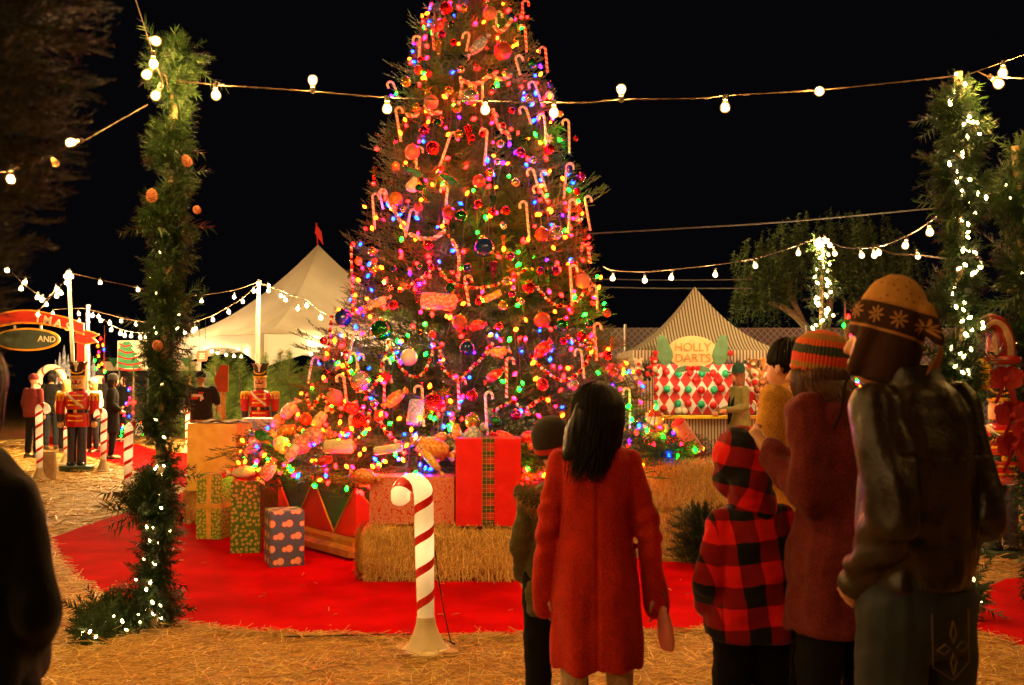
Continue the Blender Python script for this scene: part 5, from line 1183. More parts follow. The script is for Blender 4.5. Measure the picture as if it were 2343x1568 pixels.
CN = [(988, 55, 993, 118, -1), (960, 84, 958, 134, -1), (1134, 27, 1136, 63, 1), (1195, 2, 1195, 40, 1), (1201, 59, 1204, 104, -1), (1248, 108, 1252, 159, -1), (1073, 76, 1067, 116, -1), (900, 186, 915, 225, -1), (905, 248, 919, 324, 1), (1103, 189, 1104, 240, -1), (1224, 186, 1240, 234, -1), (1264, 213, 1266, 250, -1), (1030, 302, 1004, 373, 1), (1114, 297, 1107, 381, -1), (1203, 243, 1218, 286, -1), (1245, 262, 1252, 336, -1), (1301, 275, 1302, 348, -1), (951, 337, 951, 392, 1), (1221, 385, 1233, 428, -1), (1238, 395, 1250, 430, 1), (1296, 375, 1290, 455, 1), (1023, 427, 1017, 498, -1), (938, 479, 927, 544, 1), (1204, 461, 1214, 547, -1), (1303, 457, 1300, 533, 1), (1338, 451, 1348, 519, 1), (852, 445, 859, 523, 1), (868, 436, 876, 475, 1), (1234, 423, 1249, 450, -1), (1063, 634, 1071, 690, 1), (1304, 609, 1308, 679, 1), (1364, 653, 1367, 716, -1), (808, 758, 800, 803, 1), (816, 808, 820, 848, -1), (875, 823, 880, 862, 1), (1158, 820, 1159, 898, 1), (1359, 742, 1364, 812, 1), (714, 818, 704, 880, 1), (817, 812, 817, 897, 1), (786, 858, 794, 925, -1), (879, 862, 880, 917, 1), (800, 952, 803, 1006, 1), (965, 884, 970, 978, -1), (1048, 866, 1049, 933, 1), (1110, 899, 1113, 998, 1), (1440, 890, 1442, 980, -1), (1345, 560, 1352, 600, -1), (1180, 130, 1190, 165, 1), (1330, 800, 1334, 850, -1)]
for i, c_ in enumerate(CN): ornament_cane(*c_, red=(i in (0, 4, 5, 29, 35, 43, 46, 40, 3)))
BC = {'red': (.55, .008, .010), 'blue': (.010, .03, .17), 'green': (.01, .16, .04), 'gold': (.70, .42, .08), 'silver': (.55, .50, .48), 'pink': (.62, .20, .13), 'white': (.80, .72, .55), 'amber': (.75, .24, .03), 'purple': (.40, .02, .22), 'clear red': (.50, .07, .04)}
BMt = {}
for c_, v in BC.items():
    k = NT('%s_glass_bauble' % c_.replace(' ', '_')); gl_ = c_ in ('red', 'silver', 'clear red', 'pink')
    k.set(Base_Color=v, Metallic=.75 if c_ in ('red', 'gold', 'silver', 'purple', 'green') else .25, Roughness=.16 if c_ not in ('white', 'pink') else .4, Coat_Weight=.6)
    if gl_: k.bump(k.noise(120, 2), .5, .004)
    BMt[c_] = k.m
M_CAPG = mat('gilt_ornament_cap', (.7, .5, .15), .25, metal=.9)
_bm = {}
def bauble(x, y, r_, c_, off=.07, shape='round'):
    p = onT(x, y, off); rad = r_*p.y/FPX*1.0; key = (c_, shape)
    if key not in _bm:
        t = thing('bauble', '', 'bauble', (0, 0, 0)); mb = MB()
        if shape == 'round': mb.ball((0, 0, 0), 1, 18)
        elif shape == 'drop': mb.lathe([(.02, -1.0), (.6, -.85), (.95, -.4), (.95, 0), (.55, .7), (.28, 1.4), (.2, 2.2), (.05, 2.6)], n=16)
        mb.build('globe', BMt[c_], t); mb = MB(); mb.lathe([(.26, .90 if shape == 'round' else 2.4), (.26, 1.12 if shape == 'round' else 2.7), (.1, 1.18 if shape == 'round' else 2.75)], n=10); mb.build('cap', M_CAPG, t); _bm[key] = t
    else: t = dup(_bm[key])
    t.location = p; t.scale = (rad,)*3; t.rotation_euler = (random.uniform(-.3, .3), random.uniform(-.3, .3), random.uniform(0, 6))
    regit(t, '%s %s' % (c_, 'teardrop ornament' if shape == 'drop' else 'bauble'), 'bauble', 'round baubles on the tree', x, y)
BA = [(1107, 566, 24, 'blue'), (785, 728, 20, 'blue'), (872, 755, 25, 'green'), (1068, 797, 18, 'blue'), (935, 818, 20, 'white'), (758, 838, 16, 'blue'), (825, 873, 24, 'silver'), (992, 924, 25, 'red'), (823, 963, 19, 'red'), (1080, 964, 18, 'gold'), (1133, 966, 15, 'green'), (765, 910, 19, 'pink'), (1333, 643, 18, 'pink'), (1240, 538, 17, 'clear red'), (1271, 533, 17, 'silver'), (1051, 738, 18, 'clear red'), (1240, 733, 19, 'clear red'), (1283, 744, 15, 'green'), (943, 348, 18, 'pink'), (1256, 342, 13, 'red'), (929, 188, 12, 'gold'), (1075, 221, 21, 'silver'), (1150, 117, 22, 'clear red'), (820, 598, 10, 'amber'), (1026, 487, 16, 'clear red'), (986, 234, 17, 'pink'), (1209, 659, 14, 'red'), (1055, 495, 15, 'green'), (1095, 415, 15, 'clear red'), (990, 340, 16, 'red'), (1120, 30, 16, 'pink'), (1020, 20, 15, 'red'), (1190, 350, 12, 'purple'), (970, 300, 12, 'purple'), (905, 455, 16, 'amber'), (1215, 145, 12, 'green'), (1350, 900, 14, 'red'), (1080, 905, 14, 'red'), (1240, 880, 15, 'red'), (900, 700, 12, 'red'), (1150, 700, 11, 'gold'), (1310, 880, 14, 'silver'), (1400, 850, 13, 'clear red'), (700, 960, 15, 'clear red'), (868, 952, 14, 'clear red'), (1180, 950, 13, 'purple'), (1030, 660, 13, 'green'), (980, 560, 12, 'red'), (1270, 620, 11, 'purple'), (1145, 330, 9, 'silver'), (845, 700, 10, 'silver'), (1330, 770, 12, 'red')]
r = random.Random(21); tries = 0
while len(BA) < 128 and tries < 5000:
    tries += 1; y = r.uniform(6, 985); l = np.interp(y, [0, 300, 600, 850, 950, 1050], [985, 850, 795, 700, 640, 560]); h = np.interp(y, [0, 300, 600, 850, 950, 1050], [1205, 1325, 1378, 1430, 1460, 1500]); x = r.uniform(l+8, h-8)
    if 1290 < x < 1420 and y > 880: continue
    if all((x-b[0])**2+(y-b[1])**2 > (b[2]+15)**2 for b in BA) and all((x-(c_[0]+c_[2])/2)**2+((y-(c_[1]+c_[3])/2)*.5)**2 > 13**2 for c_ in CN): BA.append((x, y, r.uniform(6.5, 11), r.choice(['red', 'red', 'gold', 'gold', 'amber', 'blue', 'green', 'silver', 'clear red', 'purple'])))
for x, y, r_, c_ in BA: bauble(x, y, r_, c_)
bauble(943, 425, 16, 'white', .08, 'drop'); bauble(952, 418, 10, 'gold', .05, 'drop')
_im = {}
def icicle(x, y, L, c_):
    p = onT(x, y, .07); s_ = L*p.y/FPX
    if c_ not in _im:
        t = thing('beaded_drop', '', 'ornament', (0, 0, 0)); mb = MB()
        for i in range(11):
            z = -i/10; r_ = .16*(1-i/11)**.7+.015; n = 9
            for j in range(n): mb.ball((r_*math.cos(j*2*PI/n+i*.35), r_*math.sin(j*2*PI/n+i*.35), z), max(.02, .055*(1-i/14)), 5)
        mb.build('beads', BMt[c_], t); mb = MB(); mb.lathe([(.05, 0), (.08, .06), (.04, .12)], n=8); mb.build('cap', M_CAPG, t); _im[c_] = t
    else: t = dup(_im[c_])
    t.location = p; t.scale = (s_,)*3; t.rotation_euler = (0, random.uniform(-.15, .15), random.uniform(0, 6)); regit(t, '%s beaded icicle ornament' % c_, 'icicle ornament', 'beaded icicles on the tree', x, y)
for a in [(969, 425, 34, 'green'), (1128, 450, 38, 'green'), (1003, 94, 40, 'gold'), (1070, 290, 42, 'red'), (856, 385, 32, 'green'), (1291, 325, 40, 'green'), (958, 645, 46, 'red'), (1129, 602, 42, 'purple'), (1311, 602, 44, 'red'), (855, 595, 38, 'gold'), (1324, 470, 42, 'gold'), (1254, 618, 42, 'green'), (1352, 640, 30, 'green'), (1150, 540, 24, 'amber'), (1225, 970, 30, 'red'), (1400, 770, 30, 'gold')]: icicle(*a)
def star(x, y, R_, m_, n, desc, nm, cat, th=.25):
    p = onT(x, y, .08); s_ = R_*p.y/FPX; t = thing(nm, '', cat, p); mb = MB(); pts = []
    for i in range(2*n): r_ = 1 if i % 2 == 0 else (.42 if n < 7 else .5); a_ = PI/2+i*PI/n+.2; pts.append((r_*math.cos(a_)*s_, 0, r_*math.sin(a_)*s_))
    V = pts+[(0, -th*s_, 0), (0, th*s_*.5, 0)]; N_ = 2*n; mb.add(V, [((i+1) % N_, i, N_) for i in range(N_)]+[(i, (i+1) % N_, N_+1) for i in range(N_)]); mb.build('petals' if 'flower' in nm else 'points', m_, t, smooth=False)
    mb = MB(); mb.ball((0, -th*s_, 0), s_*.13, 8); mb.build('centre', M_CAPG, t)
    regit(t, desc, cat, 'stars and flowers on the tree', x, y)
for a in [(977, 205, 17, BMt['gold'], 5, 'gold star', 'star_ornament', 'star ornament'), (1172, 614, 18, BMt['gold'], 7, 'gold star', 'star_ornament', 'star ornament'), (1017, 899, 20, BMt['gold'], 6, 'gold star', 'star_ornament', 'star ornament'), (1160, 8, 15, BMt['gold'], 6, 'gold star', 'star_ornament', 'star ornament'), (882, 862, 17, M_RED, 8, 'red poinsettia flower', 'flower_ornament', 'flower ornament'), (797, 990, 15, M_RED, 8, 'red poinsettia flower', 'flower_ornament', 'flower ornament'), (1255, 318, 14, M_NW, 8, 'white snowflake', 'snowflake_ornament', 'snowflake'), (824, 958, 11, M_NW, 8, 'white snowflake on the red bauble', 'snowflake_ornament', 'snowflake'), (1210, 650, 14, BMt['amber'], 7, 'amber star', 'star_ornament', 'star ornament'), (930, 195, 8, BMt['gold'], 5, 'small gold star', 'star_ornament', 'star ornament'), (975, 460, 9, BMt['gold'], 6, 'gold star', 'star_ornament', 'star ornament')]: star(*a)
# bead garlands
def beads(lab, pts, twist=False, c3=('red', 'white', 'amber')):
    W = [onT(x, y, .085) for x, y in pts]; W = smoothpath(W, 160); t = thing('bead_garland', lab, 'bead garland', W[0], group='bead garlands draped on the tree'); mb = MB(); L = 0; nx = 0; i_ = 0
    for i in range(1, len(W)):
        L += (W[i]-W[i-1]).length
        while L > nx:
            if twist:
                for s_ in (0, PI): mb.ball(W[i]-W[0]+Vector((0, math.cos(nx*60+s_)*.012, math.sin(nx*60+s_)*.012)), (.018, .015, .015), 6, mi=0 if s_ else 1)
                nx += .022
            else: mb.ball(W[i]-W[0], .016 if i_ % 3 else .021, 6, mi=i_ % 3); nx += .036
            i_ += 1
    mb.build('beads', [BMt['red'] if not twist else M_NW, M_NW if not twist else BMt['pink'], BMt['amber'] if not twist else BMt['pink']], t)
for a in [('twisted pink garland across the top of the tree above the lamp string', [(1053, 182), (1080, 192), (1100, 188), (1120, 175), (1145, 181), (1170, 172)], True), ('short twisted garland hanging beside the silver bauble near the lamp string', [(1053, 178), (1056, 200), (1052, 222), (1049, 240)], True), ('twisted garland running up towards the top right of the tree', [(1130, 62), (1145, 72), (1160, 60), (1170, 45)], True), ('twisted garland falling right of the lamp string middle bulb', [(1128, 251), (1136, 278), (1148, 300), (1160, 305), (1167, 318)], True), ('twisted garland left under the lamp string', [(930, 262), (945, 266), (958, 258)], True), ('twisted garland dipping just below the lamp string at left', [(972, 243), (986, 259), (1010, 257)], True),
          ('long bead garland swooping across the middle of the tree', [(912, 668), (955, 642), (998, 613), (1017, 635), (1040, 650), (1067, 658), (1113, 657), (1160, 642), (1205, 614)]), ('twisted garland left level with the marquee peak', [(937, 536), (965, 546), (992, 546), (1016, 530)], True), ('bead garland hanging in the middle level with the marquee peak', [(1034, 550), (1046, 575), (1050, 600), (1048, 640)], True), ('bead garland at the right rim halfway down the tree', [(1225, 655), (1257, 690), (1290, 702), (1320, 690), (1338, 665)]), ('twisted garland slanting down at the upper left of the tree', [(873, 434), (893, 468), (915, 505), (928, 530)], True), ('bead garland hanging straight at the left rim near the marquee', [(803, 560), (804, 610), (806, 660), (807, 722)]), ('bead garland at the left rim beside the marquee valance', [(758, 725), (755, 760), (752, 800)]),
          ('bead garland loop below the white bauble level with the nutcracker hats', [(888, 783), (905, 819), (924, 850), (949, 862), (972, 848), (994, 795)]), ('bead garland loop in the lower centre of the tree', [(1006, 795), (1011, 838), (1029, 859), (1051, 871), (1069, 850), (1100, 822), (1127, 786)]), ('bead garland loop under the silver bauble at the lower left', [(791, 805), (797, 850), (812, 887), (840, 896), (864, 865), (886, 795)]), ('bead garland falling to the parcels at the lower left centre', [(856, 930), (871, 967), (890, 998), (920, 1018)]), ('bead garland curling beside the snowflake bauble', [(845, 940), (836, 985), (806, 1012)]), ('bead garland loop right of centre above the black hair', [(1215, 815), (1250, 852), (1290, 872), (1325, 852), (1352, 812)]), ('bead garland zigzag at the left rim above the gifts', [(700, 900), (712, 935), (735, 905), (760, 945)]), ('bead garland along the lower right boughs', [(1130, 940), (1170, 920), (1200, 935), (1240, 910)]), ('bead garland dipping at the right rim above the booth', [(1300, 770), (1330, 790), (1362, 775)])]: beads(*a)
# giant wrapped sweets, parcels and glass shapes heaped on the lowest boughs
def sweet_mat(n_, c1, c2, sc, rough=.22):
    k = NT(n_); v = k.n('TexVoronoi', {'Scale': sc, 'Vector': k.obj()}); k.set(Base_Color=k.mix(k.ma('LESS_THAN', v.outputs['Distance'], .45), c1, c2), Roughness=rough, Coat_Weight=.7); k.bump(k.noise(30, 4), .8, .02); return k.m
SW = {'pink glittery': sweet_mat('pink_cellophane', (.66, .22, .13), (.80, .50, .34), 40), 'cream': sweet_mat('cream_cellophane', (.78, .62, .40), (.70, .34, .2), 26), 'green': sweet_mat('green_foil', (.01, .14, .03), (.02, .24, .06), 20, .15), 'orange': sweet_mat('orange_cellophane', (.66, .20, .03), (.8, .45, .1), 30), 'blue': sweet_mat('blue_cellophane', (.22, .30, .42), (.55, .5, .5), 34), 'gold': sweet_mat('gold_foil', (.7, .42, .06), (.8, .6, .2), 30, .15), 'white': sweet_mat('white_glazed', (.78, .66, .46), (.72, .6, .4), 10, .15), 'red': sweet_mat('red_cellophane', (.58, .02, .015), (.66, .12, .08), 24)}
def sweet(x, y, ln, th, ang, c_, off=.12, kind='sweet'):
    p = onT(x, y, off); s_ = p.y/FPX; a_ = ln*s_; b_ = th*s_; d = Vector((math.cos(ang), -.25*math.sin(ang*3), math.sin(ang))).normalized(); t = thing('wrapped_sweet' if kind == 'sweet' else 'parcel', '', 'giant sweet', p); mb = MB()
    if kind == 'sweet':
        mb.lathe([(b_*.1, -a_*.72), (b_*.62, -a_*.70), (b_*.2, -a_*.5), (b_*.75, -a_*.42), (b_, -a_*.2), (b_*1.05, 0), (b_, a_*.2), (b_*.75, a_*.42), (b_*.2, a_*.5), (b_*.62, a_*.70), (b_*.1, a_*.72)], n=14, ax=d)
        for v_i, v in enumerate(mb.V):
            n = mnoise.noise(Vector(v)*22+p)*b_*.35; mb.V[v_i] = tuple(Vector(v)*(1+n/max(b_, 1e-3)*.6))
    else: mb.lathe([(b_*.1, -a_*.5), (b_*.8, -a_*.5), (b_, -a_*.44), (b_, a_*.44), (b_*.8, a_*.5), (b_*.1, a_*.5)], n=16, ax=d)
    mb.build('wrapper', SW[c_], t)
    if kind == 'sweet':
        for e in (-1, 1): mb = MB(); mb.tube([d*(e*a_*.47), d*(e*a_*.53)], b_*.3, 8); mb.build('tie', M_CAPG, t)
    regit(t, '%s %s' % (c_, 'wrapped giant sweet' if kind == 'sweet' else 'cylinder parcel'), 'giant sweet' if kind == 'sweet' else 'parcel', 'giant sweets and parcels on the boughs', x, y)
for a in [(600, 1002, 40, 17, .3, 'pink glittery'), (612, 1005, 62, 15, -.5, 'green', .2), (645, 1018, 46, 16, 2.2, 'cream'), (690, 1018, 50, 20, .4, 'pink glittery', .2), (718, 998, 56, 22, .2, 'pink glittery'), (580, 1022, 40, 14, .8, 'cream'), (655, 985, 50, 13, .1, 'orange'), (632, 965, 34, 12, 1.3, 'gold'), (660, 940, 46, 15, .9, 'cream'), (613, 1078, 44, 15, 1.1, 'pink glittery', .15), (558, 1080, 56, 13, .1, 'white', .2), (668, 1035, 44, 12, 1.1, 'cream', .25), (775, 1022, 66, 16, .0, 'white', .3, 'parcel'), (888, 1028, 66, 10, .15, 'white', .3, 'parcel'), (990, 1028, 74, 24, -.35, 'orange', .28), (985, 1052, 64, 10, -.9, 'gold', .34), (1075, 1003, 62, 20, .65, 'blue', .3), (1045, 990, 44, 12, 1.9, 'orange'), (835, 1090, 50, 17, -.2, 'orange', .36), (1003, 690, 82, 20, -.05, 'pink glittery', .12, 'parcel'), (1126, 678, 44, 8, .45, 'gold', .1, 'parcel'), (862, 692, 50, 9, .35, 'cream'), (1140, 805, 40, 12, .1, 'gold'), (950, 945, 60, 18, 1.45, 'blue', .12, 'parcel'), (903, 912, 50, 14, .6, 'orange'), (1210, 1000, 40, 14, .3, 'red', .2), (1395, 975, 50, 16, -.4, 'pink glittery', .1), (1025, 410, 40, 9, -.5, 'green'), (948, 395, 44, 9, -.4, 'green'), (1240, 800, 40, 14, .8, 'red'), (1150, 1000, 44, 14, -.3, 'red', .2), (730, 960, 44, 13, .9, 'cream'), (1094, 105, 52, 12, .75, 'blue'), (740, 1055, 30, 12, .3, 'red', .3), (1010, 1000, 30, 10, .2, 'pink glittery', .25), (1090, 745, 36, 12, .2, 'red'), (1005, 60, 30, 10, .8, 'red'), (1240, 1020, 40, 14, .1, 'orange', .25), (805, 935, 40, 13, -.5, 'red'), (1130, 860, 40, 12, .6, 'red')]: sweet(*a)
t = thing('light_string', 'coloured bulbs nestled in the heap of giant sweets at the lower left of the tree', 'fairy lights', P(700, 1000, 9.6), group='coloured light strings on the tree')
_ph = {}; r = random.Random(77); W = []
for i in range(78):
    x = r.uniform(545, 1040); y = r.uniform(930, 1092)-max(0, (640-x))*.0; y = max(y, 1010-(x-545)*.45); p = onT(x, y, .16); W.append((p-t.location, r.choice(['amber', 'amber', 'red', 'red', 'pink', 'green', 'blue'])))
W.sort(key=lambda e: e[0].x); mb = MB(); mb.tube([e[0]+Vector((0, .03, 0)) for e in W], .003, 4); mb.build('wire', M_DWIRE, t)
for p, cn in W:
    if cn not in _ph: _ph[cn] = o = mini('bulb', LS[cn], .015)
    else: o = link(_ph[cn].copy())
    o.parent = t; o.location = p; o.rotation_euler = (r.uniform(-1, 1), r.uniform(-1, 1), 0)
# low greenery and toys at the right foot of the tree
q0 = Vector((P(1515, 1030, 10.4).x, 10.45, .84)); t = thing('fir_skirt', 'low fir greenery on the hay bales right of the black-haired woman', 'greenery', (q0.x, q0.y, .78))
r = random.Random(4); out = []; 
for i in range(90):
    th = r.uniform(0, 2*PI); d = Vector((math.cos(th), math.sin(th), r.uniform(-.2, .5))).normalized(); s2 = Vector((0, 0, 1)).cross(d).normalized(); sc = r.uniform(.5, .8)
    out.append(BOUGH[i % 5]@np.array([d*sc, s2*sc, d.cross(s2)*sc])+np.array([r.uniform(-.42, .42), r.uniform(-.3, .3), r.uniform(.02, .14)]))
V = np.concatenate(out); npmesh('foliage', V, tris(V), M_FIRD, parent=t, col=np.random.default_rng(3).random(len(V)//3))
q1 = P(1497, 975, 10.3); t = thing('pig_toy', 'pink plush figure with a red cap sitting on the greenery right of the tree', 'soft toy', q1)
mb = MB(); mb.ball((0, 0, -.06), (.12, .09, .085), 14); mb.ball((0, -.01, .045), (.085, .075, .075), 14); mb.ball((0, -.085, .03), (.04, .03, .03), 10)
for s_ in (-1, 1): mb.ball((.10*s_, -.05, -.02), (.035, .04, .05), 8); mb.ball((.085*s_, -.04, -.13), (.045, .06, .04), 8); mb.ball((.07*s_, 0, .10), (.025, .015, .035), 8)
mb.build('body', mat('pink_plush', (.72, .34, .24), .9), t); mb = MB(); mb.lathe([(.07, .07), (.065, .11), (.03, .16), (.005, .19)], n=12); mb.ball((0, 0, .2), .022, 8); mb.build('cap', M_RED, t); mb = MB(); mb.tube([(-.09, -.05, -.02), (0, -.1, -.03), (.09, -.05, -.02)], .03, 8); mb.build('scarf', M_RED, t)
q2 = P(1573, 1003, 10.2); t = thing('patterned_tube', 'red and cream mottled cylinder gift leaning right of the pink plush figure', 'gift', q2); d = Vector((-.55, 0, .83)); mb = MB(); a_, b_ = .16, .078
mb.tube([d*-a_, d*a_], b_, 18); mb.build('wrapping', M_PINK, t); mb = MB(); mb.tube([d*a_, d*(a_+.03), d*(a_+.06)], [b_*1.02, b_*.9, .02], 14); mb.build('lid', M_RED, t)
for i, (x, y, R_) in enumerate([(1535, 1010, 13), (1552, 1035, 10), (1478, 1015, 11), (1520, 1030, 12)]):
    p = P(x, y, 10.15); o = thing('red_berry_ball', ['red ball on the greenery right of the pink plush figure', 'small red ball under the mottled cylinder gift', 'red ball left of the pink plush figure', 'red ball below the pink plush figure'][i], 'bauble', p, group='red balls on the greenery'); mb = MB(); mb.ball((0, 0, 0), R_*10.15/FPX, 12); mb.build('globe', BMt['red'], o)
t = thing('light_string', 'sparse coloured bulbs lying in the greenery on the right hay bales', 'fairy lights', q0, group='coloured light strings on the tree'); pts = [(1480, 985, 'green'), (1500, 932, 'green'), (1495, 1018, 'pink'), (1528, 1042, 'blue'), (1550, 1045, 'green'), (1462, 975, 'blue'), (1440, 1010, 'violet'), (1590, 1030, 'green'), (1445, 960, 'green'), (1455, 990, 'red')]
W = [P(x, y, 10.1)-q0 for x, y, _ in pts]; mb = MB(); mb.tube(smoothpath(W, 60), .003, 4); mb.build('wire', M_DWIRE, t)
for w_, (x, y, cn) in zip(W, pts): o = mini('bulb', LS[cn]); o.parent = t; o.location = w_
# labels that single each ornament out
from collections import defaultdict
grp = defaultdict(list)
for e in reg: grp[(e[1], e[2], e[3])].append(e)
for (desc, sd, row), L in grp.items():
    L.sort(key=lambda e: (e[4]))
    nm = [''] if len(L) == 1 else (['leftmost ', 'rightmost '] if len(L) == 2 else ['leftmost ', 'middle ', 'rightmost ']) if len(L) <= 3 else [o_+' ' for o_ in ordw]
    for e, w_ in zip(L, nm): e[0]['label'] = '%s%s %s, %s' % (w_, desc, sd, row)
# ============================================================ people
M_SKIN = mat('skin', (.62, .30, .17), .5, var=.08); M_SKIN2 = mat('tanned_skin', (.42, .20, .10), .5, var=.08)
M_EYE = mat('dark_eye', (.02, .012, .01), .2)
def hand_shapes(w, d, n, s=1.0, curl=.6, side=1):
    "wrist w, direction d, palm normal n (side the fingers curl to)"
    w = Vector(w); d = Vector(d).normalized(); n = Vector(n); n = (n-d*n.dot(d)).normalized(); a = d.cross(n)*side; L = []
    pc = w+d*.045*s; L.append(cap(w-d*.01, w+d*.075*s, .024*s, .032*s, flat=(1, 1)))
    for i, (off, ln) in enumerate(((-.027, .062), (-.009, .074), (.009, .070), (.026, .055))):
        b_ = w+d*.085*s+a*off*s; p1 = b_+(d*math.cos(curl*.4)+n*math.sin(curl*.4))*ln*.5*s; p2 = p1+(d*math.cos(curl*1.3)+n*math.sin(curl*1.3))*ln*.5*s
        L += [cap(b_-d*.02*s, p1, .0095*s, .0085*s, 8), cap(p1, p2, .0085*s, .007*s, 8)]
    tb = w+d*.03*s-a*.026*s; t1 = tb+(d*.7-a*.75+n*.2).normalized()*.035*s; t2 = t1+(d*.95-a*.1+n*.35).normalized()*.028*s
    return L+[cap(tb, t1, .012*s, .010*s, 8), cap(t1, t2, .010*s, .008*s, 8)]
def person(loc, yaw, s, label, arms, legs=None, head=(0, 0, 0), hc=(0, .02, 1.60), vox=.009, skin=None, group=None, hsc=1.0, eyes=False, sh=1.42, curl=.6):
    "s scales a 1.72 m figure; arms: [(shoulder, elbow, wrist)] in scaled metres; head: yaw, pitch, roll"
    skin = skin or M_SKIN; v = lambda x, y, z: Vector((x*s, y*s, z*s)); S_ = []
    legs = legs or [((-.09, 0, .90), (-.095, .02, .49), (-.10, -.01, .08)), ((.09, 0, .90), (.095, .02, .49), (.10, -.01, .08))]
    for h, k_, a_ in legs:
        S_ += [cap(v(*h), v(*k_), .078*s, .052*s), cap(v(*k_), v(*a_), .052*s, .036*s), ell(v(a_[0], a_[1]+.07, .045), (.042*s, .12*s, .042*s))]
        S_.append(ell(v(k_[0], k_[1]-.02, k_[2]-.13), (.048*s, .05*s, .10*s)))
    S_.append(loft([(0, 0, .84*s, .13*s, .09*s), (0, 0, .95*s, .155*s, .11*s), (0, 0, 1.08*s, .125*s, .09*s), (0, 0, 1.28*s, .15*s, .10*s), (0, 0, (sh-.02)*s, .13*s, .08*s), (0, .0, (sh+.03)*s, .06*s, .055*s)]))
    hcv = v(*hc); S_.append(cap(v(0, 0, sh-.01), hcv-Vector((0, .012*s, .05*s)), .052*s, .048*s))
    R = Euler((head[1], head[2], head[0])).to_matrix(); q = s*hsc
    def hp(x, y, z): return hcv+R@Vector((x*q, y*q, z*q))
    S_ += [ell(hp(0, -.008, .02), (.077*q, .094*q, .098*q), R), ell(hp(0, .022, -.035), (.058*q, .068*q, .075*q), R), ell(hp(0, .05, -.082), (.028*q, .028*q, .022*q), R),
           cap(hp(0, .088, .015), hp(0, .104, -.022), .009*q, .014*q, 8), ell(hp(-.077, -.005, -.005), (.012*q, .020*q, .032*q), R), ell(hp(.077, -.005, -.005), (.012*q, .020*q, .032*q), R),
           cap(hp(-.022, .086, -.055), hp(.022, .086, -.055), .008*q, .008*q, 8), cap(hp(-.04, .078, .030), hp(.04, .078, .030), .009*q, .009*q, 8)]
    for i, (a, e, w) in enumerate(arms):
        a, e, w = v(*a), v(*e), v(*w); S_ += [cap(a, e, .036*s, .032*s), cap(e, w, .032*s, .024*s)]
        d = (w-e).normalized(); n = Vector((-1 if a.x > 0 else 1, .3, 0)); S_ += hand_shapes(w, d, n, s, curl, 1 if a.x > 0 else -1)
    root = fuse('person', S_, vox*s, skin, smooth=2); root.location = loc; root.rotation_euler = (0, 0, yaw); tag(root, label, 'person', group)
    if eyes:
        for e in (-1, 1): mb = MB(); mb.ball(hp(.030*e, .083, .006), .0095*q, 8); mb.build('eye', M_EYE, root)
    return root, v, hp
def nfold(a1, fx, fz, seed=0.0, a2=None):
    a2 = a1*.5 if a2 is None else a2
    def f(c): return a1*mnoise.noise(Vector((c.x*fx+seed, c.y*fx, c.z*fz)))+a2*mnoise.noise(Vector((c.x*fx*2.4, c.y*fx*2.4+seed, c.z*fz*2.6)))
    return f
def coat(root, m_, secs, sleeves, s, vox=.010, disp=None, name='coat', extra=(), n=24, smooth=5, cuff=.0):
    S_ = [loft([(x*s, y*s, z*s, rx*s, ry*s) for x, y, z, rx, ry in secs], n)]
    for (a, e, w), (r0, r1, r2_) in sleeves:
        a, e, w = [Vector(q)*s for q in (a, e, w)]; w2 = w+(w-e).normalized()*cuff*s; S_ += [cap(a, e, r0*s, r1*s, 14), cap(e, w2, r1*s, r2_*s, 14)]
    return fuse(name, S_+list(extra), vox, m_, root, disp=disp, smooth=smooth)
def trousers(root, m_, s, legs=None, vox=.012, r=(.095, .075, .065), hipz=.95, name='trousers', disp=None, low=.06):
    legs = legs or [((-.09, 0, .90), (-.095, .02, .49), (-.10, -.01, .08)), ((.09, 0, .90), (.095, .02, .49), (.10, -.01, .08))]
    S_ = [loft([(0, 0, .80*s, .15*s, .10*s), (0, 0, .90*s, .175*s, .125*s), (0, 0, hipz*s, .165*s, .12*s), (0, 0, (hipz+.08)*s, .15*s, .11*s)])]
    for h, k_, a_ in legs: S_ += [cap(Vector(h)*s, Vector(k_)*s, r[0]*s, r[1]*s), cap(Vector(k_)*s, (Vector(a_)+Vector((0, 0, low)))*s, r[1]*s, r[2]*s)]
    return fuse(name, S_, vox, m_, root, disp=disp or nfold(.008*s, 9/s, 12/s), smooth=4)
def shoes(root, m_, s, legs=None):
    for h, k_, a_ in (legs or [((-.09, 0, .90), (-.095, .02, .49), (-.10, -.01, .08)), ((.09, 0, .90), (.095, .02, .49), (.10, -.01, .08))]):
        mb = MB(); x, y = a_[0]*s, a_[1]*s; V = []; secs = [(-.09, .035, .07), (-.06, .044, .10), (0, .045, .10), (.06, .048, .075), (.12, .05, .055), (.17, .04, .045), (.19, .02, .03)]
        p_ = [Vector((x, y+q[0]*s, q[2]*.5*s)) for q in secs]
        for i, (q, p) in enumerate(zip(secs, p_)):
            for k2 in range(12): t = 2*PI*k2/12; V.append((p.x+q[1]*s*math.cos(t), p.y, max(.0, p.z+q[2]*.5*s*math.sin(t)*1.1)))
        F = [(i*12+k2, (i+1)*12+k2, (i+1)*12+(k2+1) % 12, i*12+(k2+1) % 12) for i in range(len(secs)-1) for k2 in range(12)]+[tuple(range(12)), tuple((len(secs)-1)*12+k2 for k2 in range(11, -1, -1))]
        mb.add(V, F); mb.build('shoe', m_, root)
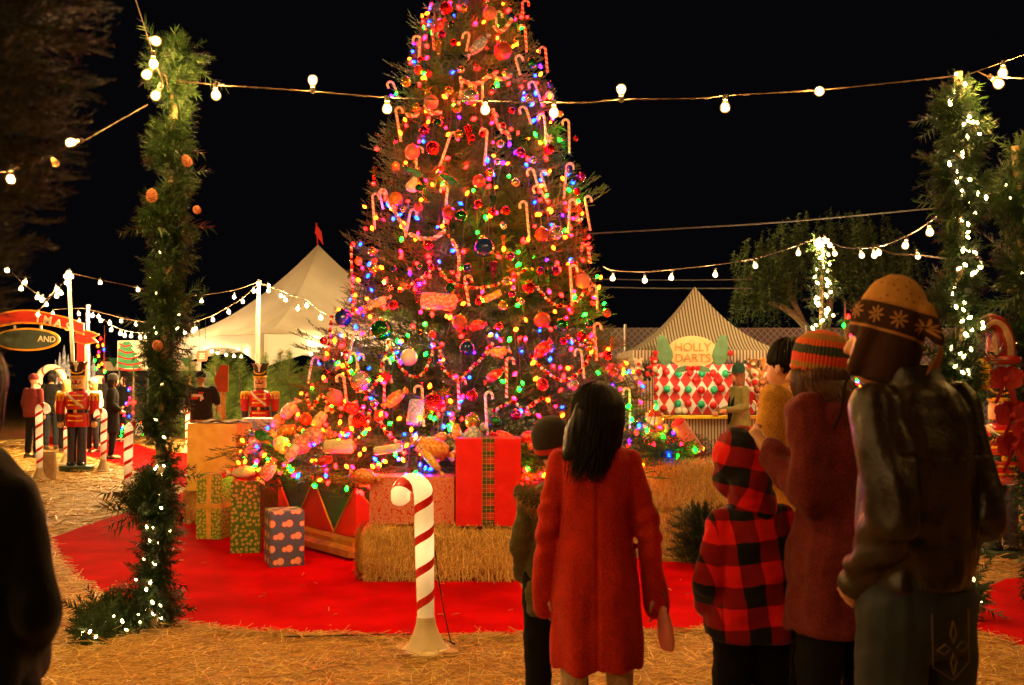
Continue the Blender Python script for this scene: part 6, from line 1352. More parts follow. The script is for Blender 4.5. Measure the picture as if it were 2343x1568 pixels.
def hair(root, c, rr, bottom, n, m_, shift=(0, 0), spread=1.0, front=.55, r_=.0022, seed=1, base=True, wave=.012, yaw=0, top=1.0, name='hair', flare=0.0):
    "strands over an ellipsoid skull c, rr; falling to z=bottom"
    r = random.Random(seed); mb = MB(); c = Vector(c); out = []
    for i in range(n):
        a = r.uniform(front, 2*PI-front)+PI/2+yaw; ph0 = r.uniform(.15, 1.25)*top; pts = []; lift = r.uniform(1.0, 1.09); b_ = bottom+r.uniform(-.045, .07)+.03*abs(math.sin(a))
        for q in np.linspace(ph0, -.1, 6): pts.append(c+Vector((rr[0]*lift*math.cos(a)*math.cos(q), rr[1]*lift*math.sin(a)*math.cos(q), rr[2]*lift*math.sin(q))))
        e = pts[-1]; dz = e.z-b_; m2 = 7
        if dz > .02:
            w1, w2 = r.uniform(0, 6), r.uniform(0, 6)
            for j in range(1, m2+1):
                f = j/m2; k_ = spread+(flare*f); pts.append(Vector((c.x+(e.x-c.x)*(1-.25*f)*k_+shift[0]*f**1.3+wave*math.sin(w1+f*5)*f, c.y+(e.y-c.y)*(1-.3*f)*k_+shift[1]*f+wave*math.cos(w2+f*4)*f-.01*f, e.z-dz*f)))
        k_ = len(pts); a0 = len(out)
        mb.tube(pts, [r_*.6]+[r_]*(k_-2)+[r_*.3], 3, cap=False)
    o = mb.build(name, m_, root, ang=180)
    return o
def plaidmat(name, per, rot=0):
    k = NT(name); v = k.obj(); 
    x, y, z = k.sep(v); xx = k.ma('ADD', x, k.ma('MULTIPLY', z, rot)); zz = k.ma('SUBTRACT', z, k.ma('MULTIPLY', x, rot)); nz = k.ma('MULTIPLY', k.ma('SUBTRACT', k.noise(6, 2), .5), .035)
    xx = k.ma('ADD', xx, nz); zz = k.ma('ADD', zz, nz)
    sl = k.ma('GREATER_THAN', k.ma('ABSOLUTE', x), .158); xx = k.ma('ADD', xx, k.ma('MULTIPLY', sl, k.ma('ADD', .045, k.ma('MULTIPLY', z, .16)))); zz = k.ma('ADD', zz, k.ma('MULTIPLY', sl, k.ma('ADD', .05, k.ma('MULTIPLY', x, .3)))); a = k.ma('LESS_THAN', k.ma('FRACT', k.ma('MULTIPLY', xx, 1/per)), .5); b = k.ma('LESS_THAN', k.ma('FRACT', k.ma('MULTIPLY', zz, 1/per)), .5)
    s_ = k.ma('ADD', a, b); k.set(Base_Color=k.ramp(k.ma('MULTIPLY', s_, .5), [(0, (.80, .010, .008)), (.25, (.24, .006, .006)), (.75, (.010, .008, .010))], True), Roughness=.95, Sheen_Weight=.1, Specular_IOR_Level=.15); k.bump(k.noise(260, 2), .3, .003); return k.m
def cloth(name, c, var=.12, bs=320, rough=.92, sheen=.15, bump=.35, ns=18):
    k = NT(name); f = k.ma('ADD', k.ma('MULTIPLY', k.noise(ns, 4), .28), k.ma('MULTIPLY', k.noise(190, 2), .72)); v = var+.28
    k.set(Base_Color=k.ramp(f, [(.36, [q*(1-v) for q in c]), (.64, [min(1, q*(1+v)) for q in c])]), Roughness=rough, Specular_IOR_Level=.15, Sheen_Weight=sheen*.5); k.bump(k.noise(min(bs, 170), 3), bump, .006); return k.m
M_BLACKC = cloth('black_wool', (.005, .0045, .005), sheen=.03); M_BLACKT = cloth('black_trousers_cloth', (.006, .0055, .007), sheen=.03); M_SHOE = mat('dark_shoe_leather', (.03, .02, .015), .4)
M_HAIRK = mat('black_hair', (.010, .007, .006), .5, var=.3, nscale=30, spec=.22); M_HAIRB = mat('auburn_hair', (.10, .030, .012), .45, var=.4, nscale=30)

# --- woman in the red coat
wl = Vector(((1362-1171)/577, 4.13, 0)); W_ARM = [((-.155, 0, 1.30), (-.205, -.02, 1.05), (-.215, .04, .80)), ((.155, 0, 1.30), (.215, -.02, 1.04), (.250, .05, .80))]
leg1 = [((-.085, 0, .86), (-.095, .015, .47), (-.10, -.01, .08)), ((.085, 0, .86), (.10, .02, .47), (.105, 0, .08))]
w, v, hp = person(wl, -.03, 1.0, 'woman with long black hair seen from behind in a red knee-length coat', W_ARM, leg1, head=(-.5, .1, .08), hc=(.01, .02, 1.495), vox=.007, sh=1.31, hsc=.95, eyes=True)
M_REDCOAT = cloth('red_wool_coat', (.50, .022, .008), .07, 220, ns=14, bump=.8)
fn = nfold(.012, 7, 2.2, 3); 
def fcoat(c):
    h = fn(c)
    if c.z < 1.0: h += .010*math.sin(math.atan2(c.y, c.x)*6+1+2*mnoise.noise(c*3))*min(1, (1.0-c.z)*2)
    if abs(c.x) > .165: h += .007*math.sin(c.z*70+4*mnoise.noise(c*8))*math.exp(-((c.z-1.05)/.12)**2)
    h += .010*mnoise.noise(Vector((c.x*5+9, c.y*5, c.z*6)))*max(0, min(1, (1.28-c.z)*3))
    if c.y < 0: h -= .008*math.exp(-(c.x/.007)**2)*(1 if .47 < c.z < 1.3 else 0)
    for sx in (-1, 1): h -= .004*math.exp(-((abs(c.x)-.145+(1.3-c.z)*.04)/.007)**2)*(1 if c.z > 1.1 and c.x*sx > 0 else 0)
    return h
coat(w, M_REDCOAT, [(0, 0, .500, .186, .140), (0, 0, .51, .190, .145), (0, 0, .65, .188, .148), (0, 0, .82, .180, .140), (0, 0, .98, .160, .125), (0, 0, 1.08, .148, .112), (0, 0, 1.22, .163, .115), (0, 0, 1.31, .165, .10), (0, .0, 1.355, .115, .08), (0, .0, 1.375, .07, .07), (0, 0, 1.39, .06, .06)], [(((-.15, 0, 1.30), W_ARM[0][1], W_ARM[0][2]), (.055, .052, .047)), (((.15, 0, 1.30), (.215, -.02, 1.04), (.252, .05, .80)), (.055, .052, .048))], 1, .0075, fcoat, cuff=.09)
mb = MB(); mb.lathe([(.052, 0), (.060, .005), (.060, .05), (.055, .055)], (0, .01, 1.365), 24); mb.build('collar', M_REDCOAT, w)
M_STOCK = cloth('pale_tights', (.58, .42, .28), .08, 500)
fuse('tights', [cap(a, b, r0, r1) for h, k_, a_ in leg1 for (a, b, r0, r1) in ((Vector(h), Vector(k_), .085, .060), (Vector(k_), Vector(a_), .060, .040))], .009, M_STOCK, w); shoes(w, M_SHOE, .95, leg1)
# hair mass and strands
def hf(c): return .006*mnoise.noise(Vector((c.x*55, c.y*55, c.z*7)))+.01*mnoise.noise(Vector((c.x*16, c.y*16, c.z*5)))
hb = fuse('hair', [ell((.01, -.002, 1.512), (.096, .105, .10)), loft([(-.06, -.06, 1.27, .055, .03), (-.05, -.05, 1.32, .10, .05), (-.025, -.03, 1.40, .112, .08), (0, -.015, 1.48, .104, .10), (.01, -.005, 1.55, .088, .09)]), cap((-.10, -.02, 1.42), (-.12, -.04, 1.31), .035, .02), cap((.07, -.02, 1.42), (.055, -.05, 1.30), .03, .015)], .006, M_HAIRK, w, disp=hf, smooth=3)
hair(hb, (.01, -.0, 1.505), (.104, .110, .104), 1.24, 1100, M_HAIRK, (-.05, -.03), 1.06, .75, .0024, 5, yaw=-.5, wave=.018, name='loose_strands', top=1.2)
t = thing('handbag', 'small pale pink handbag hanging at the right side of the woman in red', 'handbag', wl+Vector((.262, .02, .64)))
mb = MB(); prof = []
V = []; n = 16
for i, (z, rx, ry) in enumerate([(-.085, .01, .005), (-.08, .05, .022), (-.04, .062, .032), (.02, .054, .03), (.07, .035, .02), (.085, .01, .006)]):
    for k_ in range(n): a_ = 2*PI*k_/n; V.append((ry*math.cos(a_), rx*math.sin(a_), z))
F = [(i*n+k_, i*n+(k_+1) % n, (i+1)*n+(k_+1) % n, (i+1)*n+k_) for i in range(5) for k_ in range(n)]+[tuple(range(n-1, -1, -1)), tuple(5*n+k_ for k_ in range(n))]
mb.add(V, F); mb.build('bag', mat('pale_pink_leather', (.80, .24, .20), .35, coat=.3), t); mb = MB(); mb.tube(smoothpath([(0, -.04, .06), (0, -.03, .12), (0, .02, .15), (0, .05, .12), (0, .045, .06)], 16), .005, 6); mb.build('strap', mat('dark_red_strap', (.2, .01, .01), .4), t)
t.rotation_euler = (0, -.12, .5); t.scale = (.75, .75, 1.05); t.location.x += .012; w.scale = (.93, .95, 1)

# --- child in the olive parka, half hidden by the woman
a2 = [((-.14, 0, 1.30), (-.185, -.03, 1.07), (-.15, .10, .90)), ((.14, 0, 1.30), (.18, -.02, 1.07), (.15, .10, .90))]; s = .84
c2_, v, hp = person(Vector(((1272-1171)/518, 4.6, 0)), .15, s, 'child in an olive parka with fur-trimmed hood and black knit hat', a2, head=(.1, .12, 0), hc=(0, .02, 1.555), sh=1.36)
M_OLIVE = cloth('olive_parka_cloth', (.075, .062, .018), .2, 200, .8)
coat(c2_, M_OLIVE, [(0, 0, .72, .165, .13), (0, 0, .74, .175, .14), (0, 0, .95, .17, .135), (0, 0, 1.15, .16, .13), (0, 0, 1.28, .165, .125), (0, 0, 1.35, .12, .10), (0, 0, 1.40, .08, .08)], [(q, (.07, .065, .055)) for q in a2], s, .009, nfold(.010, 9, 14, 2))
M_FUR = mat('tan_fur', (.42, .22, .08), .9, var=.4, nscale=40); fc = Vector((-.10, -.13, 1.31))*s
pa_ = [Vector((-.20, -.09, 1.36)), Vector((-.17, -.15, 1.33)), Vector((-.08, -.18, 1.30)), Vector((.02, -.17, 1.32)), Vector((.10, -.11, 1.36))]; pa_ = smoothpath([q*s for q in pa_], 30)
hood = fuse('hood', [cap(pa_[i], pa_[i+1], .045*s, .045*s) for i in range(0, 29, 3)]+[ell(Vector((-.05, -.09, 1.28))*s, (.13*s, .08*s, .09*s))], .009, M_OLIVE, c2_, disp=nfold(.012, 14, 14, 8))
mb = MB(); r = random.Random(3)
for i in range(1900):
    p = pa_[r.randrange(30)]; d = Vector((r.gauss(0, 1), r.gauss(-.2, 1), r.gauss(.1, 1))).normalized(); e = d.cross(Vector((.3, .2, .9))).normalized()*.0016; L = r.uniform(.03, .05); p = p+d*.030; V = [p-e, p+e, p+d*L+Vector((0, 0, -.006))]; mb.add(V, [(0, 1, 2)])
mb.build('fur_trim', M_FUR, hood, smooth=False)
trousers(c2_, M_BLACKT, s); shoes(c2_, M_SHOE, s)
k = NT('black_knit_with_red_band'); z = k.sep(k.obj())[2]; k.set(Base_Color=k.ramp(z, [(0, (.02, .015, .015)), (.018, (.50, .02, .012)), (.042, (.02, .014, .013))], True), Roughness=.95); k.bump(k.noise(160, 2), .5, .004)
hatc = Vector((0, -.0, 1.555))*s
mb = MB(); mb.lathe([(.080, 0), (.094, .0), (.097, .03), (.097, .07), (.088, .115), (.06, .15), (.02, .165)], n=24, sy=1.12)
o = mb.build('knit_hat', k.m, c2_); o.location = hatc+Vector((0, .01, -.005)); o.rotation_euler = (.12, -.28, 0); o.scale = (.95, .95, 1.0)

# --- child in the red and black check jacket
a3 = [((-.145, 0, 1.28), (-.225, -.05, 1.04), (-.18, .12, .90)), ((.145, 0, 1.28), (.225, -.05, 1.03), (.18, .12, .88))]; s = .84
M_PLAID = plaidmat('buffalo_check_wool', .158, .10)
c3, v, hp = person(Vector(((1716-1171)/595, 4.0, 0)), .18, s, 'child in a hooded red and black check jacket seen from behind', a3, head=(.35, .25, 0), hc=(-.03, .03, 1.555), sh=1.36)
def fpl(c): return nf3(c)+.010*math.exp(-((c.z-.66*1)/.02)**2)*0
nf3 = nfold(.013, 8, 11, 12)
coat(c3, M_PLAID, [(0, 0, .765, .20, .16), (0, 0, .78, .222, .175), (0, 0, .90, .215, .175), (0, 0, 1.08, .198, .16), (0, 0, 1.22, .18, .145), (0, 0, 1.31, .148, .12), (0, 0, 1.37, .10, .10), (0, 0, 1.41, .08, .08)], [(q, (.074, .070, .058)) for q in a3], s, .0085, nf3)
R = Euler((.15, -.12, .2)).to_matrix()
fuse('hood', [ell(Vector((-.04, -.0, 1.575))*s, (.138*s, .150*s, .150*s), R), ell(Vector((-.035, -.075, 1.47))*s, (.10*s, .085*s, .10*s), R), cap(Vector((-.02, -.04, 1.40))*s, Vector((0, -.02, 1.36))*s, .10*s, .11*s), ell(Vector((-.085, .04, 1.48))*s, (.085*s, .09*s, .09*s), R)], .0085, plaidmat('buffalo_check_hood', .15, -.25), c3, disp=nfold(.010, 9, 9, 5), smooth=6)
trousers(c3, M_BLACKT, s, r=(.10, .085, .075)); shoes(c3, M_SHOE, s)

# --- person in the yellow jacket
s = 1.05; a5 = [((-.17, 0, 1.46), (-.235, .0, 1.20), (-.17, .18, 1.13)), ((.17, 0, 1.46), (.21, -.02, 1.18), (.16, .14, 1.02))]
p5, v, hp = person(Vector(((1843-1171)/507, 4.75, 0)), .55, s, 'person in a mustard yellow jacket with short dark hair, behind the striped knit hat', a5, head=(.25, .12, 0), hc=(-.04, .05, 1.60), skin=M_SKIN, sh=1.49)
M_YELJ = cloth('mustard_fleece', (.50, .24, .035), .12, 120)
coat(p5, M_YELJ, [(0, 0, .80, .19, .15), (0, 0, .82, .205, .16), (0, 0, 1.0, .20, .155), (0, 0, 1.20, .19, .15), (0, 0, 1.38, .19, .13), (0, 0, 1.47, .145, .11), (0, 0, 1.53, .08, .08)], [(q, (.070, .062, .055)) for q in a5], s, .010, nfold(.012, 8, 5, 7))
hair(p5, hp(0, -.012, .03), (.085*s, .10*s, .098*s), 1.60*s, 700, M_HAIRK, r_=.0035, seed=7, front=.5, yaw=.25, wave=.004, top=1.1)
trousers(p5, M_BLACKT, s); shoes(p5, M_SHOE, s)

# --- woman in the maroon coat with the striped knit hat
s = 1.03; a4 = [((-.155, 0, 1.465), (-.175, -.05, 1.17), (-.19, .17, 1.325)), ((.155, 0, 1.465), (.21, -.04, 1.17), (.15, .18, 1.24))]
p4, v, hp = person(Vector(((1922-1171)/627, 3.8, 0)), .42, s, 'woman in a long maroon coat and striped orange knit hat holding her hand up', a4, head=(.35, .15, 0), hc=(-.06, .06, 1.585), sh=1.49, vox=.007, curl=1.2)
M_MAR = cloth('maroon_wool', (.135, .018, .018), .15, 300)
coat(p4, M_MAR, [(0, 0, .70, .20, .165), (0, 0, .72, .205, .17), (0, 0, .95, .195, .16), (0, 0, 1.12, .17, .135), (0, 0, 1.34, .18, .13), (0, 0, 1.46, .16, .11), (0, 0, 1.515, .10, .085), (0, .01, 1.55, .07, .07)], [(a4[0], (.072, .068, .060)), (a4[1], (.072, .068, .060))], s, .0085, nfold(.018, 8, 5.5, 21, .012), cuff=-.03)
k = NT('striped_orange_knit'); x, y, z = k.sep(k.obj()); nz = k.noise(60, 2); zz = k.ma('ADD', z, k.ma('MULTIPLY', k.ma('SUBTRACT', nz, .5), .012))
rib = k.ma('SINE', k.ma('MULTIPLY', k.ma('ARCTAN2', y, x), 46))
k.set(Base_Color=k.mix(k.ma('MULTIPLY', k.ma('ADD', rib, 1), .12), k.ramp(k.ma('MULTIPLY', zz, 5), [(0, (.80, .10, .012)), (.10, (.42, .20, .03)), (.20, (.80, .06, .015)), (.38, (.03, .05, .035)), (.56, (.80, .11, .015)), (.68, (.45, .20, .03)), (.80, (.85, .12, .02))], True), (.10, .03, .01)), Roughness=.95)
k.bump(k.ma('ADD', rib, nz), .5, .004)
mb = MB(); mb.lathe([(.084, 0), (.099, 0), (.103, .03), (.103, .08), (.094, .125), (.070, .155), (.035, .172), (.008, .178)], n=32, sy=1.12); o = mb.build('knit_hat', k.m, p4); o.location = hp(0, -.012, .015); o.rotation_euler = (.15, .02, .35); o.scale = (.94, .94, .90)
hair(p4, hp(0, -.015, .0), (.094, .105, .10), 1.44, 900, M_HAIRB, (.06, -.05), 1.12, .8, .0024, 9, yaw=.35, wave=.022, top=.3, flare=.15)
k = trousers(p4, M_BLACKT, s); shoes(p4, M_SHOE, s)

# --- man in the leather jacket
s = 1.075; legs7 = [((-.10, 0, .92), (-.105, .03, .50), (-.12, -.01, .08)), ((.10, 0, .92), (.12, .03, .50), (.13, -.03, .08))]
a7 = [((-.155, 0, 1.43), (-.19, -.09, 1.15), (-.15, .07, 1.0)), ((.155, 0, 1.43), (.175, -.07, 1.16), (.14, .10, 1.0))]
p7, v, hp = person(Vector(((2090-1171)/807, 2.95, 0)), .48, s, 'tall man in a brown leather jacket and patterned earflap hat with his back to us', a7, legs7, head=(.28, .12, 0), hc=(-.035, .085, 1.60), vox=.007, sh=1.45)
k = NT('worn_brown_leather'); f = k.noise(4, 5); g = k.noise(38, 4); vv = k.n('TexVoronoi', {'Scale': 90.0, 'Vector': k.obj()}).outputs['Distance']
k.set(Base_Color=k.ramp(f, [(.3, (.007, .0035, .002)), (.7, (.028, .014, .007))]), Roughness=k.ramp(g, [(.3, (.30,)*3), (.7, (.56,)*3)]), Specular_IOR_Level=.5); k.bump(k.ma('ADD', k.ma('MULTIPLY', vv, .25), k.ma('MULTIPLY', g, .8)), .45, .006); M_LEA = k.m
nf7 = nfold(.024, 7, 2.4, 31, .013)
def f7(c):
    h = nf7(c)
    if c.z < 1.34: h += .018*math.sin(c.z*52+5*mnoise.noise(c*6))*max(0, min(1, (1.30-c.z)*3))*(1 if abs(c.x) > .13 else .5)
    h -= .004*math.exp(-((c.z-1.415)/.006)**2)*(1 if c.y < .02 and abs(c.x) < .2 else 0)
    return h
coat(p7, M_LEA, [(0, 0, .965, .155, .135), (0, 0, .975, .166, .14), (0, 0, 1.05, .168, .14), (0, 0, 1.18, .162, .135), (0, 0, 1.32, .175, .135), (0, 0, 1.42, .17, .12), (0, 0, 1.475, .13, .10), (0, .01, 1.50, .085, .085), (0, .02, 1.545, .078, .078)], [(q, (.074, .066, .060)) for q in a7], s, .0075, f7)
k = NT('blue_denim'); f = k.noise(3, 4); g = k.noise(300, 2); k.set(Base_Color=k.ramp(f, [(.3, (.008, .012, .018)), (.7, (.028, .036, .048))]), Roughness=.85); k.bump(g, .4, .003)
tr_ = trousers(p7, k.m, s, legs7, .010, (.105, .085, .075)); shoes(p7, M_SHOE, s, legs7)
# embroidered cross on the back pocket
mb = MB()
for (dx, dz) in ((0, .035), (0, -.035), (.035, 0), (-.035, 0)):
    q_ = [(dx*1.9, dz*1.9), (dx+dz*.35, dz+dx*.35), (dx*.35, dz*.35), (dx-dz*.35, dz-dx*.35)]; P3 = [Vector((-.035+u*s, -.142*s, .905+w_*s)) for u, w_ in q_]
    mb.tube(P3+[P3[0]], .0022, 5)
o = mb.build('pocket_embroidery', mat('tan_thread', (.13, .07, .025), .8), tr_)
mb = MB(); mb.tube([(-.11, -.130*s, 1.0), (-.11, -.132*s, .86), (-.035, -.140*s, .82), (.04, -.138*s, .86), (.04, -.138*s, 1.0)], .0015, 5); mb.build('pocket_seam', bpy.data.materials['tan_thread'], tr_)
p7.scale = (.88, .95, 1)
# earflap hat: ochre crown, dark band with flakes
k = NT('patterned_knit'); x, y, z = k.sep(k.obj()); an = k.ma('ARCTAN2', y, x)
fu = k.ma('SUBTRACT', k.ma('FRACT', k.ma('MULTIPLY', an, 1.432)), .5); fv = k.ma('MULTIPLY', k.ma('SUBTRACT', z, .052), 14.0)   # one flake cell
rr_ = k.ma('SQRT', k.ma('ADD', k.ma('POWER', fu, 2), k.ma('POWER', fv, 2))); ph = k.ma('ARCTAN2', fv, fu); pet = k.ma('ADD', .20, k.ma('MULTIPLY', k.ma('COSINE', k.ma('MULTIPLY', ph, 8)), .17))
fl = k.ma('MULTIPLY', k.ma('LESS_THAN', rr_, pet), k.ma('GREATER_THAN', rr_, .05))
band = k.ma('MULTIPLY', k.ma('GREATER_THAN', z, .015), k.ma('LESS_THAN', z, .090)); edge = k.ma('LESS_THAN', k.ma('ABSOLUTE', k.ma('SUBTRACT', k.ma('ABSOLUTE', k.ma('SUBTRACT', z, .052)), .040)), .004)
dots = k.n('TexVoronoi', {'Scale': 55.0, 'Vector': k.obj(), 'Randomness': .35}).outputs['Distance']; och = k.mix(k.ma('LESS_THAN', dots, .20), (.46, .22, .055), (.16, .06, .02))
c_ = k.mix(k.ma('GREATER_THAN', z, .090), (.045, .020, .012), och); c_ = k.mix(k.ma('MULTIPLY', fl, band), c_, (.42, .20, .07)); c_ = k.mix(edge, c_, (.40, .18, .06))
k.set(Base_Color=c_, Roughness=.95, Specular_IOR_Level=.1); k.bump(k.noise(190, 2), .6, .004)
hh = fuse('knit_hat', [ell((0, -.005, .062), (.097, .112, .125)), loft([(0, 0, -.02, .092, .106), (0, 0, .02, .098, .113), (0, 0, .08, .098, .113)], 24), cap((-.078, .01, .0), (-.070, .035, -.115), .036, .024), cap((.078, .01, .0), (.070, .035, -.115), .036, .024), loft([(0, -.035, -.13, .075, .065), (0, -.03, -.08, .088, .085), (0, -.015, .0, .098, .105)], 20), cap((0, -.10, .09), (.012, -.16, .03), .04, .02)], .006, k.m, p7, disp=nfold(.004, 14, 14, 3), smooth=4)
hh.location = hp(0, -.008, .022); hh.rotation_euler = (.24, .17, .28)
mb = MB(); mb.tube(smoothpath([(-.075, .035, -.12), (-.07, .05, -.17), (-.06, .045, -.24), (-.065, .05, -.30)], 12), .0035, 5); mb.build('hat_cord', M_BLACKC, hh)
mb = MB(); r = random.Random(5)
for i in range(60): a_ = r.uniform(-.5, .5); mb.tube(smoothpath([(.01, -.15, .04), (.02+a_*.03, -.175, .0), (.02+a_*.07, -.165, -.05-r.random()*.03)], 6), .0022, 3, cap=False)
mb.build('tassel', mat('ochre_yarn', (.40, .17, .05), .9), hh)

# --- dark figure at the left edge
s = 1.0; a6 = [((-.17, 0, 1.38), (-.24, -.03, 1.12), (-.16, .12, 1.0)), ((.12, 0, 1.36), (.19, -.03, 1.12), (.07, .15, .95))]
p6, v, hp = person(Vector((-1.235, 2.35, 0)), -.1, s, 'person in a long black coat cut off by the left edge of the photo', a6, head=(.5, .1, 0), hc=(-.03, .03, 1.60), sh=1.42)
M_BLK2 = cloth('soft_black_coat', (.004, .0035, .004), .1, 100)
coat(p6, M_BLK2, [(0, 0, .30, .20, .18), (0, 0, .32, .20, .18), (0, 0, .6, .18, .17), (0, 0, .85, .17, .15), (0, 0, 1.10, .158, .13), (0, 0, 1.30, .172, .125), (0, 0, 1.39, .15, .11), (0, 0, 1.46, .075, .075)], [(a6[0], (.07, .065, .055)), (a6[1], (.052, .050, .05))], s, .010, nfold(.016, 6, 3, 11))
hair(p6, hp(0, -.01, .02), (.088, .10, .10), 1.48, 600, mat('dark_brown_hair', (.03, .018, .01), .5, var=.3, nscale=30), r_=.003, seed=11, front=.6, yaw=.5, wave=.01)
trousers(p6, M_BLACKT, s); shoes(p6, M_SHOE, s)

# --- vendor at the booth
s = 1.06; av = [((-.15, 0, 1.38), (-.19, .03, 1.12), (-.12, .26, 1.08)), ((.15, 0, 1.38), (.20, -.03, 1.12), (.22, .20, 1.04))]
vl = P(1690, 900, 16.7); vl.z = 0; pv, v, hp = person(vl, PI*.62, s, 'booth vendor in an olive green coat and dark green cap before the dart board', av, head=(0, .1, 0), vox=.014, eyes=True)
M_VC = cloth('olive_green_coat', (.16, .15, .045), .15, 60); coat(pv, M_VC, [(0, 0, .60, .22, .18), (0, 0, .9, .19, .15), (0, 0, 1.1, .165, .13), (0, 0, 1.3, .17, .12), (0, 0, 1.4, .12, .1), (0, 0, 1.45, .07, .07)], [(q, (.068, .06, .055)) for q in av], s, .016, nfold(.012, 7, 6, 3))
hair(pv, hp(0, -.01, .0), (.086*s, .1*s, .1*s), 1.42*s, 260, mat('light_brown_hair', (.30, .13, .05), .5), r_=.006, seed=13, front=.6)
mb = MB(); mb.lathe([(.08, .0), (.098, .0), (.10, .04), (.09, .10), (.05, .14), (.01, .15)], n=18, sy=1.1); mb.lathe([(.09, -.006), (.15, -.008), (.15, .004), (.09, .008)], (0, .05, 0), 18, sy=.9); o = mb.build('cap', cloth('dark_green_felt', (.012, .05, .03)), pv); o.location = hp(0, -.01, .05)
t_ = trousers(pv, M_BLACKT, s, vox=.02); shoes(pv, M_SHOE, s)
mb = MB(); mb.tube(smoothpath([(-.10, .06, 1.42), (-.05, .15, 1.25), (.02, .17, .95)], 10), .03, 8, flat=(.3, 1)); mb.tube(smoothpath([(.10, .06, 1.42), (.06, .15, 1.25), (.04, .17, .92)], 10), .03, 8, flat=(.3, 1)); mb.build('scarf', M_BLACKC, pv)

# --- man in the black T-shirt
s = 1.03; am = [((-.18, 0, 1.41), (-.25, .03, 1.14), (-.20, .22, 1.05)), ((.18, 0, 1.41), (.29, -.02, 1.15), (.34, .16, .98))]
ml = P(461, 900, 18.8); ml.z = 0; pm, v, hp = person(ml, .25, s, 'man in a black printed T-shirt and khaki trousers walking away beside the cut firs', am, head=(0, .25, 0), vox=.012, skin=M_SKIN2, hc=(-.02, .06, 1.58))
M_TEE = cloth('black_cotton', (.022, .018, .020), .1, 100); coat(pm, M_TEE, [(0, 0, .88, .18, .13), (0, 0, .95, .19, .145), (0, 0, 1.15, .18, .14), (0, 0, 1.32, .20, .135), (0, 0, 1.41, .17, .11), (0, 0, 1.455, .08, .07)], [(((q[0]), (Vector(q[0]).lerp(Vector(q[1]), .5)), (Vector(q[0]).lerp(Vector(q[1]), .8))), (.080, .078, .074)) for q in am], s, .014, nfold(.010, 8, 6, 3), 't_shirt')
M_PRW = mat('white_shirt_print', (.72, .62, .48), .7)
def tp(x, z): return (x, -.138*s-.012, z)
pr_ = MB(); pr_.box((-.075, -.155, 1.345), (.20, .012, .052)); pr_.box((.01, -.155, 1.30), (.06, .012, .05)); pr_.box((-.005, -.157, 1.285), (.03, .01, .08)); pr_.build('white_print', M_PRW, pm, smooth=False)
pr_ = MB(); pr_.box((-.115, -.157, 1.30), (.12, .012, .045)); pr_.build('red_print', M_RED, pm, smooth=False); pr_ = MB(); pr_.box((.0, -.150, 1.395), (.09, .012, .022)); pr_.build('red_print', M_RED, pm, smooth=False)
trousers(pm, cloth('khaki_cloth', (.48, .27, .10), .1, 80), s, vox=.02); shoes(pm, M_SHOE, s)
mb = MB(); mb.lathe([(.08, .0), (.092, .0), (.093, .03), (.08, .08), (.04, .11), (.01, .115)], n=18, sy=1.15); o = mb.build('cap', M_BLACKC, pm); o.location = hp(0, -.01, .045)
M_GLV = mat('pale_work_glove', (.72, .60, .42), .8)
for q in am: a_, b_ = Vector(q[1])*s, Vector(q[2])*s; fuse('glove', [cap(a_.lerp(b_, .15), b_, .056*s, .048*s), ell(b_+(b_-a_).normalized()*.06, (.05, .055, .06)), cap(b_+(b_-a_).normalized()*.08, b_+(b_-a_).normalized()*.14, .03, .022)], .012, M_GLV, pm)
t = thing('yellow_stake', 'thin yellow timber stake leaning beside the man in the printed T-shirt', 'stake', P(436, 872, 19.4)*1.0-Vector((0, 0, P(436, 872, 19.4).z))); mb = MB(); mb.tube([(.04, 0, 0), (0, 0, 1.2), (-.025, 0, P(436, 858, 19.4).z)], .022, 7); mb.build('pole', M_TIMB, t)

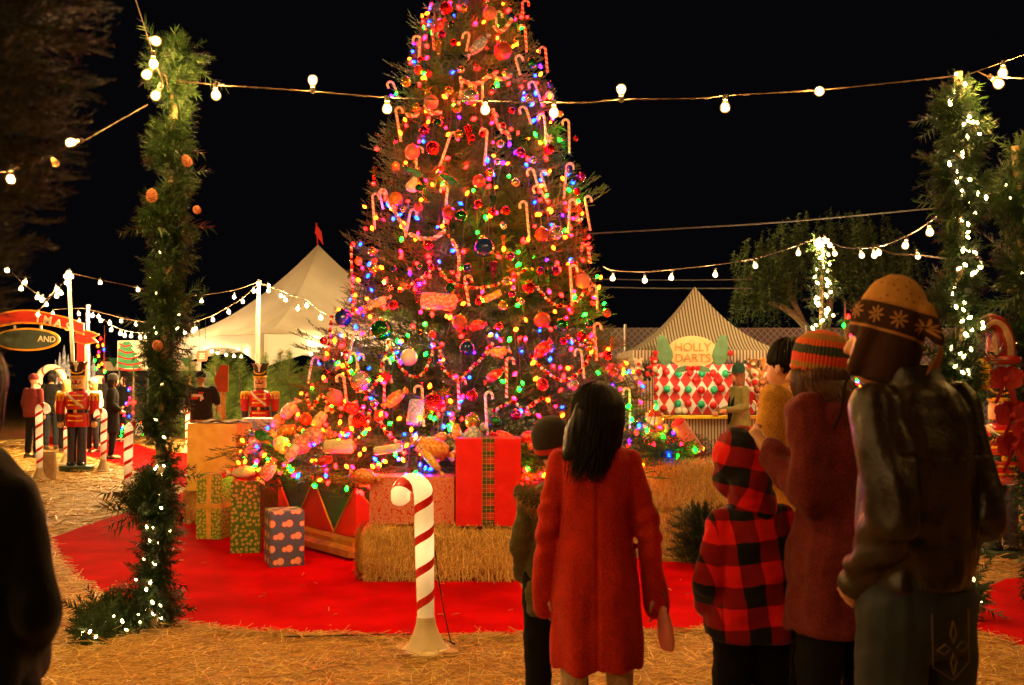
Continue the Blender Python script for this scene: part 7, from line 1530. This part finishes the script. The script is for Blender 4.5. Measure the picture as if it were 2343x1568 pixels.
# --- crowd at the left
def bystander(x, D, yaw, s, label, m_, legm=None, hat=None, hairm=None, hem=.80, pose=0, face=False, hb=1.48):
    l = P(x, 900, D); l.z = 0; am = [((-.16, 0, 1.40), (-.21, -.02, 1.13), (-.20+.08*pose, .06+.14*pose, .92+.15*pose)), ((.16, 0, 1.40), (.21, -.02, 1.13), (.20-.08*pose, .06+.14*pose, .92+.15*pose))]
    q, v, hp = person(l, yaw, s, label, am, head=(0, .1, 0), vox=.016, eyes=face)
    coat(q, m_, [(0, 0, hem, .19, .15), (0, 0, hem+.15, .18, .14), (0, 0, 1.1, .165, .13), (0, 0, 1.3, .175, .125), (0, 0, 1.4, .13, .10), (0, 0, 1.455, .075, .075)], [(w_, (.066, .060, .052)) for w_ in am], s, .018, nfold(.012, 7, 5, x))
    trousers(q, legm or M_BLACKT, s, vox=.022); shoes(q, M_SHOE, s)
    if hairm: hair(q, hp(0, -.01, .02), (.087*s, .10*s, .10*s), hb*s, 170, hairm, r_=.008, seed=int(x), front=.6)
    if hat: mb = MB(); mb.lathe([(.08, .0), (.098, .0), (.10, .04), (.09, .09), (.05, .125), (.01, .135)], n=16, sy=1.1); o = mb.build('knit_hat', hat, q); o.location = hp(0, -.01, .03)
    return q
M_DJ = cloth('dark_denim', (.012, .015, .022), .2, 60); M_GREYH = cloth('grey_green_knit', (.26, .27, .22), .15, 60); M_WHC = cloth('white_fleece', (.72, .62, .46), .08, 60); M_MRN = cloth('dark_maroon_hoodie', (.12, .015, .015)); M_BLND = mat('blond_hair', (.52, .28, .09), .5)
bystander(257, 21.3, -1.25, 1.0, 'woman in a dark beanie and long black coat in profile beside the left candy canes', M_BLACKC, None, cloth('charcoal_beanie', (.04, .045, .04)), M_HAIRK, .55, .6, True)
bystander(213, 23.2, PI*.9, .95, 'child in a grey knit hat and white fleece just right of the large nutcracker', M_WHC, M_DJ, M_GREYH, M_BLND, 1.0, .3, True)
bystander(228, 25.2, PI*.85, 1.06, 'man in a dark cap and black jacket behind the grey knit hat', M_BLACKC, None, M_BLACKC, None, .85, 0, True)
bystander(118, 24.4, .3, 1.06, 'person in a black hooded jacket and jeans under the giant candy cane', M_BLACKC, M_DJ, M_BLACKC, M_HAIRK, .85, .4)
bystander(152, 23.4, .2, .95, 'person with long blond hair directly behind the large nutcracker', M_WHC, M_DJ, None, M_BLND, .9, 0, False, 1.2)
bystander(140, 26.5, PI, 1.04, 'person in an orange hat behind the giant candy cane, face towards us', M_BLACKC, None, cloth('rust_knit', (.35, .10, .03)), None, .85, 0, True)
bystander(76, 21.8, -.2, 1.0, 'person in a dark maroon hooded top beside the dark coat at the left', M_MRN, None, M_MRN, None, .85, 0)
bystander(183, 28.5, .1, 1.0, 'distant person in dark clothes behind the nutcracker and white pole', M_BLACKT, None, None, M_HAIRB, .85, 0)
bystander(284, 27.5, PI*.8, 1.0, 'distant person in a black coat next to the low lit fir', M_BLACKC, None, None, M_HAIRK, .7, .3)

for so, ba in _pl.values(): bpy.data.objects.remove(ba); bpy.data.objects.remove(so)
